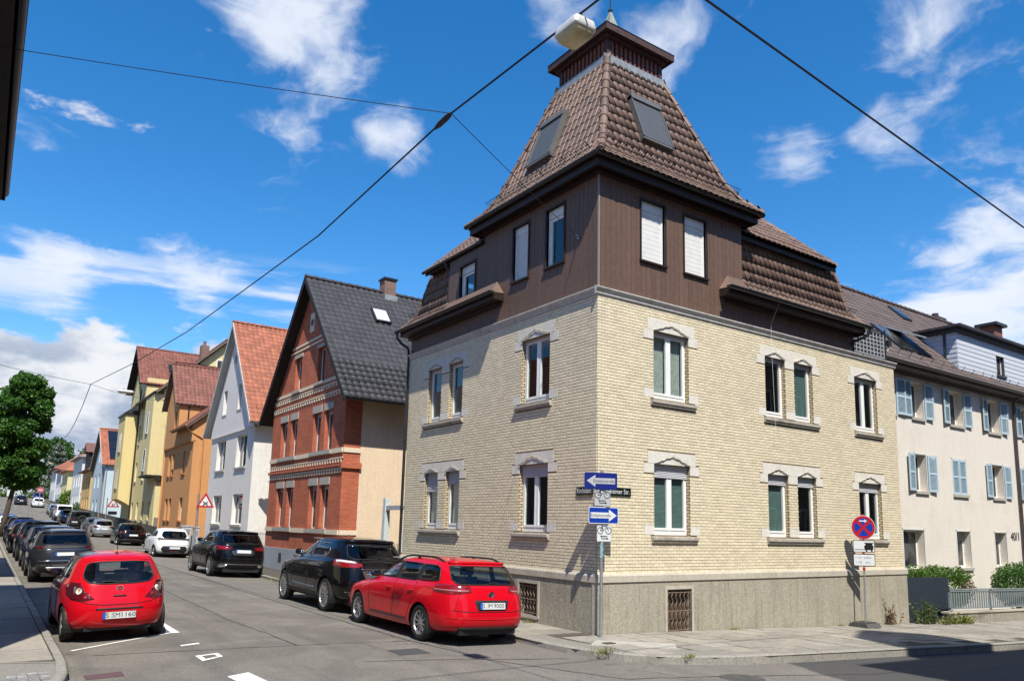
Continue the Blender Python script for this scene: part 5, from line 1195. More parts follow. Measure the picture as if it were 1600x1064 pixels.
# roof: eave, gutter, tiled slope, ridge
EZ, EY, RYN, RZN = 6.98, 2.50, 6.9, 11.55
mb = MB(); FN.box(mb, NX0, NX1, 6.84, 6.90, 0, .45); FN.box(mb, NX0, NX1, 6.70, 6.84, 0, .06); FN.box(mb, NX0, NX1, 6.90, 6.98, .40, .45); mb.build('eaves_box', M('brown_eaves', (.10, .075, .06), .6, .15), NB)
mb = MB(); gutter(mb, [(NX0, EY-.07, 6.99), (NX1, EY-.07, 6.99)], .08); mb.build('gutter', M('brown_gutter', (.06, .045, .04), .4, .2, spec=.5), NB)
mb = MB(); mb.tube([(26.1, EY-.02, 7.05), (26.1, EY+.1, 6.9), (26.1, 2.9, 6.6), (26.1, 2.9, -2)], .06, 8); mb.build('downpipe', M('brown_gutter', (.06, .045, .04), .4, .2), NB)
mb = MB(); mb.quad((NX0, EY, EZ), (NX1, EY, EZ), (NX1, RYN, RZN), (NX0, RYN, RZN)); mb.quad((NX0, RYN, RZN), (NX1, RYN, RZN), (NX1, 11.3, EZ), (NX0, 11.3, EZ)); mb.poly([(NX0, EY, EZ), (NX0, RYN, RZN), (NX0, 11.3, EZ)]); nro = mb.build('roof', m_ntile, NB)
rest = MB(); S = Vector((0, RYN-EY, RZN-EZ)); tiles(nro, (NX0, EY, EZ+.01), (1, 0, 0), S, [(0, 0), (NX1-NX0-8, 0), (NX1-NX0-8, S.length), (0, S.length)], .30, .36, m_ntile, [0], rest, .016); rest.build('tile_rest', m_ntile, nro, kind='stuff')
mb = MB(); ridge(mb, (NX0, RYN, RZN+.02), (NX1, RYN, RZN+.02), .12, .4); mb.build('ridge_tiles', m_ntile, nro, kind='stuff')
Sn = S.normalized(); Nn = Vector((0, -Sn.z, Sn.y))
for x in [12+.8*i for i in range(30)]:
    p = Vector((x, EY, EZ))+Sn*.55; mb = MB(); mb.tube([p, p+Nn*.22, p+Nn*.22+Sn*.06], .012, 4); mb.build('snow_hook', dark_metal, nro)
def nsky(x, s0, w, l, op=0.):
    p = Vector((x, EY, EZ))+Sn*s0+Nn*.03; mb = MB(); mb.obox(p, (w, 0, 0), Sn*l, Nn*.07); so2 = mb.build('skylight', dark_metal, NB); mb = MB()
    if op: 
        mb.obox(p+Nn*.08, (w, 0, 0), (Sn*math.cos(op)+Nn*math.sin(op))*-l*.0+Sn*l*.96, Nn*.02); mb.v = []; mb.f = []
        base_p = p+Sn*l+Nn*.08; dv = (-Sn*math.cos(op)+Nn*math.sin(op))*l; mb.obox(base_p, (w, 0, 0), dv, Nn*.05); mb.build('open_sash', M('skylight_sash', (.45, .5, .53), .1, .05, spec=.7), so2)
    else: mb.obox(p+Nn*.072+Vector((.07, 0, 0))+Sn*.07, (w-.14, 0, 0), Sn*(l-.14), Nn*.008); mb.build('pane', fgl, so2)
nsky(22.85, 4.7, .75, 1.0); nsky(17.75, 1.1, 1.0, 1.65); nsky(18.9, 1.1, 1.1, 1.65, .35)
# clad flat-roofed dormer
m_cladw = M('grey_fibre_cladding', (.50, .53, .58), .7, .06, 20, .002, 40, island=.06); DX0 = 21.65; DY = 3.0; DZ0, DZ1 = 7.40, 9.05
dwin = [(25.0, 25.75, 7.75, 8.62), (28.3, 28.9, 7.75, 8.62)]
FD = Fac((0, DY, 0), (1, 0, 0), (0, -1, 0)); FDs = Fac((DX0, DY, 0), (0, 1, 0), (-1, 0, 0))
mb = MB(); FD.wall(mb, [(DX0, DZ0-.2), (38, DZ0-.2), (38, DZ1), (DX0, DZ1)], dwin, .15); FDs.box(mb, 0, 4.2, DZ0-.2, DZ1, -.1, 0); do = mb.build('dormer', M('dark_board_gap', (.06, .065, .075), .8, .1), NB)
z = DZ0-.15
while z < DZ1-.02:
    mb = MB(); e = min(z+.19, DZ1); segs = [(DX0, dwin[0][0]), (dwin[0][1], dwin[1][0]), (dwin[1][1], 38)] if (e > dwin[0][2]+.05 and z < dwin[0][3]-.05) else [(DX0, 38)]
    for (a, b) in segs: mb.prism([FD.p(a, z+.007, .0), FD.p(a, z+.007, .022), FD.p(a, e, .008), FD.p(a, e, 0)], FD.U*(b-a))
    if len(segs) == 1: mb.build('cladding_board', m_cladw, do)
    else:
        for (a, b) in segs: t = MB(); t.prism([FD.p(a, z+.007, .0), FD.p(a, z+.007, .022), FD.p(a, e, .008), FD.p(a, e, 0)], FD.U*(b-a)); t.build('cladding_board', m_cladw, do)
    mb = MB(); mb.prism([FDs.p(0, z+.007, .0), FDs.p(0, z+.007, .022), FDs.p(0, e, .008), FDs.p(0, e, 0)], FDs.U*4.2); mb.build('cladding_board', m_cladw, do); z += .19
for (a, b, s, h) in dwin: win(FD, a, b, s, h, NB, 1, -.12, fr_=.06, sill=dark_metal)
mb = MB(); mb.box(DX0-.28, 38, DY-.30, DY+4.3, 9.22, 9.32); mb.box(DX0-.12, 38, DY-.12, DY+4.2, DZ1, 9.22); mb.build('dormer_roof', M('bitumen_edge', (.03, .03, .035), .6, .2), NB)
mb = MB(); mb.tube([(DX0-.06, DY+.45, 9.2), (DX0-.06, DY+.45, 7.45)], .05, 6); mb.build('downpipe', dark_metal, NB)
mb = MB(); mb.box(32.9, 33.8, 6.2, 6.9, 9, 11.95); ch = mb.build('chimney', M('clay_chimney', (.19, .075, .045), .8, .12), NB); mb = MB(); mb.box(32.72, 33.98, 6.0, 7.1, 11.95, 12.1); mb.build('chimney_cap', dark_metal, ch)
mb = MB(); mb.box(28.1, 29.1, 6.8, 7.3, 10.6, 11.75); mb.tube([(28.4, 7.0, 11.75), (28.4, 7.0, 11.92)], .16, 8); mb.build('chimney', M('dark_chimney', (.06, .045, .04), .8, .2), NB)
text_obj('40/1', .48, black_plastic, NB, (25.55, 2.985, .95), (1, 0, 0), (0, 0, 1), .004, 'house_number', .74)
# front garden: dark slat fence, low wall with a metal railing, hedge and bushes
def top_z(x): return base(x, 0)+.105
m_lw = M('low_wall_concrete', (.30, .27, .225), .9, .2, 14, .006, 50, stain=.5, stainc=(.15, .12, .10), streak=.5)
GW = thing('low_wall', 'low stained concrete garden wall under the metal railing', 'wall', (20, -.15, -1.7))
mb = MB(); mb.add([(12.9, -.30, -2.2), (40, -.30, -3.4), (40, -.12, -3.4), (12.9, -.12, -2.2), (12.9, -.30, -1.26), (40, -.30, -1.85), (40, -.12, -1.85), (12.9, -.12, -1.26)], [(4, 5, 6, 7), (0, 1, 5, 4), (3, 0, 4, 7), (2, 3, 7, 6)]); mb.build('wall_body', m_lw, GW)
mb = MB(); mb.add([(12.85, -.33, -1.26), (40, -.33, -1.85), (40, -.09, -1.85), (12.85, -.09, -1.26), (12.85, -.33, -1.21), (40, -.33, -1.80), (40, -.09, -1.80), (12.85, -.09, -1.21)], [(4, 5, 6, 7), (0, 1, 5, 4), (3, 0, 4, 7), (0, 3, 2, 1)]); mb.build('wall_cap', m_ledge, GW)
RLm = M('grey_green_railing_paint', (.19, .225, .235), .5, .1, spec=.5)
RL = thing('railing', 'grey metal bar railing on the low garden wall', 'railing', (16, -.2, -1.2)); rz = lambda x: -1.21-.0217*(x-12.85)
mb = MB(); L2 = Vector((14, 0, -.0217*14))
for dz in (.06, .55, .60): mb.obox((13.1, -.235, rz(13.1)+dz), L2, (0, .05, 0), (0, 0, .035))
for x in (13.1, 15.6, 18.1, 20.6, 23.1, 26.5): mb.box(x, x+.05, -.235, -.185, rz(x)-.02, rz(x)+.63)
mb.build('rail_frame', RLm, RL)
bm_ = MB(); bm_.box(-.032, .032, -.01, .01, 0, .47); bme = bpy.data.meshes.new('bar'); bme.from_pydata(bm_.v, [], bm_.f); bme.materials.append(RLm)
x = 13.25
while x < 26.5: inst('bar', bme, RL, Matrix.Translation((x, -.21, rz(x)+.085))); x += .142
DF = thing('slat_fence', 'dark blue-grey slatted privacy fence beside the corner house', 'fence', (12.7, .2, -1.4)); m_df = M('dark_slate_slat', (.022, .032, .045), .5, .12, 14, spec=.4)
for i in range(17):
    x = 11.55+i*.142; t = MB(); zt = -.27-.002*i; t.box(x, x+.135, .20, .225, -1.5, zt); t.build('slat', m_df, DF)
t = MB(); t.box(11.5, 13.98, .226, .25, -.75, -.70); t.box(11.5, 13.98, .226, .25, -1.2, -1.15); t.build('rail', m_df, DF)
DF2 = MB(); 
# across the side street and behind the camera: tall houses that shade the junction
m_opp = stucco('opposite_render', (.30, .24, .18)); 
def block(name, label, x0, x1, y0, y1, ze, zr, wallm, roofm, faces, gable=None):
    H = thing(name, label, 'house', ((x0+x1)/2, (y0+y1)/2, -1.3)); mb = MB(); mb.box(x0, x1, y0, y1, -2.2, ze); mb.build('wall', wallm, H)
    mb = MB(); e = .45; c = [(x0-e, y0-e, ze), (x1+e, y0-e, ze), (x1+e, y1+e, ze), (x0-e, y1+e, ze)]; ym = (y0+y1)/2; xm = (x0+x1)/2
    if x1-x0 > y1-y0: mb.add(c+[(x0-e, ym, zr), (x1+e, ym, zr)], [(0, 1, 5, 4), (1, 2, 5), (2, 3, 4, 5), (3, 0, 4), (0, 3, 2, 1)])
    else: mb.add(c+[(xm, y0-e, zr), (xm, y1+e, zr)], [(0, 1, 4), (1, 2, 5, 4), (2, 3, 5), (3, 0, 4, 5), (0, 3, 2, 1)])
    mb.build('roof', roofm, H)
    for Ff, us, vs_ in faces:
        for u in us:
            for v in vs_: win(Ff, u, u+1.1, v, v+1.5, H, 2, .03, fr_=.09)
    if gable: x_, w_, z_ = gable; mb = MB(); mb.prism([(x_-w_, y1-.2, ze-.2), (x_+w_, y1-.2, ze-.2), (x_+w_, y1-.2, z_-w_), (x_, y1-.2, z_), (x_-w_, y1-.2, z_-w_)], (0, .6, 0)); mb.build('gable', wallm, H)
    return H
Fop = Fac((0, -12.5, 0), (1, 0, 0), (0, 1, 0))
block('opposite_house', 'tall rendered house across the side street', -.2, 48, -23, -12.5, 12.4, 17, m_opp, ft_r, [(Fop, [1+2.6*i for i in range(14)], [.6, 3.6, 6.6, 9.4])], (3.0, 1.5, 17.0))
m_lb = stucco('grey_left_render', (.42, .42, .41)); Flb = Fac((-10.75, 0, 0), (0, 1, 0), (1, 0, 0))
LBH = block('left_house', 'grey house on the left with dark overhanging eaves', -20, -10.72, -.6, 8.3, 7.9, 10.6, m_lb, ft_b, [(Flb, [.3, 2.9, 5.6], [.4, 3.2, 5.8])])
mb = MB(); mb.box(-10.72, -10.20, -1.0, 8.6, 7.86, 7.93); mb.box(-10.24, -10.18, -1.0, 8.6, 7.86, 8.05); mb.build('eaves_soffit', m_soff, LBH)
mb = MB(); gutter(mb, [(-10.20, 8.65, 8.05), (-10.16, -1.0, 8.05)], .07); mb.tube([(-10.2, 8.5, 8.0), (-10.5, 8.5, 7.8), (-10.66, 8.2, 7.5), (-10.66, 8.2, -1)], .045, 6); mb.build('gutter', dark_metal, LBH)
Flb2 = Fac((-10.95, 0, 0), (0, 1, 0), (1, 0, 0))
block('left_house', 'red-roofed house further along on the left', -20, -10.98, 13.5, 24, 6.0, 10.5, stucco('left_cream_render', (.55, .48, .36)), ft_r, [(Flb2, [14.6, 17.6, 20.8], [.4, 3.2])])
block('left_house', 'white house beyond the big tree on the left', -20, -11.2, 30, 42, 6.3, 10.2, m_w3, ft_r, [(Fac((-11.17, 0, 0), (0, 1, 0), (1, 0, 0)), [31.5, 35, 38.5], [.6, 3.4])])
block('left_house', 'yellow house far along on the left', -21, -11.2, 48, 60, 6.6, 10.6, m_py, ft_b, [])
block('left_house', 'pale house past the tree on the left', -21, -11.2, 66, 90, 7.0, 11.0, m_w4, ft_r, [])
Fbk = Fac((0, -13.2, 0), (1, 0, 0), (0, 1, 0))
block('opposite_house', 'house behind the camera across the junction', -24, -10, -24, -13.4, 6.5, 11, stucco('opposite_white_render', (.55, .53, .48)), ft_o, [(Fac((0, -13.37, 0), (1, 0, 0), (0, 1, 0)), [-21, -18, -15, -12.5], [.5, 3.4])])
# ================================================================== cars
def interp_levels(keys, n):
    """Catmull-Rom through the key levels"""
    out = []; m = len(keys)
    for i in range(m-1):
        p0 = keys[max(i-1, 0)]; p1 = keys[i]; p2 = keys[i+1]; p3 = keys[min(i+2, m-1)]
        for q in range(n):
            t = q/n; out.append([.5*((2*b)+(c-a)*t+(2*a-5*b+4*c-d)*t*t+(3*b-a-3*c+d)*t**3) if not lin else b+(c-b)*t for a, b, c, d, lin in zip(p0, p1, p2, p3, [False]*len(p1))])
    out.append(list(keys[-1])); return out
def car_body(keys, n_sub=3, nring=112):
    """keys: (yf, zf, yr, zr, w, zs, nexp_front, nexp_rear). Rings from the sill up to the roof; returns verts, faces"""
    lv = interp_levels(keys, n_sub); V = []; Fc = []; H = nring
    for (yf, zf, yr, zr, w, zs, nf, nr) in lv:
        yc = (yf+yr)/2+.05; raw = []
        for i in range(241):
            ph = math.pi*i/240
            if ph <= math.pi/2: e = 2/nf; b = yf-yc
            else: e = 2/nr; b = yr-yc
            c = math.cos(ph); s = math.sin(ph); raw.append((w*abs(s)**e, yc+(yf-yc if c > 0 else -(yr-yc)*-1)*(abs(c)**e)))
        cum = [0]
        for a, b in zip(raw, raw[1:]): cum.append(cum[-1]+math.hypot(b[0]-a[0], b[1]-a[1]))
        half = []; j = 0
        for k in range(H+1):
            s = cum[-1]*k/H
            while j < 239 and cum[j+1] < s: j += 1
            t = (s-cum[j])/max(1e-9, cum[j+1]-cum[j]); half.append((raw[j][0]+(raw[j+1][0]-raw[j][0])*t, raw[j][1]+(raw[j+1][1]-raw[j][1])*t))
        ring = []
        for (x, y) in half:
            z = zs
            if y > yc: q = (y-yc)/max(1e-6, yf-yc); z += (zf-zs)*q**3
            else: q = (y-yc)/min(-1e-6, yr-yc); z += (zr-zs)*q**3
            ring.append((x, y, z))
        V.append(ring+[(-x, y, z) for (x, y, z) in ring[-2:0:-1]])
    R = 2*H; verts = [p for r_ in V for p in r_]
    for i in range(len(V)-1):
        for k in range(R): Fc.append((i*R+k, i*R+(k+1) % R, (i+1)*R+(k+1) % R, (i+1)*R+k))
    top = (len(V)-1)*R
    for k in range(H): Fc.append((top+k, top+k+1, top+(R-k-1) % R, top+(R-k) % R))     # roof strip
    for k in range(H): Fc.append(((R-k) % R, (R-k-1) % R, k+1, k))                        # floor
    return verts, Fc
class Car:
    def __init__(s, sp):
        s.sp = sp; V, Fc = car_body(sp['keys']); s.V = [Vector(v) for v in V]
        Fc = [tuple(dict.fromkeys(f)) for f in Fc]; Fc = [f for f in Fc if len(f) >= 3]
        s.bvh = BVHTree.FromPolygons(s.V, Fc); s.F = Fc; s.kill = set(); s.parts = []
    def cast(s, o, d):
        h = s.bvh.ray_cast(Vector(o), Vector(d)); return (h[0], h[1]) if h[0] is not None else (None, None)
    def frame(s, side):
        """(origin, horizontal axis, ray direction) of a projection"""
        k = .707
        return {'L': (Vector((-4, 0, 0)), Vector((0, 1, 0)), Vector((1, 0, 0))), 'R': (Vector((4, 0, 0)), Vector((0, 1, 0)), Vector((-1, 0, 0))), 'B': (Vector((0, -6, 0)), Vector((1, 0, 0)), Vector((0, 1, 0))),
                'F': (Vector((0, 6, 0)), Vector((1, 0, 0)), Vector((0, -1, 0))), 'BL': (Vector((-3, -3, 0)), Vector((k, -k, 0)), Vector((k, k, 0))), 'BR': (Vector((3, -3, 0)), Vector((k, k, 0)), Vector((-k, k, 0))), 'FL': (Vector((-3, 3, 0)), Vector((k, k, 0)), Vector((k, -k, 0))),
                'T': (Vector((0, 0, 6)), Vector((1, 0, 0)), Vector((0, 0, -1)))}[side]
    def hit(s, side, a, z, off=0.):
        O, A, D = s.frame(side)
        p, n = s.cast(O+A*a+Vector((0, 0, z)), D)
        if p is None: return None
        if n.dot(D) > 0: n = -n
        return p+n*off
    def decal(s, side, poly, off=.005, step=.06, skirt=.012):
        O, A, D = s.frame(side); P = [Vector(p) for p in poly]; Q = []
        for a, b in zip(P, P[1:]+P[:1]):
            k = max(1, int((b-a).length/step)); Q += [a.lerp(b, i/k) for i in range(k)]
        n = len(Q); pts = list(Q); x0 = min(p.x for p in Q); x1 = max(p.x for p in Q); y0 = min(p.y for p in Q); y1 = max(p.y for p in Q); pl = [(p.x, p.y) for p in Q]
        gx = x0+step/2
        while gx < x1:
            gy = y0+step/2
            while gy < y1:
                if pt_in(pl, gx, gy) and min((Vector((gx, gy))-q).length for q in Q) > step*.4: pts.append(Vector((gx, gy)))
                gy += step
            gx += step
        vs_, _, fs_, *_ = delaunay_2d_cdt(pts, [(i, (i+1) % n) for i in range(n)], [], 1, 1e-5)
        out = []; ok = {}; inn = []
        for i, v in enumerate(vs_):
            p, nn = s.cast(O+A*v.x+Vector((0, 0, v.y)), D)
            if p is None: continue
            if nn.dot(D) > 0: nn = -nn
            ok[i] = len(out); out.append(p+nn*off); inn.append(p-nn*skirt)
        fs2 = [tuple(ok[i] for i in f) for f in fs_ if all(i in ok for i in f)]
        mb = MB(); mb.add(out, fs2)
        if skirt:
            ed = {}
            for f in fs2:
                for a, b in zip(f, f[1:]+f[:1]): ed[(min(a, b), max(a, b))] = ed.get((min(a, b), max(a, b)), 0)+1
            k = len(mb.v); mb.v += [tuple(p) for p in inn]
            for (a, b), c in ed.items():
                if c == 1: mb.f.append((a, b, k+b, k+a))
        return mb
    def open(s, side, poly, shrink=.0):
        """remove body skin behind a window"""
        O, A, D = s.frame(side)
        for i, f in enumerate(s.F):
            if i in s.kill: continue
            c = sum((s.V[j] for j in f), Vector())/len(f)
            a = c.dot(A)-O.dot(A); 
            if side in 'LR' and (c.x > 0) != (side == 'R'): continue
            if side == 'B' and c.y > s.sp['ymid']: continue
            if side == 'F' and c.y < s.sp['ymid']: continue
            if pt_in(poly, a, c.z) : s.kill.add(i)
    def build(s, name, mat, parent):
        V = [v.copy() for v in s.V]; F = [f for i, f in enumerate(s.F) if i not in s.kill]
        for (yw, r) in s.sp['axles']:
            keep = []; cz = s.sp['wr']
            for f in F:
                c = sum((V[j] for j in f), Vector())/len(f)
                if abs(c.x) > s.sp['inner'] and math.hypot(c.y-yw, c.z-cz) < r: continue
                keep.append(f)
            ed = {}
            for f in keep:
                for a, b in zip(f, f[1:]+f[:1]): ed[(min(a, b), max(a, b))] = ed.get((min(a, b), max(a, b)), 0)+1
            for (a, b), c in ed.items():
                if c == 1:
                    for j in (a, b):
                        d = math.hypot(V[j].y-yw, V[j].z-cz)
                        if abs(V[j].x) > s.sp['inner']-.02 and d < r+.07 and d > r-.12 and V[j].z > .24:
                            kx = r/d; V[j].y = yw+(V[j].y-yw)*kx; V[j].z = cz+(V[j].z-cz)*kx
            F = keep
        me = bpy.data.meshes.new(name); me.from_pydata([tuple(v) for v in V], [], F); me.validate(); me.materials.append(mat)
        return link(name, me, parent, auto=38)
WHEELS = {}
def wheel_parts(r, style, w=.21):
    key = (r, style)
    if key in WHEELS: return WHEELS[key]
    t = MB(); rim = r*(.66 if style != 'suv' else .74); hw = w/2
    t.lathe((0, 0, 0), (1, 0, 0), [(rim, -hw*.85), (rim+.02, -hw), (r-.03, -hw), (r, -hw*.72), (r, hw*.72), (r-.03, hw), (rim+.02, hw), (rim, hw*.85)], 40)
    tm = bpy.data.meshes.new('tyre'); tm.from_pydata([tuple(v) for v in t.v], [], t.f); tm.materials.append(rubber); tm.polygons.foreach_set('use_smooth', [True]*len(tm.polygons))
    q = MB(); q.lathe((0, 0, 0), (1, 0, 0), [(rim, -hw*.9), (rim-.012, -hw*.86), (rim-.02, -hw*.7), (rim-.03, 0), (rim-.03, hw*.8), (0, hw*.8)], 40)
    n = {'multi': 10, 'suv': 10, 'five': 5, 'plain': 7}[style]
    for i in range(n):
        a = 2*math.pi*i/n; sp = [(-.17, .0)] if style == 'five' else [(0, 0)]
        for da in ((-.13, .13) if style in ('five', 'suv') else (0,)):
            c0 = Vector((0, math.cos(a), math.sin(a))); c1 = Vector((0, math.cos(a+da), math.sin(a+da))); tn = Vector((0, -math.sin(a), math.cos(a)))
            A = c0*.04+Vector((-hw*.62, 0, 0)); B = c1*(rim-.012)+Vector((-hw*.80, 0, 0)); wd = .016 if style != 'plain' else .03
            q.add([A-tn*wd, A+tn*wd, B+tn*wd*.8, B-tn*wd*.8, A-tn*wd+Vector((.03, 0, 0)), A+tn*wd+Vector((.03, 0, 0)), B+tn*wd*.8+Vector((.03, 0, 0)), B-tn*wd*.8+Vector((.03, 0, 0))], [(0, 1, 2, 3), (0, 4, 5, 1), (1, 5, 6, 2), (2, 6, 7, 3), (3, 7, 4, 0)])
    q.lathe((-hw*.70, 0, 0), (1, 0, 0), [(0, 0), (.045, .0), (.065, .015), (.07, .04)], 16)
    rm = bpy.data.meshes.new('rim'); rm.from_pydata([tuple(v) for v in q.v], [], q.f); rm.materials.append(m_alloy)
    dk = MB(); dk.disc((hw*.1, 0, 0), (1, 0, 0), rim-.03, .02, 24); dm = bpy.data.meshes.new('brake_disc'); dm.from_pydata([tuple(v) for v in dk.v], [], dk.f); dm.materials.append(dark_metal)
    WHEELS[key] = (tm, rm, dm); return WHEELS[key]
m_alloy = M('alloy_rim', (.50, .50, .51), .28, .06, 20, metal=.85)
m_lens = M('red_tail_lens', (.22, .004, .006), .12, .25, 30, spec=.6, coat=1.)
m_lensd = M('dark_red_tail_lens', (.08, .002, .004), .10, .2, 30, spec=.6, coat=1.)
m_lensw = M('clear_lamp_lens', (.62, .60, .58), .15, .1, spec=.6, coat=1.)
m_amber = M('amber_bulb', (.55, .28, .10), .3, .1)
m_plate = M('plate_white', (.60, .61, .60), .4, .03); m_plateb = M('plate_blue', (.02, .10, .45), .4, .05); m_ink = M('black_print', (.01, .01, .01), .5, .0)
m_seat = M('grey_seat_cloth', (.21, .21, .21), .9, .2, 40); m_inner = M('car_interior', (.13, .13, .13), .9, .2)
m_beige = M('pale_headlining', (.32, .31, .29), .9, .1)
m_trim = M('matt_black_trim', (.015, .015, .016), .55, .15, 40)
m_gap = M('shut_line', (.006, .005, .005), .8, 0)
carglass_light = MG('car_glass_clear', (.50, .56, .54), ior=1.5)

def make_car(name, sp, paint, plate=None, plate_txt=None):
    c = Car(sp); root = thing(name, '', 'car', (0, 0, 0), world=False)
    for side in 'LR':
        sg = -1 if side == 'L' else 1
        for poly in sp['side_win']: c.open(side, poly)
    c.open('B', sp['rear_win']); c.open('F', sp['front_win'])
    body = c.build('body', paint, root)
    gl = sp.get('glass', carglass)
    for side in 'LR':
        for i, poly in enumerate(sp['side_win']):
            c.decal(side, poly, .003, .07, .008).build('side_window', sp.get('glass_front', gl) if i == 0 else gl, root, smooth=True)
        # dark window surround
        if sp.get('surround'):
            mb = MB()
            for poly in sp['side_win']:
                pts = [c.hit(side, a, z, .006) for a, z in dens(poly, .06)]; pts = [p for p in pts if p]
                mb.tube(pts+[pts[0]], sp.get('surround_r', .012), 6, False)
            mb.build('window_trim', chrome if sp['surround'] == 'chrome' else m_trim, root, smooth=True)
        mb = MB()
        for pl in sp.get('pillar', []):
            mb2 = c.decal(side, pl, .004, .06, .004); mb.add(mb2.v, mb2.f)
        if mb.v: mb.build('pillar_trim', m_trim, root, smooth=True)
        mb = MB()
        for seam in sp.get('seams', []):
            pts = [c.hit(side, a, z, .0005) for a, z in dens(seam, .05, False)]; pts = [p for p in pts if p]
            if len(pts) > 1: mb.tube(pts, .005, 5, False)
        if mb.v: mb.build('door_gap', m_gap, root)
        for (a, z) in sp.get('handles', []):
            mb = MB(); pts = [c.hit(side, a+da, z, o) for da, o in ((-.09, .004), (-.06, .022), (.06, .022), (.09, .004))]
            mb.tube(pts, .014, 6); mb.build('door_handle', sp.get('handle_mat') or paint, root, smooth=True)
        if sp.get('cladding'):
            mb2 = MB()
            for pl in sp['cladding']:
                q = c.decal(side, pl, .008, .07, .01); mb2.add(q.v, q.f)
            mb2.build('sill_cladding', m_trim, root, smooth=True)
        # mirror
        yM, zM = sp['mirror']; p = c.hit(side, yM, zM); sg = -1 if side == 'L' else 1
        if p:
            mb = MB(); ctr = p+Vector((sg*.13, -.01, .03)); n1, n2 = 8, 12; vs_ = []
            for i in range(n1+1):
                th = math.pi*i/n1
                for k in range(n2):
                    ph = 2*math.pi*k/n2; s1 = abs(math.sin(th))**.6; vs_.append(ctr+Vector((math.copysign(abs(math.cos(th))**.7, math.cos(th))*.115, s1*math.cos(ph)*.055+(.02 if math.cos(ph) > 0 else 0)*s1, s1*math.sin(ph)*.075)))
            mb.add(vs_, [(i*n2+k, i*n2+(k+1) % n2, (i+1)*n2+(k+1) % n2, (i+1)*n2+k) for i in range(n1) for k in range(n2)])
            mb.tube([p-Vector((sg*.03, 0, 0)), ctr-Vector((0, 0, .03))], .025, 6)
            mo = mb.build('mirror', sp.get('mirror_mat') or paint, root, smooth=True)
            mb = MB(); mb.obox(ctr+Vector((-.09, -.060, -.05)), (.18, 0, 0), (0, -.004, 0), (0, 0, .10)); mb.build('mirror_glass', M('mirror_glass', (.25, .26, .27), .08, .02, metal=1.), mo)
    c.decal('B', sp['rear_win'], .003, .06, .008).build('rear_window', sp.get('glass_rear', gl), root, smooth=True)
    mb = MB(); pts = [c.hit('B', a, z, .004) for a, z in dens(sp['rear_win'], .06)]; pts = [p for p in pts if p]; mb.tube(pts+[pts[0]], .011, 5, False); mb.build('window_seal', m_trim, root, smooth=True)
    c.decal('F', sp['front_win'], .003, .08, .008).build('windscreen', gl, root, smooth=True)
    for nm, side, poly, mat, off in sp.get('decals', []):
        c.decal(side, poly, off, .04 if nm.startswith('tail') or nm.startswith('lamp') else .05, .012).build(nm, mat, root, smooth=True)
    for nm, side, line, rad, mat in sp.get('lines', []):
        mb = MB(); pts = [c.hit(side, a, z, rad*.3) for a, z in dens(line, .05, False)]; pts = [p for p in pts if p]
        if len(pts) > 1: mb.tube(pts, rad, 6); mb.build(nm, mat, root, smooth=True)
    # plate
    px_, pz_ = sp['plate']; p = c.hit('B', px_, pz_, .012); q = c.hit('B', px_, pz_+.09, .012)
    if p:
        upv = (q-p).normalized(); upv = Vector((0, upv.y*.5, abs(upv.z))).normalized(); nb = Vector((0, -upv.z, upv.y)); o = p-upv*.055
        mb = MB(); mb.obox(o+Vector((-.265, 0, 0))-upv*.004, (.53, 0, 0), nb*.012, upv*.118); po = mb.build('number_plate', m_trim, root)
        mb = MB(); mb.obox(o+Vector((-.215, 0, 0))+nb*.0125, (.475, 0, 0), nb*.002, upv*.11); mb.build('plate_face', m_plate, po)
        mb = MB(); mb.obox(o+Vector((-.26, 0, 0))+nb*.0125, (.045, 0, 0), nb*.002, upv*.11); mb.build('plate_band', m_plateb, po)
        if plate_txt:
            X, Y, Z = Vector((1, 0, 0)), upv, nb
            for tx, cx_, fwid, mt in plate_txt:
                text_obj(tx, .105, m_ink, po, tuple(o+X*cx_+upv*.055+nb*.0158), X, Y, .0006, 'plate_lettering', fwid)
            mb = MB()
            for zz, rr in ((.078, .017), (.034, .017)): mb.disc(o+X*plate[0]+upv*zz+nb*.0148, nb, rr, .0012, 14)
            mb.build('plate_seal', M('seal_sticker', (.55, .53, .25), .5, .1), po)
    # wheels
    tm, rm, dm = wheel_parts(sp['wr'], sp['rims'])
    for (yw, r) in sp['axles']:
        for sg in (-1, 1):
            xw = sg*(sp['track']/2); m4 = Matrix.Translation((xw, yw, sp['wr'])) @ (Matrix.Rotation(math.pi, 4, 'Z') if sg > 0 else Matrix.Identity(4)) @ Matrix.Rotation(random.uniform(0, 6.2), 4, 'X')
            wo = bpy.data.objects.new('wheel', tm); COL.objects.link(wo); wo.parent = root; wo.matrix_basis = m4
            for nm, me in (('rim', rm), ('brake_disc', dm)):
                ro = bpy.data.objects.new(nm, me); COL.objects.link(ro); ro.parent = wo
            # arch liner
    mb = MB()
    for (yw, r) in sp['axles']:
        for sg in (-1, 1):
            n = 18; vs_ = []
            for xx in (sg*(sp['track']/2-.24), sg*(sp['track']/2+.07)):
                for k in range(n+1): an = math.pi*(-.12+1.24*k/n); vs_.append((xx, yw+math.cos(an)*(r+.012), sp['wr']+math.sin(an)*(r+.012)))
            mb.add(vs_, [(k, k+1, n+2+k, n+1+k) for k in range(n)]+[tuple(range(n+1))])
    mb.build('arch_liner', m_trim, root)
    # underbody and cabin
    mb = MB(); y0_, y1_ = sp['ends']; w_ = sp['track']/2-.2
    mb.box(-w_, w_, y0_+.12, y1_-.12, .20, .34); mb.build('underbody', m_trim, root)
    mb = MB(); zb = sp['belt']; ca, cb_ = sp['cabin']; zr_ = sp['roofz']
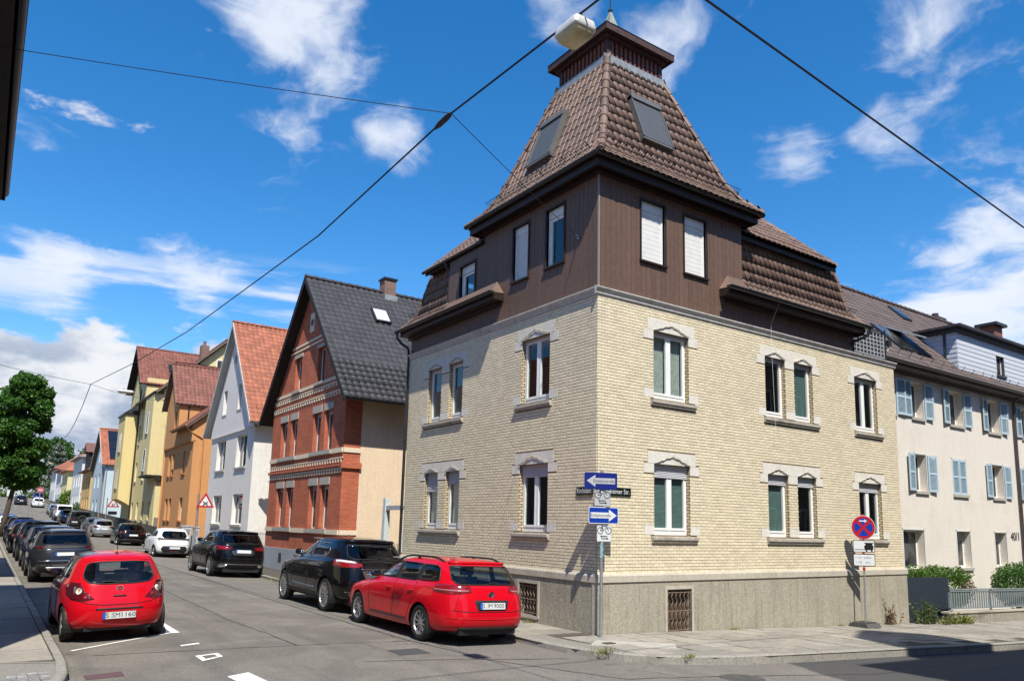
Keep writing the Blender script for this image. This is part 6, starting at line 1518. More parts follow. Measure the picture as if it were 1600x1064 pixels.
    mb.box(-.66, .66, ca, cb_+.5, .30, .36); mb.box(-.68, .68, ca-.02, ca+.02, .36, zb-.12); mb.box(-.70, -.66, ca, cb_+.35, .36, zb-.06); mb.box(.66, .70, ca, cb_+.35, .36, zb-.06)
    mb.prism([(-.68, cb_+.38, zb-.25), (-.68, cb_+.05, zb-.04), (-.68, cb_+.38, zb-.02), (-.68, cb_+.6, zb-.02)], (1.36, 0, 0)); mb.build('cabin_lining', m_inner, root)
    mb = MB(); mb.box(-.5, .5, ca+.35, cb_-.35, zr_-.075, zr_-.06); mb.build('headlining', m_beige, root)
    for (sx_, sy_) in ((-.36, sp['seats'][0]), (.36, sp['seats'][0]), (-.38, sp['seats'][1]), (.38, sp['seats'][1]), (0, sp['seats'][1])):
        if sx_ == 0: continue
        mb = MB(); wd = .23; s0 = zb-.42
        mb.prism([(sx_-wd, sy_-.02, s0), (sx_-wd, sy_-.16, zb+.10), (sx_-wd, sy_-.25, zb+.10), (sx_-wd, sy_-.14, s0)], (2*wd, 0, 0)); mb.box(sx_-wd, sx_+wd, sy_-.05, sy_+.42, s0-.12, s0+.02)
        mb.prism([(sx_-.13, sy_-.16, zb+.13), (sx_-.13, sy_-.18, zb+.31), (sx_-.13, sy_-.25, zb+.31), (sx_-.13, sy_-.25, zb+.13)], (.26, 0, 0)); mb.tube([(sx_-.05, sy_-.2, zb+.08), (sx_-.05, sy_-.2, zb+.14)], .008, 5); mb.tube([(sx_+.05, sy_-.2, zb+.08), (sx_+.05, sy_-.2, zb+.14)], .008, 5)
        mb.build('seat', m_seat, root)
    for (side_x) in ((-1, 1) if sp.get('rails') else ()):
        mb = MB(); xr, ya, yb, zr0 = sp['rails']; pts = []
        for k in range(13):
            t = k/12; y_ = ya+(yb-ya)*t; hz = c.cast((side_x*xr, y_, 5), (0, 0, -1))[0]; zz = hz.z if hz else zr0
            pts.append((side_x*xr, y_, zz+.045*min(1, min(t, 1-t)*6)+.004))
        mb.tube(pts, .018, 8); mp = pts[6]; mb.box(mp[0]-.015, mp[0]+.015, mp[1]-.03, mp[1]+.03, mp[2]-.06, mp[2]); mb.build('roof_rail', m_trim, root, smooth=True)
    if sp.get('antenna'):
        y_ = sp['antenna']; h = c.cast((0, y_, 5), (0, 0, -1))[0]; mb = MB(); mb.lathe(h-Vector((0, 0, .01)), (0, 0, 1), [(.035, 0), (.03, .02), (.012, .04)], 10); mb.tube([h, h+Vector((0, -.06, .20))], .006, 5); mb.build('antenna', m_trim, root)
    if sp.get('wiper'):
        xa, xb, zz = sp['wiper']; pts = [c.hit('B', xa+(xb-xa)*t/6, zz+.012*math.sin(t), .018) for t in range(7)]; pts = [p for p in pts if p]
        mb = MB(); mb.tube(pts, .011, 6); mb.build('rear_wiper', m_trim, root)
    if sp.get('badge'):
        bz, br, st = sp['badge']; p = c.hit('B', 0, bz, .006)
        mb = MB(); n = 24; vs_ = []
        for k in range(n):
            a = 2*math.pi*k/n
            for rr, dy in ((br, 0), (br, -.008), (br*.8, -.008), (br*.8, 0)): vs_.append(p+Vector((math.cos(a)*rr, dy, math.sin(a)*rr)))
        mb.add(vs_, [(4*k+j, 4*k+j+1, 4*((k+1) % n)+j+1, 4*((k+1) % n)+j) for k in range(n) for j in range(3)])
        if st == 'bolt': mb.tube([p+Vector((-br, -.006, -.005)), p+Vector((br*.2, -.006, .004)), p+Vector((-br*.2, -.006, -.004)), p+Vector((br, -.006, .006))], .006, 4)
        elif st == 'vw':
            for q in ([(-.6, .7), (0, .08), (.6, .7)], [(-.8, .35), (-.38, -.75), (0, -.05), (.38, -.75), (.8, .35)]): mb.tube([p+Vector((a*br*.85, -.006, b*br*.85)) for a, b in q], .006, 4)
        mb.build('badge', chrome, root)
        if st == 'vw': mb = MB(); mb.disc(p+Vector((0, 0, 0)), (0, -1, 0), br*.85, .004, 20); mb.build('badge_backing', m_trim, root)
    return root
def dens(poly, step, closed=True):
    P = [Vector(p) for p in poly]; out = []
    for a, b in zip(P, P[1:]+(P[:1] if closed else [])):
        k = max(1, int((b-a).length/step)); out += [tuple(a.lerp(b, i/k)) for i in range(k)]
    if not closed: out.append(tuple(P[-1]))
    return out
def rnd(poly, r=.05, n=4):
    """round polygon corners"""
    P = [Vector(p) for p in poly]; out = []; m = len(P)
    for i in range(m):
        a, b, c = P[i-1], P[i], P[(i+1) % m]; d1 = (a-b); d2 = (c-b); k = min(r, d1.length*.45, d2.length*.45); p = b+d1.normalized()*k; q = b+d2.normalized()*k
        for j in range(n+1): t = j/n; out.append(tuple(p*(1-t)**2+b*2*t*(1-t)+q*t*t))
    return out
def mir(poly): return [(-a, b) for a, b in poly]
# ---- key levels: (yf, zf, yr, zr, half width, side z, front exponent, rear exponent)
HATCH = [(1.70, .19, -1.74, .22, .66, .19, 4, 4), (1.90, .21, -1.90, .25, .80, .21, 4.2, 4.5), (1.985, .33, -1.975, .34, .850, .32, 4.2, 4.6), (2.0, .50, -2.0, .50, .866, .50, 4.2, 4.6), (1.975, .62, -1.985, .64, .870, .66, 4, 4.5),
         (1.88, .73, -1.925, .80, .862, .82, 3.8, 4.4), (1.55, .84, -1.870, .94, .842, .92, 3.6, 4.4), (1.10, .945, -1.84, 1.00, .815, .975, 3.4, 4.4), (.83, 1.06, -1.79, 1.08, .775, 1.05, 3.6, 4.4), (.45, 1.25, -1.69, 1.21, .71, 1.22, 3.8, 4.2), (.12, 1.385, -1.58, 1.33, .645, 1.355, 3.8, 4.0), (-.10, 1.452, -1.48, 1.415, .575, 1.43, 3.6, 3.8), (-.3, 1.485, -1.25, 1.462, .40, 1.472, 3.4, 3.4), (-.5, 1.495, -1.0, 1.48, .18, 1.49, 3, 3)]
WAGON = [(2.05, .20, -2.10, .24, .70, .20, 4, 4.5), (2.28, .22, -2.27, .27, .85, .22, 4.2, 5), (2.37, .34, -2.36, .37, .895, .33, 4.4, 5.2), (2.385, .50, -2.385, .50, .908, .50, 4.4, 5.2), (2.37, .62, -2.37, .63, .910, .66, 4.2, 5.2),
         (2.27, .72, -2.325, .82, .905, .82, 4, 5.2), (1.85, .83, -2.28, .95, .888, .92, 3.6, 5), (1.30, .93, -2.25, 1.02, .862, .985, 3.4, 5), (1.02, 1.03, -2.21, 1.08, .825, 1.05, 3.8, 5), (.55, 1.23, -2.09, 1.23, .76, 1.23, 4.2, 5), (.15, 1.385, -1.96, 1.36, .70, 1.37, 4.2, 4.6), (-.10, 1.445, -1.86, 1.435, .63, 1.44, 4, 4.4), (-.3, 1.480, -1.62, 1.468, .45, 1.475, 3.6, 3.8), (-.6, 1.497, -1.3, 1.488, .2, 1.495, 3, 3)]
SUVB = [(2.05, .26, -2.05, .30, .72, .26, 4, 4.5), (2.27, .30, -2.26, .34, .87, .30, 4.2, 5), (2.36, .45, -2.36, .46, .92, .44, 4.4, 5), (2.38, .62, -2.39, .60, .938, .62, 4.4, 5), (2.37, .76, -2.37, .76, .940, .80, 4.2, 5),
        (2.27, .88, -2.30, .96, .935, .97, 4, 4.8), (1.88, 1.0, -2.25, 1.07, .918, 1.07, 3.6, 4.8), (1.35, 1.10, -2.22, 1.15, .890, 1.135, 3.4, 4.8), (1.02, 1.20, -2.17, 1.22, .850, 1.20, 3.8, 4.8), (.52, 1.41, -2.03, 1.38, .785, 1.40, 4.2, 4.6), (.12, 1.575, -1.86, 1.53, .715, 1.555, 4.2, 4.4), (-.12, 1.645, -1.74, 1.62, .645, 1.63, 4, 4.2), (-.35, 1.685, -1.5, 1.662, .46, 1.675, 3.6, 3.8), (-.6, 1.70, -1.2, 1.685, .2, 1.695, 3, 3)]
BOXB = [(1.75, .38, -1.85, .40, .74, .38, 5, 6), (1.88, .40, -1.98, .42, .83, .40, 6, 7), (1.92, .55, -2.02, .55, .86, .55, 6, 8), (1.92, .75, -2.03, .75, .865, .75, 6, 8), (1.90, .90, -2.02, .90, .865, .92, 6, 8), (1.84, 1.0, -2.01, 1.02, .86, 1.04, 6, 8), (1.5, 1.06, -2.0, 1.10, .855, 1.10, 6, 8), (.95, 1.10, -1.99, 1.16, .84, 1.15, 6, 8), (.78, 1.20, -1.98, 1.24, .83, 1.22, 6, 8), (.60, 1.45, -1.96, 1.45, .81, 1.45, 6, 8), (.45, 1.66, -1.94, 1.66, .785, 1.66, 6, 8), (.30, 1.77, -1.90, 1.76, .73, 1.76, 5, 6), (.05, 1.80, -1.7, 1.80, .5, 1.80, 5, 5), (-.2, 1.81, -1.3, 1.81, .2, 1.81, 4, 4)]
def la(x, y): return .707*(x+3)-.707*(y+3)        # horizontal coordinate of a point in the rear-left view
def lights_bl(pts): return [(la(x, y), z) for x, y, z in pts]
def both(name, pts, mat, off):
    """a lamp wrapped round both rear corners; pts (x<0, y, z)"""
    a = lights_bl(pts); b = [(-q[0], q[1]) for q in a]
    return [(name, 'BL', a, mat, off), (name, 'BR', b, mat, off)]
# ---- specifications
def spec_hatch():
    sp = dict(keys=HATCH, ymid=-.6, axles=[(-1.30, .345), (1.21, .345)], wr=.305, inner=.55, track=1.45, rims='plain', ends=(-2, 2), belt=1.0, cabin=(-1.72, .75), roofz=1.47, seats=(.05, -.78), mirror=(.62, 1.02))
    sp['side_win'] = [rnd([(.55, 1.015), (-.47, 1.025), (-.49, 1.335), (-.12, 1.345), (.16, 1.25)], .03), rnd([(-.58, 1.03), (-1.27, 1.08), (-1.17, 1.25), (-.98, 1.325), (-.60, 1.335)], .05)]
    sp['pillar'] = [[(-.475, 1.02), (-.575, 1.02), (-.595, 1.34), (-.49, 1.34)]]
    sp['rear_win'] = rnd([(-.50, 1.0), (-.25, .975), (.25, .975), (.50, 1.0), (.575, 1.10), (.50, 1.315), (.25, 1.335), (-.25, 1.335), (-.50, 1.315), (-.575, 1.10)], .06)
    sp['front_win'] = [(-.58, 1.03), (.58, 1.03), (.5, 1.36), (-.5, 1.36)]
    sp['seams'] = [[(.66, .98), (.62, .55), (.58, .33), (-.50, .33), (-.58, .55), (-.53, 1.0)], [(-1.28, .95), (-1.66, .93)]]
    sp['handles'] = [(-.36, .85)]
    sp['plate'] = (0, .46); sp['wiper'] = (-.30, .12, 1.0)
    sp['decals'] = both('tail_lamp', [(-.79, -1.60, 1.01), (-.71, -1.83, 1.0), (-.60, -1.90, .87), (-.42, -1.96, .735), (-.58, -1.93, .70), (-.80, -1.80, .72), (-.86, -1.55, .80), (-.85, -1.45, .92)], m_lensd, .006)
    for cx, cy, cz, rr, mt in ((-.705, -1.86, .87, .055, m_lensw), (-.705, -1.86, .87, .025, m_amber), (-.57, -1.92, .78, .04, m_lens)):
        a0 = la(cx, cy); circ = [(a0+rr*math.cos(t*math.pi/7), cz+rr*math.sin(t*math.pi/7)) for t in range(14)]
        off = .009 if rr > .03 else .011
        sp['decals'] += [('lamp_reflector', 'BL', circ, mt, off), ('lamp_reflector', 'BR', [(-a, b) for a, b in circ], mt, off)]
    sp['lines'] = [('hatch_gap', 'B', [(-.66, .715), (-.5, .665), (-.25, .635), (.25, .635), (.5, .665), (.66, .715)], .006, m_gap), ('plate_recess', 'B', [(-.37, .57), (.37, .57)], .013, m_trim), ('hatch_handle', 'B', [(-.10, .775), (.10, .775)], .014, m_trim),
                   ('hatch_gap', 'B', [(-.66, .715), (-.60, .98), (-.63, 1.12), (-.56, 1.34), (-.3, 1.375), (.3, 1.375), (.56, 1.34), (.63, 1.12), (.60, .98), (.66, .715)], .0045, m_gap)]
    return sp
def spec_wagon():
    sp = dict(keys=WAGON, ymid=-.6, axles=[(-1.33, .365), (1.38, .365)], wr=.325, inner=.58, track=1.555, rims='multi', ends=(-2.38, 2.38), belt=1.02, cabin=(-2.1, 1.0), roofz=1.48, seats=(.25, -.62), mirror=(.78, 1.05))
    sp['side_win'] = [rnd([(.70, 1.05), (-.22, 1.06), (-.24, 1.365), (.10, 1.375), (.35, 1.28)], .03), rnd([(-.32, 1.06), (-1.05, 1.07), (-1.10, 1.36), (-.34, 1.37)], .03), rnd([(-1.17, 1.08), (-1.80, 1.10), (-1.70, 1.30), (-1.58, 1.35), (-1.20, 1.36)], .05)]
    sp['pillar'] = [[(-.225, 1.055), (-.315, 1.055), (-.335, 1.37), (-.24, 1.37)], [(-1.06, 1.065), (-1.16, 1.07), (-1.195, 1.365), (-1.105, 1.365)]]
    sp['surround'] = 'trim'; sp['surround_r'] = .011
    sp['rear_win'] = rnd([(-.60, 1.055), (.60, 1.055), (.665, 1.13), (.60, 1.37), (-.60, 1.37), (-.665, 1.13)], .05)
    sp['front_win'] = [(-.62, 1.05), (.62, 1.05), (.55, 1.38), (-.55, 1.38)]
    sp['seams'] = [[(.84, 1.0), (.80, .55), (.72, .36), (-.28, .36)], [(-.30, 1.04), (-.28, .36), (-.85, .36), (-.98, .62), (-1.12, .85), (-1.10, 1.05)], [(-1.5, .96), (-1.75, .96)]]
    sp['handles'] = [(-.10, .865), (-.97, .875)]
    sp['plate'] = (0, .70); sp['wiper'] = (-.02, .36, 1.075); sp['rails'] = (.60, -1.68, .30, 1.46)
    sp['decals'] = both('tail_lamp', [(-.87, -1.78, 1.05), (-.82, -2.12, 1.055), (-.62, -2.245, 1.05), (-.44, -2.275, 1.035), (-.40, -2.30, .93), (-.62, -2.28, .90), (-.83, -2.18, .885), (-.90, -1.78, .92)], m_lens, .006)
    sp['decals'] += both('tail_lamp_strip', [(-.885, -1.82, .965), (-.845, -2.12, .965), (-.64, -2.265, .965), (-.46, -2.285, .965), (-.46, -2.285, .945), (-.64, -2.265, .94), (-.845, -2.12, .94), (-.885, -1.82, .945)], M('pink_lamp_strip', (.40, .16, .16), .2, .1, coat=1.), .010)
    sp['decals'] += [('plate_recess', 'B', rnd([(-.36, .80), (.36, .80), (.30, .62), (-.30, .62)], .04), m_trim, .003), ('rear_valance', 'B', [(-.62, .335), (.80, .335), (.74, .265), (-.60, .265)], m_trim, .006)]
    sp['lines'] = [('hatch_gap', 'B', [(-.72, .62), (-.4, .60), (.4, .60), (.72, .62)], .006, m_gap), ('hatch_gap', 'BL', lights_bl([(-.66, -2.25, 1.05), (-.66, -2.29, .88), (-.72, -2.28, .63)]), .005, m_gap), ('hatch_gap', 'BR', [(-a, b) for a, b in lights_bl([(-.66, -2.25, 1.05), (-.66, -2.29, .88), (-.72, -2.28, .63)])], .005, m_gap),
                   ('bumper_crease', 'B', [(-.78, .49), (0, .47), (.78, .49)], .007, None), ('roof_spoiler', 'B', [(-.58, 1.415), (0, 1.42), (.58, 1.415)], .030, None), ('sill_strip', 'L', [(.70, .335), (-.82, .335)], .012, m_trim)]
    sp['badge'] = (.885, .062, 'vw')
    sp['glass'] = MG('car_glass_green', (.66, .74, .70)); sp['glass_rear'] = sp['glass']; return sp
def spec_suv():
    sp = dict(keys=SUVB, ymid=-.6, axles=[(-1.40, .425), (1.45, .425)], wr=.375, inner=.60, track=1.62, rims='suv', ends=(-2.38, 2.38), belt=1.17, cabin=(-2.0, 1.0), roofz=1.68, seats=(.25, -.65), mirror=(.80, 1.22))
    sp['side_win'] = [rnd([(.68, 1.20), (-.20, 1.21), (-.22, 1.55), (.08, 1.56), (.36, 1.45)], .03), rnd([(-.28, 1.21), (-1.20, 1.225), (-1.30, 1.36), (-1.16, 1.53), (-.30, 1.55)], .06)]
    sp['pillar'] = [[(-.205, 1.205), (-.275, 1.205), (-.295, 1.555), (-.22, 1.555)]]
    sp['surround'] = 'chrome'; sp['surround_r'] = .010
    sp['rear_win'] = rnd([(-.58, 1.21), (.58, 1.21), (.66, 1.28), (.60, 1.51), (-.60, 1.51), (-.66, 1.28)], .05)
    sp['front_win'] = [(-.64, 1.22), (.64, 1.22), (.56, 1.56), (-.56, 1.56)]
    sp['seams'] = [[(.86, 1.15), (.82, .6), (.76, .44), (-.26, .44)], [(-.27, 1.18), (-.25, .44), (-.80, .44), (-.94, .70), (-1.22, 1.0), (-1.22, 1.2)]]
    sp['handles'] = [(-.08, 1.02), (-1.0, 1.04)]
    sp['cladding'] = [[(1.0, .30), (1.0, .40), (-.96, .40), (-.96, .30)]]
    sp['plate'] = (0, .88); sp['wiper'] = (-.05, .33, 1.235)
    sp['decals'] = both('tail_lamp', [(-.88, -1.74, 1.19), (-.84, -2.04, 1.19), (-.66, -2.21, 1.17), (-.42, -2.27, 1.11), (-.42, -2.30, 1.03), (-.66, -2.28, 1.02), (-.87, -2.13, 1.02), (-.91, -1.74, 1.04)], m_lens, .007)
    sp['decals'] += both('lamp_reflector', [(-.885, -1.85, 1.18), (-.845, -2.05, 1.18), (-.68, -2.20, 1.165), (-.56, -2.24, 1.14), (-.56, -2.255, 1.115), (-.68, -2.22, 1.125), (-.855, -2.06, 1.13), (-.89, -1.85, 1.13)], m_lensw, .011)
    sp['decals'] += [('rear_valance', 'B', [(-.74, .50), (.74, .50), (.66, .345), (-.66, .345)], m_trim, .008), ('plate_recess', 'B', rnd([(-.40, .97), (.40, .97), (.34, .79), (-.34, .79)], .05), m_trim, .003)]
    sp['decals'] += [('skid_plate', 'B', rnd([(-.66, .455), (-.36, .455), (-.42, .39), (-.62, .39)], .02), chrome, .014), ('skid_plate', 'B', rnd([(.66, .455), (.36, .455), (.42, .39), (.62, .39)], .02), chrome, .014)]
    sp['lines'] = [('chrome_strip', 'B', [(-.42, .995), (.42, .995)], .010, chrome), ('hatch_gap', 'B', [(-.72, .70), (0, .68), (.72, .70)], .006, m_gap), ('roof_spoiler', 'B', [(-.60, 1.585), (0, 1.60), (.60, 1.585)], .045, None), ('side_strip', 'L', [(.80, .52), (-.80, .50)], .008, chrome)]
    sp['glass'] = MG('car_glass_privacy', (.06, .07, .075)); sp['glass_front'] = MG('car_glass_smoke', (.20, .24, .25)); return sp
def spec_box():
    sp = dict(keys=BOXB, ymid=-.3, axles=[(-1.25, .46), (1.25, .46)], wr=.40, inner=.58, track=1.58, rims='five', ends=(-2.02, 1.92), belt=1.16, cabin=(-1.9, .7), roofz=1.80, seats=(.1, -.75), mirror=(.60, 1.25))
    sp['side_win'] = [rnd([(.55, 1.21), (-.18, 1.21), (-.18, 1.66), (.36, 1.66)], .03), rnd([(-.28, 1.21), (-1.0, 1.21), (-1.0, 1.66), (-.28, 1.66)], .03), rnd([(-1.10, 1.21), (-1.86, 1.21), (-1.84, 1.66), (-1.10, 1.66)], .03)]
    sp['rear_win'] = rnd([(-.66, 1.22), (.66, 1.22), (.62, 1.64), (-.62, 1.64)], .04); sp['front_win'] = [(-.66, 1.2), (.66, 1.2), (.6, 1.62), (-.6, 1.62)]
    sp['seams'] = [[(.62, 1.15), (.60, .55), (-.22, .55), (-.22, 1.15)]]; sp['handles'] = [(-.08, 1.02)]; sp['plate'] = (-.48, .72)
    sp['decals'] = [('tail_lamp', 'B', rnd([(s*.70, .86), (s*.82, .86), (s*.82, 1.06), (s*.70, 1.06)], .02), m_lens, .008) for s in (-1, 1)]
    sp['lines'] = [('bumper', 'B', [(-.80, .52), (.80, .52)], .07, m_trim)]
    sp['glass'] = MG('car_glass_privacy', (.06, .07, .075)); return sp
P_RED = MP('red_paint', (.50, .002, .009), .30); P_RED2 = MP('bright_red_paint', (.52, .002, .010), .28); P_BLACK = MP('black_paint', (.003, .003, .004), .2); P_WHITE = MP('white_paint', (.72, .73, .73), .3); P_SILVER = MP('silver_paint', (.42, .43, .44), .28, .6)
P_GREY = MP('anthracite_paint', (.022, .024, .028), .25, .3); P_NAVY = MP('navy_paint', (.008, .012, .035), .22); P_BLUE = MP('blue_paint', (.01, .03, .16), .25, .2); P_DGREY = MP('grey_paint', (.10, .105, .11), .28, .4)
def fix_paint(sp, paint):
    sp['lines'] = [(a, b, c, d, e or paint) for a, b, c, d, e in sp.get('lines', [])]; return sp
PROTO = {}
def put(car, x, y, label, name=None, group=None, scale=(1, 1, 1), rz=0., dz=0.):
    car['label'] = label
    if group: car['group'] = group
    sl_ = (road_z(x, y+1.3)-road_z(x, y-1.3))/2.6; cr = (road_z(x+.8, y)-road_z(x-.8, y))/1.6
    car.location = (x, y, (road_z(x, y+1.3)+road_z(x, y-1.3))/2+dz); car.rotation_euler = (math.atan(sl_), -math.atan(cr)*.8, rz); car.scale = scale
    return car
def repaint(car, old, new):
    for ch in car.children:
        if ch.data and ch.material_slots and ch.material_slots[0].material is old: ch.material_slots[0].link = 'OBJECT'; ch.material_slots[0].material = new
GR = 'cars parked along the house side of the street'; GL = 'cars parked along the left kerb'
sp = spec_hatch(); sp['antenna'] = -1.22; sp['badge'] = (.895, .058, 'bolt'); sp['glass'] = MG('car_glass_green', (.66, .74, .70)); sp['glass_rear'] = MG('car_glass_pale', (.72, .77, .74)); sp['handle_mat'] = None
corsa = make_car('parked_car', fix_paint(sp, P_RED), P_RED, (-.135,), [('S', -.19, .05, 0), ('SM', -.05, .125, 0), ('1160', .135, .22, 0)])
put(corsa, -7.80, 4.95, 'small red hatchback parked by the left kerb, nearest the camera', group=GL, scale=(.945, .97, .965))
sp = spec_wagon(); sp['handle_mat'] = None; sp['mirror_mat'] = m_trim
passat = make_car('parked_car', fix_paint(sp, P_RED2), P_RED2, (-.135,), [('S', -.19, .05, 0), ('IM', -.06, .095, 0), ('9000', .125, .22, 0)])
put(passat, -2.48, 2.22, 'red estate car with black roof rails beside the corner house', group=GR, scale=(.985, .99, .965))
sp = spec_suv(); edge = make_car('parked_car', fix_paint(sp, P_BLACK), P_BLACK)
put(edge, -2.32, 7.18, 'black SUV with chrome window trim parked ahead of the red estate', group=GR)
sp = spec_suv(); sp['decals'] = [d for d in sp['decals'] if d[0] not in ('lamp_reflector', 'skid_plate', 'tail_lamp')]
sp['decals'] += both('tail_lamp', [(-.89, -1.88, 1.13), (-.84, -2.08, 1.135), (-.66, -2.23, 1.12), (-.42, -2.285, 1.09), (-.42, -2.30, .98), (-.66, -2.28, .97), (-.87, -2.13, .97), (-.91, -1.92, 1.0)], m_lensd, .007)
sp['decals'] += both('tail_lamp_strip', [(-.86, -2.05, 1.10), (-.67, -2.235, 1.09), (-.50, -2.275, 1.07), (-.50, -2.285, 1.01), (-.67, -2.26, 1.0), (-.87, -2.08, 1.01)], m_lens, .010)
sp['decals'] += [('exhaust_tip', 'B', rnd([(s*.76, .46), (s*.52, .46), (s*.54, .38), (s*.74, .38)], .03), chrome, .016) for s in (-1, 1)]
sp['plate'] = (0, .93); sp['lines'] = [l for l in sp['lines'] if l[0] not in ('chrome_strip', 'side_strip')]+[('chrome_strip', 'B', [(-.74, .49), (0, .475), (.74, .49)], .010, chrome)]
glc = make_car('parked_car', fix_paint(sp, P_BLACK), P_BLACK)
put(glc, -2.2, 18.5, 'black SUV with twin chrome exhausts parked before the white gabled house', group=GR, scale=(1, .985, .965))
sp = spec_hatch(); sp['seams'][0] = [(.66, .98), (.62, .55), (.58, .33), (-.30, .33), (-.36, .55), (-.32, 1.0)]; sp['rims'] = 'five'; sp['wiper'] = None; sp['antenna'] = None
sp['decals'] = [('lamp_band', 'B', rnd([(-.74, .985), (.74, .985), (.70, .90), (-.70, .90)], .03), m_trim, .006), ('rear_valance', 'B', rnd([(-.52, .60), (.52, .60), (.60, .45), (.5, .27), (-.5, .27), (-.60, .45)], .05), m_trim, .006), ('rear_diffuser', 'B', rnd([(-.24, .36), (.24, .36), (.22, .31), (-.22, .31)], .02), m_lensd, .010)]+both('tail_lamp', [(-.80, -1.74, .985), (-.70, -1.84, .98), (-.52, -1.88, .965), (-.52, -1.90, .915), (-.70, -1.88, .91), (-.82, -1.77, .91)], m_lensd, .009)
sp['plate'] = (0, .50); sp['lines'] = [('hatch_gap', 'B', [(-.66, .66), (.66, .66)], .006, m_gap)]; sp['badge'] = (.80, .05, 'plain'); sp['glass'] = MG('car_glass_privacy', (.06, .07, .075))
p208 = make_car('parked_car', fix_paint(sp, P_WHITE), P_WHITE)
put(p208, -1.76, 31.9, 'white hatchback with a dark band across its tail', group=GR, scale=(1.02, 1.01, .975))
sp = spec_hatch(); sp['antenna'] = None; sp['decals'] = both('tail_lamp', [(-.83, -1.66, .95), (-.76, -1.82, .95), (-.60, -1.89, .93), (-.40, -1.92, .88), (-.42, -1.94, .80), (-.62, -1.93, .79), (-.82, -1.83, .79), (-.86, -1.68, .82)], m_lensd, .006)
sp['plate'] = (0, .70); sp['badge'] = (.90, .05, 'plain'); sp['lines'] = [('hatch_gap', 'B', [(-.66, .60), (.66, .60)], .006, m_gap), ('bumper_strip', 'B', [(-.7, .42), (.7, .42)], .008, chrome)]; sp['rims'] = 'five'; sp['glass'] = MG('car_glass_privacy', (.06, .07, .075))
hatch_b = make_car('parked_car', fix_paint(sp, P_BLACK), P_BLACK)
put(hatch_b, -1.62, 45.6, 'black hatchback parked behind the white one, before the yellow house', group=GR, scale=(1.04, 1.06, .97))
def clone(src, old, new, x, y, label, group, scale=(1, 1, 1), rz=0.):
    c_ = copy_tree(src); repaint(c_, old, new); return put(c_, x, y, label, None, group, scale, rz)
clone(hatch_b, P_BLACK, P_SILVER, -1.62, 59.8, 'silver hatchback parked between the black one and the off-road car', GR, (1.0, 1, .98))
clone(hatch_b, P_BLACK, P_DGREY, -1.62, 65.5, 'grey hatchback mostly hidden by the silver one', GR, (1.0, 1, .99))
sp = spec_box(); jeep = make_car('parked_car', fix_paint(sp, P_GREY), P_GREY)
mb = MB(); mb.lathe((.12, -2.05, 1.02), (0, -1, 0), [(.20, 0), (.30, .0), (.39, .03), (.40, .10), (.37, .20), (.26, .21), (.22, .16), (.10, .15), (0, .17)], 28); mb.build('spare_wheel', rubber, jeep, smooth=True)
put(jeep, -1.58, 78.6, 'dark boxy off-road car with spare wheel on its tail', group=GR, scale=(1.08, 1.02, 1.0))
clone(edge, P_BLACK, P_NAVY, -1.55, 90.6, 'dark SUV parked beyond the boxy off-road car', GR, (1, .95, .95), math.pi)
sp = spec_box(); sp['decals'] = [('tail_lamp', 'B', rnd([(s*.76, .95), (s*.84, .95), (s*.82, 1.45), (s*.75, 1.45)], .02), m_lens, .008) for s in (-1, 1)]; sp['plate'] = (0, .8)
van = make_car('parked_van', fix_paint(sp, P_WHITE), P_WHITE); van['category'] = 'van'
put(van, -1.6, 97.5, 'white van parked beyond the dark SUV up the street', group=GR, scale=(1.1, 1.15, 1.1))
clone(p208, P_WHITE, P_GREY, -1.6, 105.5, 'dark small car beyond the white van', GR)
clone(p208, P_WHITE, P_SILVER, -1.6, 111.5, 'pale small car at the far end of the parked row', GR)
clone(hatch_b, P_BLACK, P_WHITE, -2.9, 125.5, 'white car standing on the far slope of the street', 'cars on the far slope')
clone(hatch_b, P_BLACK, P_GREY, -4.9, 131, 'dark car just left of the white one on the far slope', 'cars on the far slope')
clone(hatch_b, P_BLACK, P_BLUE, -1.9, 146, 'blue car at the top of the street below the hedge', 'cars on the far slope')
# left row
sp = spec_suv(); sp['surround'] = None; sp['lines'] = [('lamp_band_edge', 'B', [(-.80, 1.055), (.80, 1.055)], .009, chrome), ('bumper_strip', 'B', [(-.74, .70), (.74, .70)], .012, chrome), ('hatch_gap', 'B', [(-.74, .64), (.74, .64)], .006, m_gap), ('roof_spoiler', 'B', [(-.60, 1.585), (0, 1.60), (.60, 1.585)], .04, None)]
sp['decals'] = [('lamp_band', 'B', rnd([(-.84, 1.17), (.84, 1.17), (.80, 1.075), (-.80, 1.075)], .02), m_trim, .005), ('rear_valance', 'B', [(-.74, .58), (.74, .58), (.66, .345), (-.66, .345)], m_trim, .008), ('skid_plate', 'B', rnd([(-.52, .50), (.52, .50), (.42, .39), (-.42, .39)], .03), M('satin_aluminium', (.5, .5, .5), .35, .05, metal=.8), .014)]+both('tail_lamp', [(-.89, -2.0, 1.16), (-.82, -2.12, 1.16), (-.66, -2.24, 1.15), (-.66, -2.25, 1.085), (-.82, -2.16, 1.08), (-.90, -2.02, 1.08)], m_lensd, .009)
sp['plate'] = (0, .90); sp['glass_front'] = sp['glass']
suv_g = make_car('parked_car', fix_paint(sp, P_GREY), P_GREY)
put(suv_g, -7.62, 17.8, 'dark grey crossover parked just ahead of the small red hatchback', group=GL, scale=(.95, .92, .93))
clone(suv_g, P_GREY, P_NAVY, -7.58, 22.9, 'navy crossover, second car beyond the red hatchback on the left', GL, (.96, .92, .94))
c3 = clone(glc, P_BLACK, P_BLACK, -7.55, 29.4, 'black SUV with bright red tail lamp, third beyond the red hatchback on the left', GL, (1, 1, 1.0))
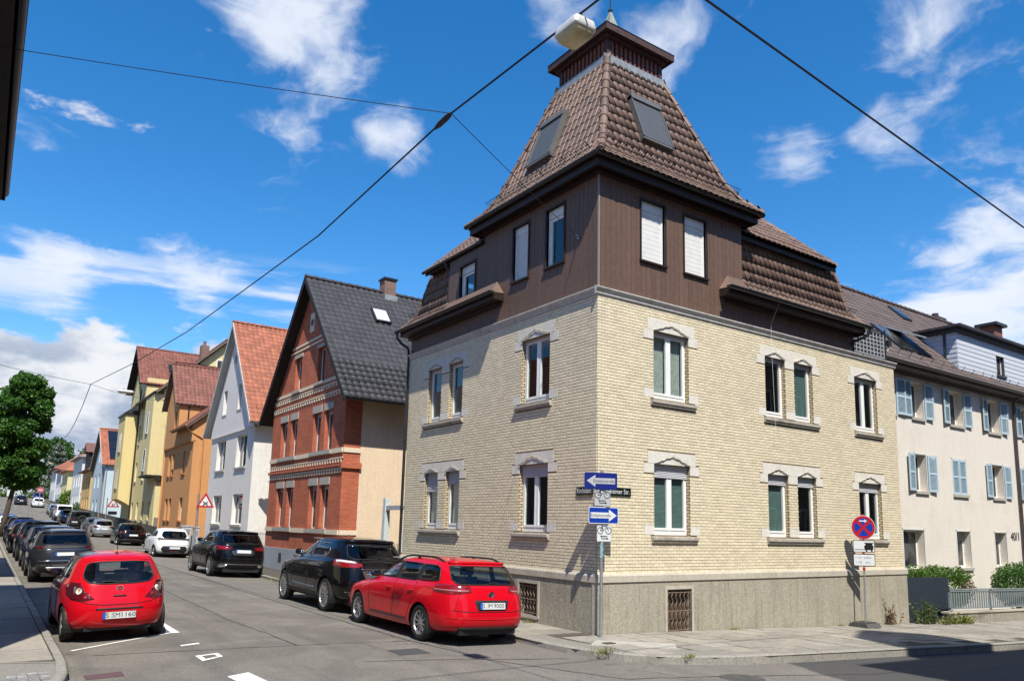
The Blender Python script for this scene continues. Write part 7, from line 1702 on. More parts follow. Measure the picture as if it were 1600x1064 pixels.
clone(hatch_b, P_BLACK, P_BLACK, -7.72, 36.0, 'low black car, fourth beyond the red hatchback on the left', GL, (1.02, 1.05, 1))
clone(edge, P_BLACK, P_BLUE, -7.6, 42.5, 'blue SUV, fifth beyond the red hatchback on the left', GL, (.96, .95, .92))
clone(suv_g, P_GREY, P_BLACK, -7.6, 48.5, 'black crossover, sixth beyond the red hatchback on the left', GL, (.96, .95, .95))
clone(hatch_b, P_BLACK, P_WHITE, -7.9, 64.5, 'white car beyond the big tree on the left', GL)
clone(p208, P_WHITE, P_BLUE, -7.9, 70.5, 'blue car beyond the white one on the left', GL)
# ================================================================== signs, lamps, wires, fences
m_blue = M('sign_blue', (.004, .035, .30), .4, .04, spec=.5); m_blue_d = M('sign_deep_blue', (.003, .012, .16), .4, .04, spec=.5)
m_swhite = M('sign_white', (.62, .63, .63), .4, .03, spec=.5); m_sgrey = M('sign_faded_white', (.40, .41, .42), .45, .05); m_sred = M('sign_red', (.42, .008, .014), .4, .05, spec=.5)
m_back = M('sign_back_aluminium', (.35, .36, .36), .45, .08, metal=.6); m_enam = M('dark_enamel', (.008, .012, .010), .3, .1, spec=.6)
def local(C, X, N):
    """sign plane: returns f(a,b,d)"""
    C = Vector(C); X = Vector(X).normalized(); N = Vector(N).normalized(); Y = N.cross(X)
    if Y.z < 0: Y = -Y
    return (lambda a, b, d=0.: C+X*a+Y*b+N*d), X, Y, N
def plate(mb, f, pts, d0, d1):
    mb.prism([f(a, b, d0) for a, b in pts], f(0, 0, d1)-f(0, 0, d0)); return mb
def rect(w, h, r=.03): return rnd([(-w/2, -h/2), (w/2, -h/2), (w/2, h/2), (-w/2, h/2)], r, 4)
def circ(r, n=28, cx=0, cy=0): return [(cx+r*math.cos(2*math.pi*k/n), cy+r*math.sin(2*math.pi*k/n)) for k in range(n)]
def bicycle(f, parent, s, cy, mat, d):
    mb = MB()
    def ln(p, t=.006): mb.tube([f(a*s, cy+b*s, d) for a, b in p], t*s*3.2, 5)
    for cx in (-.30, .30):
        n = 20; ln([(cx+.20*math.cos(2*math.pi*k/n), .0+.20*math.sin(2*math.pi*k/n)) for k in range(n+1)])
    for p in ([(-.30, 0), (-.08, .0), (.16, .28), (-.16, .28), (-.30, 0)], [(-.08, 0), (-.18, .36)], [(-.25, .37), (-.11, .37)], [(.30, 0), (.14, .36), (.05, .40)], [(.14, .36), (.24, .40)]): ln(p)
    mb.build('bicycle_symbol', mat, parent)
    for (a0, a1, b, sg) in ((-.18, .22, -.36, -1), (-.22, .18, -.50, 1)):
        mb = MB(); plate(mb, f, [(a0*s, cy+(b-.025)*s), (a1*s, cy+(b-.025)*s), (a1*s, cy+(b+.025)*s), (a0*s, cy+(b+.025)*s)], d-.001, d+.001); e = a0 if sg < 0 else a1
        plate(mb, f, [((e+sg*.12)*s, cy+b*s), (e*s, cy+(b+.07)*s), (e*s, cy+(b-.07)*s)], d-.001, d+.001); mb.build('arrow_symbol', mat, parent)
SP = thing('sign_post', 'steel post at the house corner with two blue one-way signs and bicycle plates', 'sign', (-.14, -.30, -1.1))
mb = MB(); mb.tube([(-.14, -.30, -1.15), (-.14, -.30, 1.98)], .030, 12); mb.build('pole', steel, SP)
mb = MB(); mb.lathe((-.14, -.30, .33), (0, 0, 1), [(.034, 0), (.038, .01), (.038, .60), (.034, .61)], 14); mb.build('sticker_sleeve', M('faded_stickers', (.20, .32, .36), .6, .6, 25), SP)
def one_way(C, X, N, left, blue, white):
    f, X, Y, N = local(C, X, N); mb = MB(); plate(mb, f, rect(.66, .315, .03), -.012, 0); so_ = mb.build('one_way_sign', m_back, SP)
    mb = MB(); plate(mb, f, rect(.66, .315, .03), .0005, .002); mb.build('sign_border', white if white is m_swhite else blue, so_); mb = MB(); plate(mb, f, rect(.63, .285, .025), .0025, .004); mb.build('sign_face', blue, so_)
    sg = -1 if left else 1; mb = MB(); plate(mb, f, [(-sg*.285, -.055), (sg*.115, -.055), (sg*.115, -.115), (sg*.29, 0), (sg*.115, .115), (sg*.115, .055), (-sg*.285, .055)][::sg], .0045, .006); mb.build('arrow', white, so_)
    text_obj('Einbahnstraße', .085, m_ink, so_, tuple(f(-sg*.06, -.003, .0068)), X, Y, .0005, 'sign_lettering', .43); return so_
one_way((-.20, -.345, 1.78), (.93, -.36, 0), (-.36, -.93, 0), True, m_blue_d, m_sgrey)
one_way((-.13, -.345, 1.13), (.98, -.18, 0), (-.18, -.98, 0), False, m_blue, m_swhite)
for C, X, N, mt in (((-.16, -.345, 1.46), (.93, -.36, 0), (-.36, -.93, 0), m_sgrey), ((-.11, -.345, .79), (.98, -.18, 0), (-.18, -.98, 0), m_swhite)):
    f, X, Y, N = local(C, X, N); mb = MB(); plate(mb, f, rect(.33, .31, .02), -.012, 0); po = mb.build('bicycle_plate', m_back, SP); mb = MB(); plate(mb, f, rect(.315, .295, .02), .0005, .002); mb.build('plate_face', mt, po); bicycle(f, po, .30, .055, m_ink, .004)
# street name plates on the house
for nm, F, u, txt, w, lab in (('L', FL, .34, 'Kirchtalstr.', .50, 'dark street name plate on the left face of the corner'), ('R', FR, .42, 'Bönnigheimer Str.', .92, 'dark street name plate on the right face of the corner')):
    o = thing('street_name_plate', lab, 'sign', tuple(F.p(u, 1.60, .03)), 'street name plates'); mb = MB(); z0 = 1.53
    F.box(mb, u-w/2, u+w/2, z0, z0+.17, .016, .034); mb.build('plate', m_enam, o)
    X = F.U if F is FR else -F.U; text_obj(txt, .135, m_swhite, o, tuple(F.p(u, z0+.085, .0355)), X, (0, 0, 1), .0008, 'plate_lettering', w*.9)
# mobile no-stopping sign
NS = thing('no_stopping_sign', 'mobile red and blue no-stopping sign on a rubber foot by the house wall', 'sign', (8.42, -.45, -1.43)); lean = Vector((.025, .0, 1)).normalized(); B0 = Vector((8.42, -.45, -1.33))
mb = MB(); mb.tube([B0, B0+lean*2.72], .021, 8); mb.build('pole', steel, NS)
mb = MB(); fz = pav_z(8.42, -.6)+.004
mb.prism([(8.14, -.68, fz), (8.14, -.14, fz), (8.14, -.20, fz+.10), (8.14, -.62, fz+.10)], (.60, 0, 0)); m_foot = M('recycled_rubber', (.075, .075, .07), .85, .25, 20); ft = mb.build('rubber_foot', m_foot, NS)
for i in range(4): mb = MB(); mb.box(8.18+i*.14, 8.26+i*.14, -.58, -.24, fz+.101, fz+.125); mb.build('foot_ridge', m_foot, ft)
Xs = Vector((.80, -.60, 0)); Nn_ = Vector((-.60, -.80, 0))
def nsp(h): return B0+lean*h+Nn_*.03
f, X, Y, N = local(nsp(2.40), Xs, Nn_); mb = MB(); plate(mb, f, circ(.30, 36), -.01, 0); ds = mb.build('sign_disc', m_back, NS)
mb = MB(); plate(mb, f, circ(.298, 36), .0004, .001); mb.build('disc_rim', m_swhite, ds); mb = MB(); plate(mb, f, circ(.288, 36), .0015, .0025); mb.build('disc_red', m_sred, ds)
for k in range(4):
    a0 = math.pi/4+k*math.pi/2; a1 = a0+math.pi/2; off = .042; cxy = ((a0+a1)/2); px_, py_ = math.cos(cxy)*off*1.0, math.sin(cxy)*off*1.0
    pts = [(px_, py_)]+[(px_*.55+.205*math.cos(a0+.12+(a1-a0-.24)*j/8), py_*.55+.205*math.sin(a0+.12+(a1-a0-.24)*j/8)) for j in range(9)]
    mb = MB(); plate(mb, f, pts, .0028, .0038); mb.build('disc_blue', m_blue, ds)
mb = MB(); plate(mb, f, [(-.10, .145), (.03, .145), (.03, .115), (.10, .16), (.03, .205), (.03, .175), (-.10, .175)], .0042, .005); mb.build('arrow', m_swhite, ds)
for h, w, hh, tx in ((1.93, .54, .30, 'tow'), (1.59, .54, .30, 'txt')):
    f, X, Y, N = local(nsp(h), Xs, Nn_); mb = MB(); plate(mb, f, rect(w, hh, .03), -.01, 0); po = mb.build('supplementary_plate', m_ink, NS); mb = MB(); plate(mb, f, rect(w-.03, hh-.03, .025), .0005, .002); mb.build('plate_face', m_swhite, po)
    if tx == 'tow':
        mb = MB(); plate(mb, f, [(-.24, -.09), (.02, -.09), (.02, -.075), (-.24, -.075)], .0025, .0035); plate(mb, f, rnd([(.02, -.09), (.22, -.09), (.24, -.01), (.20, .06), (.05, .06), (.0, -.01)], .02), .0025, .0035); plate(mb, f, [(.04, -.13), (.08, -.13), (.08, -.09), (.04, -.09)], .0025, .0035); plate(mb, f, [(.17, -.13), (.21, -.13), (.21, -.09), (.17, -.09)], .0025, .0035); plate(mb, f, [(-.0, .09), (.05, .05), (.20, .05), (.25, .09)], .0025, .0035); mb.build('tow_symbol', m_ink, po)
    else:
        mk = M('faded_print', (.42, .42, .42), .6, .3, 60)
        for a, b, w2, h2 in ((-.2, .07, .05, .022), (-.11, .065, .10, .04), (.08, .06, .18, .05), (-.20, -.06, .04, .02), (-.10, -.055, .09, .05), (.08, -.06, .12, .045)): mb = MB(); plate(mb, f, [(a-w2/2, b-h2/2), (a+w2/2, b-h2/2), (a+w2/2, b+h2/2), (a-w2/2, b+h2/2)], .0025, .0032); mb.build('worn_lettering', mk, po)
for h in (2.70, 2.10, 1.745, 1.37): mb = MB(); c_ = B0+lean*h; mb.tube([c_-lean*.03, c_+lean*.03], .034, 8); mb.build('clamp', m_sred, NS)
def warning(name, lab, C, pole, ztop, zb, e, sym):
    o = thing(name, lab, 'sign', (pole[0], pole[1], zb)); mb = MB(); mb.tube([(pole[0], pole[1], zb-.1), (pole[0], pole[1], ztop)], .04, 8); mb.build('pole', steel, o)
    f, X, Y, N = local(C, (1, -.1, 0), (-.1, -1, 0)); tri = lambda k, dy=0: rnd([(-e*k/2, -e*k*.2887), (e*k/2, -e*k*.2887), (0, e*k*.5774)], .06*k)
    mb = MB(); plate(mb, f, tri(1.04), -.02, -.002); tb = mb.build('triangle', m_back, o); mb = MB(); plate(mb, f, tri(1.02), 0, .003); mb.build('triangle_red', m_sred, tb); mb = MB(); plate(mb, f, tri(.68), .004, .007); mb.build('triangle_white', m_swhite, tb)
    mb = MB(); w = .05
    if sym == 'x':
        for s_ in (-1, 1): mb.tube([f(-.13*e, s_*.10*e-.06*e, .012), f(.13*e, -s_*.10*e-.06*e, .012)], .028*e, 5)
    else:
        for s_ in (-1, 1): mb.tube([f(s_*.07*e, -.17*e, .012), f(s_*.07*e, .03*e, .012)], .028*e, 5); mb.tube([f(s_*.07*e-.05*e, s_*.05*e-.06*e, .012), f(s_*.07*e, s_*.10*e-.06*e, .012), f(s_*.07*e+.05*e, s_*.05*e-.06*e, .012)], .02*e, 4)
    mb.build('symbol', m_ink, tb)
    mb = MB(); mb.tube([(pole[0], pole[1], C[2]), tuple(f(0, 0, -.02))], .02, 6); mb.build('bracket', steel, o); return o
warning('crossing_sign', 'red triangular crossroads warning sign in front of the orange house', (-.69, 28.85, 1.70), (-1.02, 29.0), 2.12, -.95, .84, 'x')
tw_ = warning('two_way_sign', 'red triangular two-way traffic warning sign before the pale blue house', (-.49, 63.0, 1.98), (-.95, 63.2), 2.5, -.5, .95, 'v')
f, X, Y, N = local((-.49, 63.0, 1.2), (1, -.1, 0), (-.1, -1, 0)); mb = MB(); plate(mb, f, rect(.7, .3), -.01, 0); mb.build('supplementary_plate', m_ink, tw_)
f, X, Y, N = local((-3.4, 112.8, 4.3), (1, -.05, 0), (-.05, -1, 0)); o = thing('no_entry_sign', 'faded red no-entry disc on a pole far up the street', 'sign', (-3.4, 113, 2.2)); mb = MB(); mb.tube([(-3.4, 112.9, 2.1), (-3.4, 112.9, 4.7)], .05, 6); mb.build('pole', steel, o); mb = MB(); plate(mb, f, circ(.40), -.02, 0); dd = mb.build('disc', M('faded_sign_red', (.48, .10, .12), .5, .1), o); mb = MB(); plate(mb, f, rect(.5, .12), .001, .01); mb.build('bar', m_swhite, dd)
# overhead wires and lamps
m_wire = M('black_cable', (.010, .010, .013), .6, .1)
def cable(name, lab, pts, r, sag=0., grp='overhead wires', n=24, parent=None):
    P = [Vector(p) for p in pts]; out = []
    for a, b in zip(P, P[1:]):
        for k in range(n): t = k/n; q = a.lerp(b, t); q.z -= sag*4*t*(1-t); out.append(q)
    out.append(P[-1]); mb = MB(); mb.tube(out, r, 6)
    if parent: return mb.build(name, m_wire, parent)
    o = mb.build(name, m_wire); tag(o, lab, 'cable', grp); return o
NODE = (-5.1, -2.73, 6.53)
cable('overhead_cable', 'thick black cable running lengthwise above the street with a lamp', [(-5.1, -22, 6.9), (-5.1, -6.6, 6.36), NODE, (-5.15, 2.2, 6.27), (-5.38, 12.4, 6.40), (-5.75, 20.5, 6.66), (-6.25, 29.1, 7.04)], .014, 0, n=6)
cable('span_wire', 'thin wire from the left house to the cable joint', [(-10.37, 1.76, 7.84), NODE], .006, .02)
cable('span_wire', 'thin wire from the cable joint to the tower of the corner house', [NODE, (-.02, .63, 7.0)], .006, .02)
cable('overhead_cable', 'black cable crossing the upper right sky', [(-13.35, -7.14, 6.95), (-4.2, -6.5, 6.39), (4.95, -5.86, 6.40), (20, -4.8, 7.1)], .014, 0, n=8)
cable('span_wire', 'thin wire across the street from the far cable joint to the tree', [(-6.25, 29.1, 7.04), (-10.9, 30.8, 7.9)], .010, .05); cable('span_wire', 'thin wire from the far cable joint to the yellow house', [(-6.25, 29.1, 7.04), (-.1, 46.0, 9.0)], .010, .15)
cable('overhead_cable', 'drooping cable running on from the far cable joint', [(-6.25, 29.1, 7.04), (-5.2, 60, 7.2)], .016, .9)
mb = MB(); a = Vector(NODE); t = (Vector((-5.1, 2.2, 6.27))-a).normalized(); mb.tube([a-t*.02, a+t*.05, a+t*.12, a+t*.33, a+t*.40, a+t*.48], [.014, .035, .042, .040, .03, .012], 8); tag(mb.build('cable_joint', M('cable_wrap', (.03, .03, .032), .7, .4, 40)), 'taped joint where the wires meet above the street', 'cable joint')
mb = MB(); mb.tube([(-.02, .63, 7.0), (-.16, .52, 6.99), (-.2, .5, 6.98)], .014, 6); mb.tube([(-.03, .63, 6.96), (-.03, .63, 7.04)], .03, 6); tag(mb.build('wall_anchor', steel), 'small steel wire anchor on the brown tower wall', 'anchor')
def lamp(name, lab, C, L_, w, h, axis, grp):
    C = Vector(C); A = Vector(axis).normalized(); B = Vector((0, 0, 1)).cross(A).normalized(); Z = A.cross(B); o = thing(name, lab, 'lamp', tuple(C), grp); mb = MB()
    def pt(a, b, z): return C+A*a+B*b+Z*z
    rings = [(.50, .5, -.02), (.53, .52, .06), (.50, .46, .42), (.40, .30, .55)]; vs_ = []
    for ka, kb, z in rings: vs_ += [pt(p.x*L_*ka*2*.95, p.y*w*kb*2*.95, z*h) for p in [Vector(q) for q in rnd([(-.5, -.5), (.5, -.5), (.5, .5), (-.5, .5)], .16, 4)]]
    n = len(vs_)//4; mb.add(vs_, [(i*n+k, i*n+(k+1) % n, (i+1)*n+(k+1) % n, (i+1)*n+k) for i in range(3) for k in range(n)]+[tuple(range(3*n, 4*n)), tuple(range(n))[::-1]]); mb.build('housing', M('lamp_housing_white', (.66, .66, .62), .4, .06), o, auto=40)
    mb = MB(); vs_ = []
    for ka, kb, z in [(.48, .47, -.02), (.45, .44, -.22), (.36, .34, -.36), (.2, .18, -.42)]: vs_ += [pt(p.x*L_*ka*2*.95, p.y*w*kb*2*.95, z*h) for p in [Vector(q) for q in rnd([(-.5, -.5), (.5, -.5), (.5, .5), (-.5, .5)], .2, 4)]]
    n = len(vs_)//4; mb.add(vs_, [(i*n+k, i*n+(k+1) % n, (i+1)*n+(k+1) % n, (i+1)*n+k) for i in range(3) for k in range(n)]+[tuple(range(3*n, 4*n))]); mb.build('diffuser', M('yellowed_diffuser', (.50, .42, .24), .35, .15, 6, spec=.5), o, auto=50)
    mb = MB(); mb.tube([pt(-.1, 0, h*.5), pt(-.1, 0, h*.5+.09)], .018, 6); mb.tube([pt(.1, 0, h*.5), pt(.1, 0, h*.5+.09)], .018, 6); mb.build('hanger', dark_metal, o); return o
lamp('street_lamp', 'white street lamp with yellowed bowl hung on the cable beside the tower', (-5.07, -5.40, 6.24), .40, .32, .23, (.0, 1, .0), 'hanging street lamps')
lamp('street_lamp', 'small white street lamp hung far up the street by the yellow house', (-4.0, 35.0, 7.72), .8, .3, .2, (1, 0, 0), 'hanging street lamps')
# yard entrance between the corner house and the red house
GP = thing('gate_frame', 'pale tapered post with a beam tied to the corner house', 'gate', (0, 9.45, -1)); m_pw = M('pale_weathered_paint', (.50, .55, .53), .7, .15, 12)
mb = MB(); mb.add([(-.11, 9.34, -1.2), (.11, 9.34, -1.2), (.11, 9.56, -1.2), (-.11, 9.56, -1.2), (-.075, 9.375, 1.62), (.075, 9.375, 1.62), (.075, 9.525, 1.62), (-.075, 9.525, 1.62)], [(0, 1, 5, 4), (1, 2, 6, 5), (2, 3, 7, 6), (3, 0, 4, 7), (4, 5, 6, 7)]); mb.build('post', m_pw, GP)
mb = MB(); mb.box(-.05, .05, 8.36, 9.37, 1.27, 1.40); mb.build('beam', M('grey_beam', (.36, .38, .40), .6, .1), GP); mb = MB(); mb.disc((-.06, 8.27, 1.33), (-1, 0, 0), .05, .04, 10); mb.build('anchor', dark_metal, GP)
def iron_fence(name, lab, a, b, h, sp, mat, grp=None, arch=0.):
    a = Vector(a); b = Vector(b); L_ = (b-a).length; o = thing(name, lab, 'fence', tuple(a), grp); mb = MB()
    for z in (.12, h-.06): mb.tube([a+Vector((0, 0, z)), b+Vector((0, 0, z))], .014, 5)
    mb.build('rail', mat, o); n = int(L_/sp)
    for i in range(n+1): p = a.lerp(b, i/n); mb = MB(); hh = h+arch*math.sin(math.pi*i/n); mb.tube([p, p+Vector((0, 0, hh))], .009, 5); mb.build('bar', mat, o)
    return o
m_rust = M('brown_iron_paint', (.16, .10, .075), .7, .2, 20); m_gri = M('grey_iron_paint', (.30, .32, .33), .6, .1, 20)
iron_fence('iron_fence', 'low brown iron fence in front of the beige side wall', (.15, 12.9, -.75), (.15, 9.6, -.75), 1.14, .13, m_rust)
iron_fence('iron_gate', 'small brown iron gate with arched top beside the corner house', (.1, 9.3, -.95), (.1, 8.42, -.95), 1.12, .095, m_rust, arch=.14)
mb = MB(); mb.box(.05, .25, 9.6, 13.0, -1.3, -.62); o = thing('yard_wall', 'low rendered wall under the brown iron fence', 'wall', (.15, 11, -1.2)); mb.build('wall_body', m_beige_w, o)
mb = MB(); mb.box(-.02, .12, 8.32, 8.40, .1, .62); tag(mb.build('notice_board', m_swhite), 'narrow white board on the corner house edge', 'sign')
mb = MB(); mb.lathe((-.05, 12.0, .28), (0, 0, 1), [(.02, 0), (.08, .04), (.09, .12), (.05, .18), (0, .22)], 10); mb.tube([(-.05, 12, -1), (-.05, 12, .3)], .015, 5); tag(mb.build('garden_ornament', black_plastic, smooth=True), 'small dark ball ornament above the iron fence', 'ornament')
iron_fence('iron_fence', 'grey iron railing between the white and the red houses', (.3, 23.6, -.35), (.3, 21.0, -.35), .72, .16, m_gri)
mb = MB(); mb.box(.2, .4, 21.0, 23.6, -1.3, -.34); o = thing('yard_wall', 'grey yard wall between the white and the red houses', 'wall', (.3, 22, -1.2)); mb.build('wall_body', m_gplinth, o)
m_cab = M('cabinet_grey', (.40, .42, .42), .6, .08, 9, stain=.35, stainc=(.2, .2, .19), sscale=4)
def cabinet(lab, x0, x1, y0, y1, z0, z1):
    o = thing('electric_cabinet', lab, 'cabinet', ((x0+x1)/2, (y0+y1)/2, z0), 'electric cabinets'); mb = MB(); mb.box(x0, x1, y0, y1, z0-.2, z1); mb.build('housing', m_cab, o); mb = MB(); mb.box(x0-.03, x1+.03, y0-.03, y1+.03, z1, z1+.06); mb.build('lid', m_cab, o)
    mb = MB(); mb.box(x0+.04, x1-.04, y0-.012, y0-.001, z0+.1, z1-.06); do_ = mb.build('door', m_cab, o); mb = MB(); mb.box(x0+.08, x0+.11, y0-.03, y0-.012, (z0+z1)/2-.05, (z0+z1)/2+.08); mb.build('handle', dark_metal, do_)
    mb = MB(); mb.box(x0+.12, x1-.08, y0-.016, y0-.0125, z1-.45, z1-.15); mb.build('poster', M('faded_poster', (.18, .19, .22), .7, .5, 12), o)
cabinet('grey electric cabinet beside the white hatchback', -.85, -.35, 33.0, 33.35, -1.0, .45); cabinet('second grey electric cabinet next to the sign pole', -.28, .30-.32, 32.6, 33.0, -1.0, .40)
o = thing('waste_bin', 'brown waste bin standing beside the white hatchback', 'bin', (-.9, 34.4, -1)); m_bin = M('brown_bin_plastic', (.17, .075, .04), .6, .1); mb = MB(); mb.add([(-1.15, 34.1, -1.0), (-.7, 34.1, -1.0), (-.7, 34.6, -1.0), (-1.15, 34.6, -1.0), (-1.25, 34.0, .0), (-.6, 34.0, .0), (-.6, 34.7, .0), (-1.25, 34.7, .0)], [(0, 1, 5, 4), (1, 2, 6, 5), (2, 3, 7, 6), (3, 0, 4, 7), (0, 3, 2, 1)]); mb.build('bin_body', m_bin, o); mb = MB(); mb.prism([(-1.28, 33.97, 0), (-1.28, 34.73, 0), (-1.28, 34.70, .08), (-1.28, 34.02, .05)], (.71, 0, 0)); mb.build('lid', m_bin, o)
o = thing('electric_cabinet', 'white cabinet at the far end of the street below the hedge', 'cabinet', (-5.6, 160, 5)); mb = MB(); mb.box(-6.2, -4.9, 160, 160.6, 4.2, 6.6); mb.build('housing', m_swhite, o); mb = MB(); mb.box(-6.25, -4.85, 159.95, 160.65, 6.6, 6.7); mb.build('lid', m_cab, o)

# distant pedestrian on the right-hand pavement
def person(lab, x, y, h=1.72):
    z = pav_z(x, y); me = bpy.data.meshes.new('body'); k = h/1.72
    J = {'pel': (0, 0, .93), 'che': (0, -.02, 1.25), 'nek': (0, -.01, 1.46), 'hd0': (0, 0, 1.55), 'hd1': (0, 0, 1.68), 'lsh': (-.19, 0, 1.40), 'lel': (-.24, .05, 1.12), 'lha': (-.22, -.05, .88), 'rsh': (.19, 0, 1.40), 'rel': (.25, -.04, 1.12), 'rha': (.23, .08, .88), 'lhi': (-.09, 0, .88), 'lkn': (-.10, -.10, .50), 'lan': (-.10, .08, .10), 'lto': (-.10, -.10, .04), 'rhi': (.09, 0, .88), 'rkn': (.10, .12, .50), 'ran': (.10, .22, .12), 'rto': (.10, .08, .04)}
    E = [('pel', 'che'), ('che', 'nek'), ('nek', 'hd0'), ('hd0', 'hd1'), ('che', 'lsh'), ('lsh', 'lel'), ('lel', 'lha'), ('che', 'rsh'), ('rsh', 'rel'), ('rel', 'rha'), ('pel', 'lhi'), ('lhi', 'lkn'), ('lkn', 'lan'), ('lan', 'lto'), ('pel', 'rhi'), ('rhi', 'rkn'), ('rkn', 'ran'), ('ran', 'rto')]
    Rr = {'pel': .14, 'che': .15, 'nek': .06, 'hd0': .085, 'hd1': .085, 'lsh': .075, 'rsh': .075, 'lel': .05, 'rel': .05, 'lha': .04, 'rha': .04, 'lhi': .10, 'rhi': .10, 'lkn': .065, 'rkn': .065, 'lan': .045, 'ran': .045, 'lto': .045, 'rto': .045}
    ks = list(J); me.from_pydata([tuple(c*k for c in J[n]) for n in ks], [(ks.index(a), ks.index(b)) for a, b in E], [])
    tmp = bpy.data.objects.new('person_skin', me); COL.objects.link(tmp); md = tmp.modifiers.new('skin', 'SKIN'); sub_ = tmp.modifiers.new('sub', 'SUBSURF'); sub_.levels = 1; sub_.render_levels = 1
    for i, n in enumerate(ks): v = me.skin_vertices[0].data[i]; v.radius = (Rr[n], Rr[n]); v.use_root = (n == 'pel')
    ev = bpy.data.meshes.new_from_object(tmp.evaluated_get(bpy.context.evaluated_depsgraph_get())); bpy.data.objects.remove(tmp)
    ev.materials.clear(); ev.materials.append(M('dark_clothing', (.02, .022, .03), .9, .2)); ev.materials.append(M('skin_tone', (.45, .28, .2), .6, .05))
    for p in ev.polygons: p.material_index = 1 if p.center.z > 1.47*k or (p.center.z < .95*k and abs(p.center.x) > .19) else 0; p.use_smooth = True
    o = bpy.data.objects.new('person', ev); COL.objects.link(o); o.location = (x, y, z); tag(o, lab, 'person'); return o
person('person in dark clothes walking on the far right pavement', -.62, 121.5)
# ================================================================== trees and plants
def leafmat(name, col, trans=.35, var=.35):
    if name in MATS: return MATS[name]
    m, nt, b = pbsdf(name); MATS[name] = m; L = nt.links.new
    g = nt.nodes.new('ShaderNodeNewGeometry'); c = mixc(nt, g.outputs['Random Per Island'], tuple(v*(1-var) for v in col), tuple(v*(1+var) for v in col)); c = mixc(nt, mth(nt, 'GREATER_THAN', g.outputs['Random Per Island'], .93), c, (col[0]*2.2, col[1]*1.7, col[2]*1.3))
    L(c, b.inputs['Base Color']); b.inputs['Roughness'].default_value = .5; b.inputs['Specular IOR Level'].default_value = .35
    t = nt.nodes.new('ShaderNodeBsdfTranslucent'); L(mixc(nt, 1., c, (1.3, 1.5, .7), 'MULTIPLY'), t.inputs[0]); mx = nt.nodes.new('ShaderNodeMixShader'); mx.inputs[0].default_value = trans
    out = nt.nodes['Material Output']; L(b.outputs[0], mx.inputs[1]); L(t.outputs[0], mx.inputs[2]); L(mx.outputs[0], out.inputs[0]); return m
m_bark = M('bark', (.075, .06, .045), .95, .3, 18, .02, 25)
def leaf(mb, p, size, rng, droop=.2, up=None):
    d = Vector((rng.gauss(0, 1), rng.gauss(0, 1), rng.gauss(0, .7)-droop)).normalized(); a = d.cross(Vector((rng.gauss(0, 1), rng.gauss(0, 1), rng.gauss(0, 1)))).normalized(); s = size*rng.uniform(.6, 1.25)
    q = p+d*s*.5; bend = d.cross(a)*s*.12
    mb.add([p, q+a*s*.38+bend, p+d*s, q-a*s*.38+bend], [(0, 1, 2), (0, 2, 3)])
def clump_crown(mb, clumps, leaf_size, per, rng, shell=.55):
    for (c, r, k) in clumps:
        c = Vector(c)
        for _ in range(int(per*k)):
            d = Vector((rng.gauss(0, 1), rng.gauss(0, 1), rng.gauss(0, 1))).normalized(); rr = (shell+(1-shell)*rng.random())*(1+.12*math.sin(d.x*7+c.x)*math.cos(d.z*6+c.y)); leaf(mb, c+Vector((d.x*r[0], d.y*r[1], d.z*r[2]))*rr, leaf_size, rng)
def tree(name, lab, basep, trunk, clumps, leaf_size, per, mat, seed, grp=None, limbs=True, cat='tree'):
    rng = random.Random(seed); o = thing(name, lab, cat, basep, grp); mb = MB(); mb.tube(trunk[0], trunk[1], 10)
    tp = Vector(trunk[0][-1])
    for (c, r, k) in clumps[::2]:
        c = Vector(c); mid = tp.lerp(c, .55)+Vector((0, 0, .25)); mb.tube([tp-Vector((0, 0, rng.uniform(0, .6))), mid, c], [trunk[1][-1]*.7, trunk[1][-1]*.4, .02], 6)
    mb.build('trunk', m_bark, o, smooth=True)
    mb = MB(); clump_crown(mb, clumps, leaf_size, per, rng); mb.build('crown', mat, o); return o
rng = random.Random(3); cl = []
# big street tree: upright irregular oval
for i in range(84):
    z = rng.uniform(3.1, 11.5); t = (z-3.0)/8.7; w = 2.25*math.sin(math.pi*min(1, max(.12, .10+.86*t)))**.55*(1.0 if t > .12 else .8); a = rng.uniform(0, 6.28); rr = w*math.sqrt(rng.uniform(.05, 1))*.78
    cl.append(((-7.85+math.cos(a)*rr, 58+math.sin(a)*rr*1.1, z), (rng.uniform(.5, .85), rng.uniform(.5, .85), rng.uniform(.4, .65)), rng.uniform(.7, 1.3)))
m_leaf = leafmat('maple_leaf', (.05, .125, .02), .35)
tree('street_tree', 'big leafy green street tree on the left side of the street', (-8.35, 57.6, -.8), ([(-8.45, 57.6, -.9), (-8.35, 57.6, .5), (-8.15, 57.7, 2.0), (-7.9, 57.9, 3.8), (-7.85, 58, 6)], [.24, .19, .17, .15, .08]), cl, .26, 620, m_leaf, 11)
m_leaf2 = leafmat('hedge_leaf', (.10, .17, .022), .35); m_leaf3 = leafmat('dark_leaf', (.03, .065, .02), .25); m_con = leafmat('cedar_needle', (.13, .16, .13), .15)
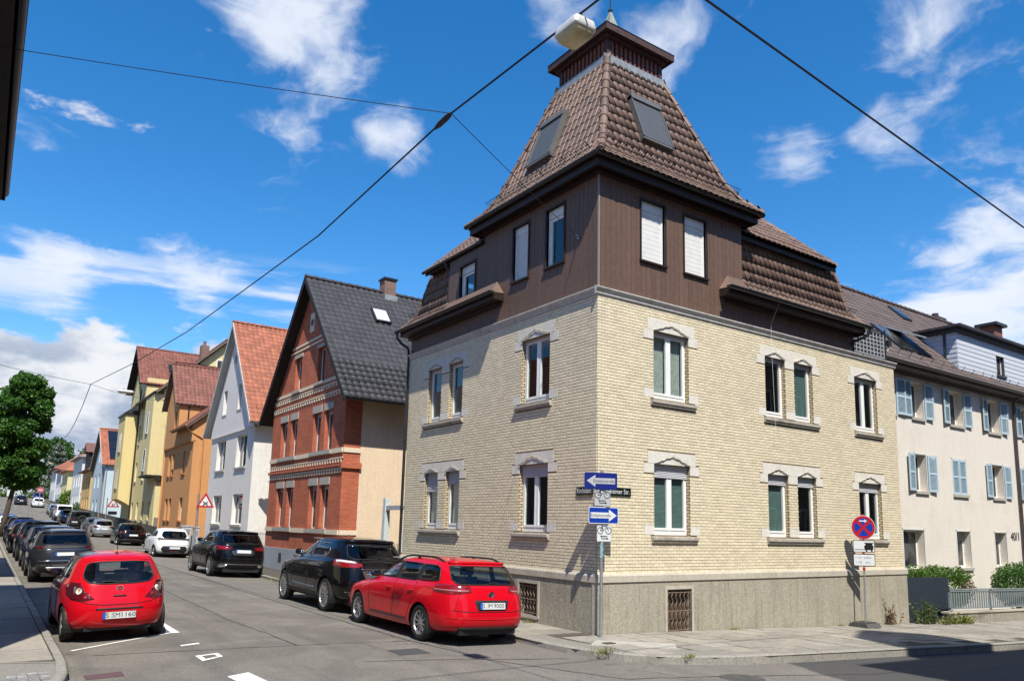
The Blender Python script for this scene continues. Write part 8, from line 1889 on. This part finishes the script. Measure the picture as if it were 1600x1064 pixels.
def bush(name, lab, c, r, leaf_size, n, mat, seed, cat='bush', grp=None, flat=False):
    rng = random.Random(seed); c = Vector(c); o = thing(name, lab, cat, (c.x, c.y, c.z-r[2]), grp); mb = MB()
    for i in range(5): a = rng.uniform(0, 6.28); mb.tube([c-Vector((0, 0, r[2])), c+Vector((math.cos(a)*r[0]*.5, math.sin(a)*r[1]*.5, 0))], [.03, .01], 5)
    mb.build('stem', m_bark, o); mb = MB()
    for _ in range(n):
        d = Vector((rng.gauss(0, 1), rng.gauss(0, 1), rng.gauss(0, 1))).normalized()
        if flat: d = Vector([math.copysign(abs(v)**.6, v) for v in d])
        k = rng.uniform(.6, 1.0)*(1+.1*math.sin(d.x*9)*math.sin(d.z*8+d.y*5)); leaf(mb, c+Vector((d.x*r[0], d.y*r[1], d.z*r[2]))*k, leaf_size, rng, 0)
    mb.build('foliage', mat, o); return o
bush('hedge', 'rounded green hedge above the dark slat fence', (14.6, 1.0, -.68), (1.75, .7, .66), .062, 15000, leafmat('box_hedge_leaf', (.07, .135, .02), .3), 5, 'hedge', flat=True)
bush('bush', 'green feathery bush behind the railing at the right edge', (20.3, .9, -.75), (1.25, .7, .78), .08, 7000, leafmat('feathery_leaf', (.06, .13, .03), .3), 6)
bush('bush', 'small withered rose bush behind the railing', (15.6, .4, -.62), (.25, .2, .2), .06, 260, leafmat('withered_leaf', (.20, .13, .09), .2), 9)
def weeds(name, lab, c, rx, ry, h, n, mat, seed, cat='weeds', lean=.25, lw=.012):
    """upright stalks with narrow leaves"""
    rng = random.Random(seed); o = thing(name, lab, cat, tuple(c)); ms = MB(); ml = MB(); c = Vector(c)
    for _ in range(n):
        p = c+Vector((rng.uniform(-rx, rx), rng.uniform(-ry, ry), 0)); hh = h*rng.uniform(.45, 1.0)*(1-.5*abs(p.x-c.x)/rx); l = Vector((rng.gauss(0, lean), rng.gauss(0, lean), 1)).normalized(); ms.tube([p, p+l*hh*.6, p+(l+Vector((rng.gauss(0, .12), rng.gauss(0, .12), 0)))*hh], [.005, .004, .002], 4, False)
        for k in range(int(5+hh*16)): q = p+l*hh*rng.uniform(.12, 1.0); leaf(ml, q, rng.uniform(.04, .09), rng, .0)
    ms.build('stem', mat, o); ml.build('foliage', mat, o); return o
m_weed = leafmat('weed_leaf', (.09, .12, .045), .25); m_weedg = leafmat('yellow_green_weed', (.20, .22, .07), .3); m_dry = leafmat('dry_weed', (.17, .12, .07), .2)
weeds('weeds', 'tall grey-green weeds at the right end of the corner house', (11.75, -.22, base(11.7, 0)+.1), .5, .14, .85, 60, m_weed, 21)
weeds('weeds', 'yellow-green weeds spilling over the low garden wall', (13.0, -.42, base(13, 0)+.1), .85, .12, .48, 90, m_weedg, 22, lean=.45)
weeds('dry_weed', 'dry brown weed against the plinth near the house end', (10.15, -.16, base(10.1, 0)+.12), .22, .06, .75, 16, m_dry, 23)
def tuft(x, y, s, seed, lab):
    rng = random.Random(seed); mb = MB(); z = pav_z(x, y)-.01
    for _ in range(int(70*s)):
        p = Vector((x+rng.gauss(0, .10*s), y+rng.gauss(0, .035*s), z)); d = Vector((rng.gauss(0, .5), rng.gauss(0, .5), 1)).normalized(); l = rng.uniform(.05, .14)*s; a = d.cross(Vector((rng.gauss(0, 1), rng.gauss(0, 1), 0))).normalized()*.006
        mb.add([p-a, p+a, p+d*l], [(0, 1, 2)])
    tag(mb.build('grass_tuft', m_weedg), lab, 'grass', 'grass tufts along kerbs and walls', 'stuff')
tuft(-1.36, -1.75, 1.3, 31, 'grass tuft at the rounded kerb'); tuft(-.35, -2.66, .8, 32, 'grass tuft further round the kerb'); tuft(-.12, 2.0, 1.0, 33, 'grass tuft at the left house wall'); tuft(3.9, -.09, .8, 34, 'grass tuft at the right house wall'); tuft(8.9, -.1, .9, 35, 'grass tuft behind the sign foot'); tuft(7.9, -.12, .7, 36, 'grass tuft left of the sign foot'); tuft(-1.55, 13.6, 2.2, 37, 'grass along the kerb by the red house')
rng = random.Random(77); mb = MB()
for i in range(900):
    y = rng.uniform(-.6, 22); x = -8.66+rng.gauss(0, .035); p = Vector((x, y, road_z(x, y)+.0)); d = Vector((rng.gauss(0, .7), rng.gauss(0, .7), 1)).normalized(); l = rng.uniform(.02, .05); a = d.cross(Vector((1, .3, 0))).normalized()*.005; mb.add([p-a, p+a, p+d*l], [(0, 1, 2)])
tag(mb.build('gutter_grass', m_weedg), 'thin grass growing in the left gutter', 'grass', None, 'stuff')
# greenery at the end of the street
bush('bush', 'bright green bush before the primrose house', (.2, 113.8, 2.9), (1.3, 1.5, 1.6), .30, 1400, m_leaf2, 41); bush('bush', 'small dark bush before the ochre house', (.1, 98.2, 1.6), (.7, .9, 1.1), .22, 600, m_leaf, 42)
bush('hedge', 'hedge running left of the street top', (-14, 150, 4.9), (5, 2.0, 2.3), .40, 4000, m_leaf2, 44, 'hedge', flat=True)
bush('hedge', 'long bright green hedge at the top of the street', (-4, 172, 5.9), (8, 1.6, 2.6), .40, 7000, m_leaf2, 43, 'hedge', flat=True)
for i, (x, y, zc, rx, rz_, mt, lab) in enumerate([(-9.5, 178, 11, 4.5, 5.5, m_leaf3, 'dark tree at the top of the street behind the hedge'), (-2.5, 185, 11.5, 4.2, 5.0, m_leaf3, 'dark rounded tree behind the far hedge'), (3.5, 182, 13, 4, 6, m_leaf, 'tall green tree behind the topmost white house'), (-16, 170, 11, 5, 6, m_leaf, 'green tree at the far left end of the street')]):
    rg = random.Random(60+i); cl = [((x+rg.gauss(0, rx*.45), y+rg.gauss(0, rx*.4), zc+rg.gauss(0, rz_*.42)), (rx*.35, rx*.35, rz_*.25), 1.) for _ in range(26)]
    tree('tree', lab, (x, y, 5.4), ([(x, y, 5.2), (x, y, zc-2), (x, y, zc)], [.4, .3, .15]), cl, .55, 230, mt, 70+i, 'trees at the top of the street')
rg = random.Random(5); x, y = 1.2, 158; cl = []
for k in range(8):
    z = 6.0+k*1.15; w = 3.8*(1-k/9.0)
    for a in range(7): an = a*.9+k; cl.append(((x+math.cos(an)*w*.62, y+math.sin(an)*w*.62, z-.3), (w*.42, w*.42, .35), .8))
tree('conifer', 'grey-green cedar above the far roofs', (x, y, 5), ([(x, y, 5), (x, y, 10), (x, y, 15)], [.45, .3, .06]), cl, .5, 55, m_con, 90)
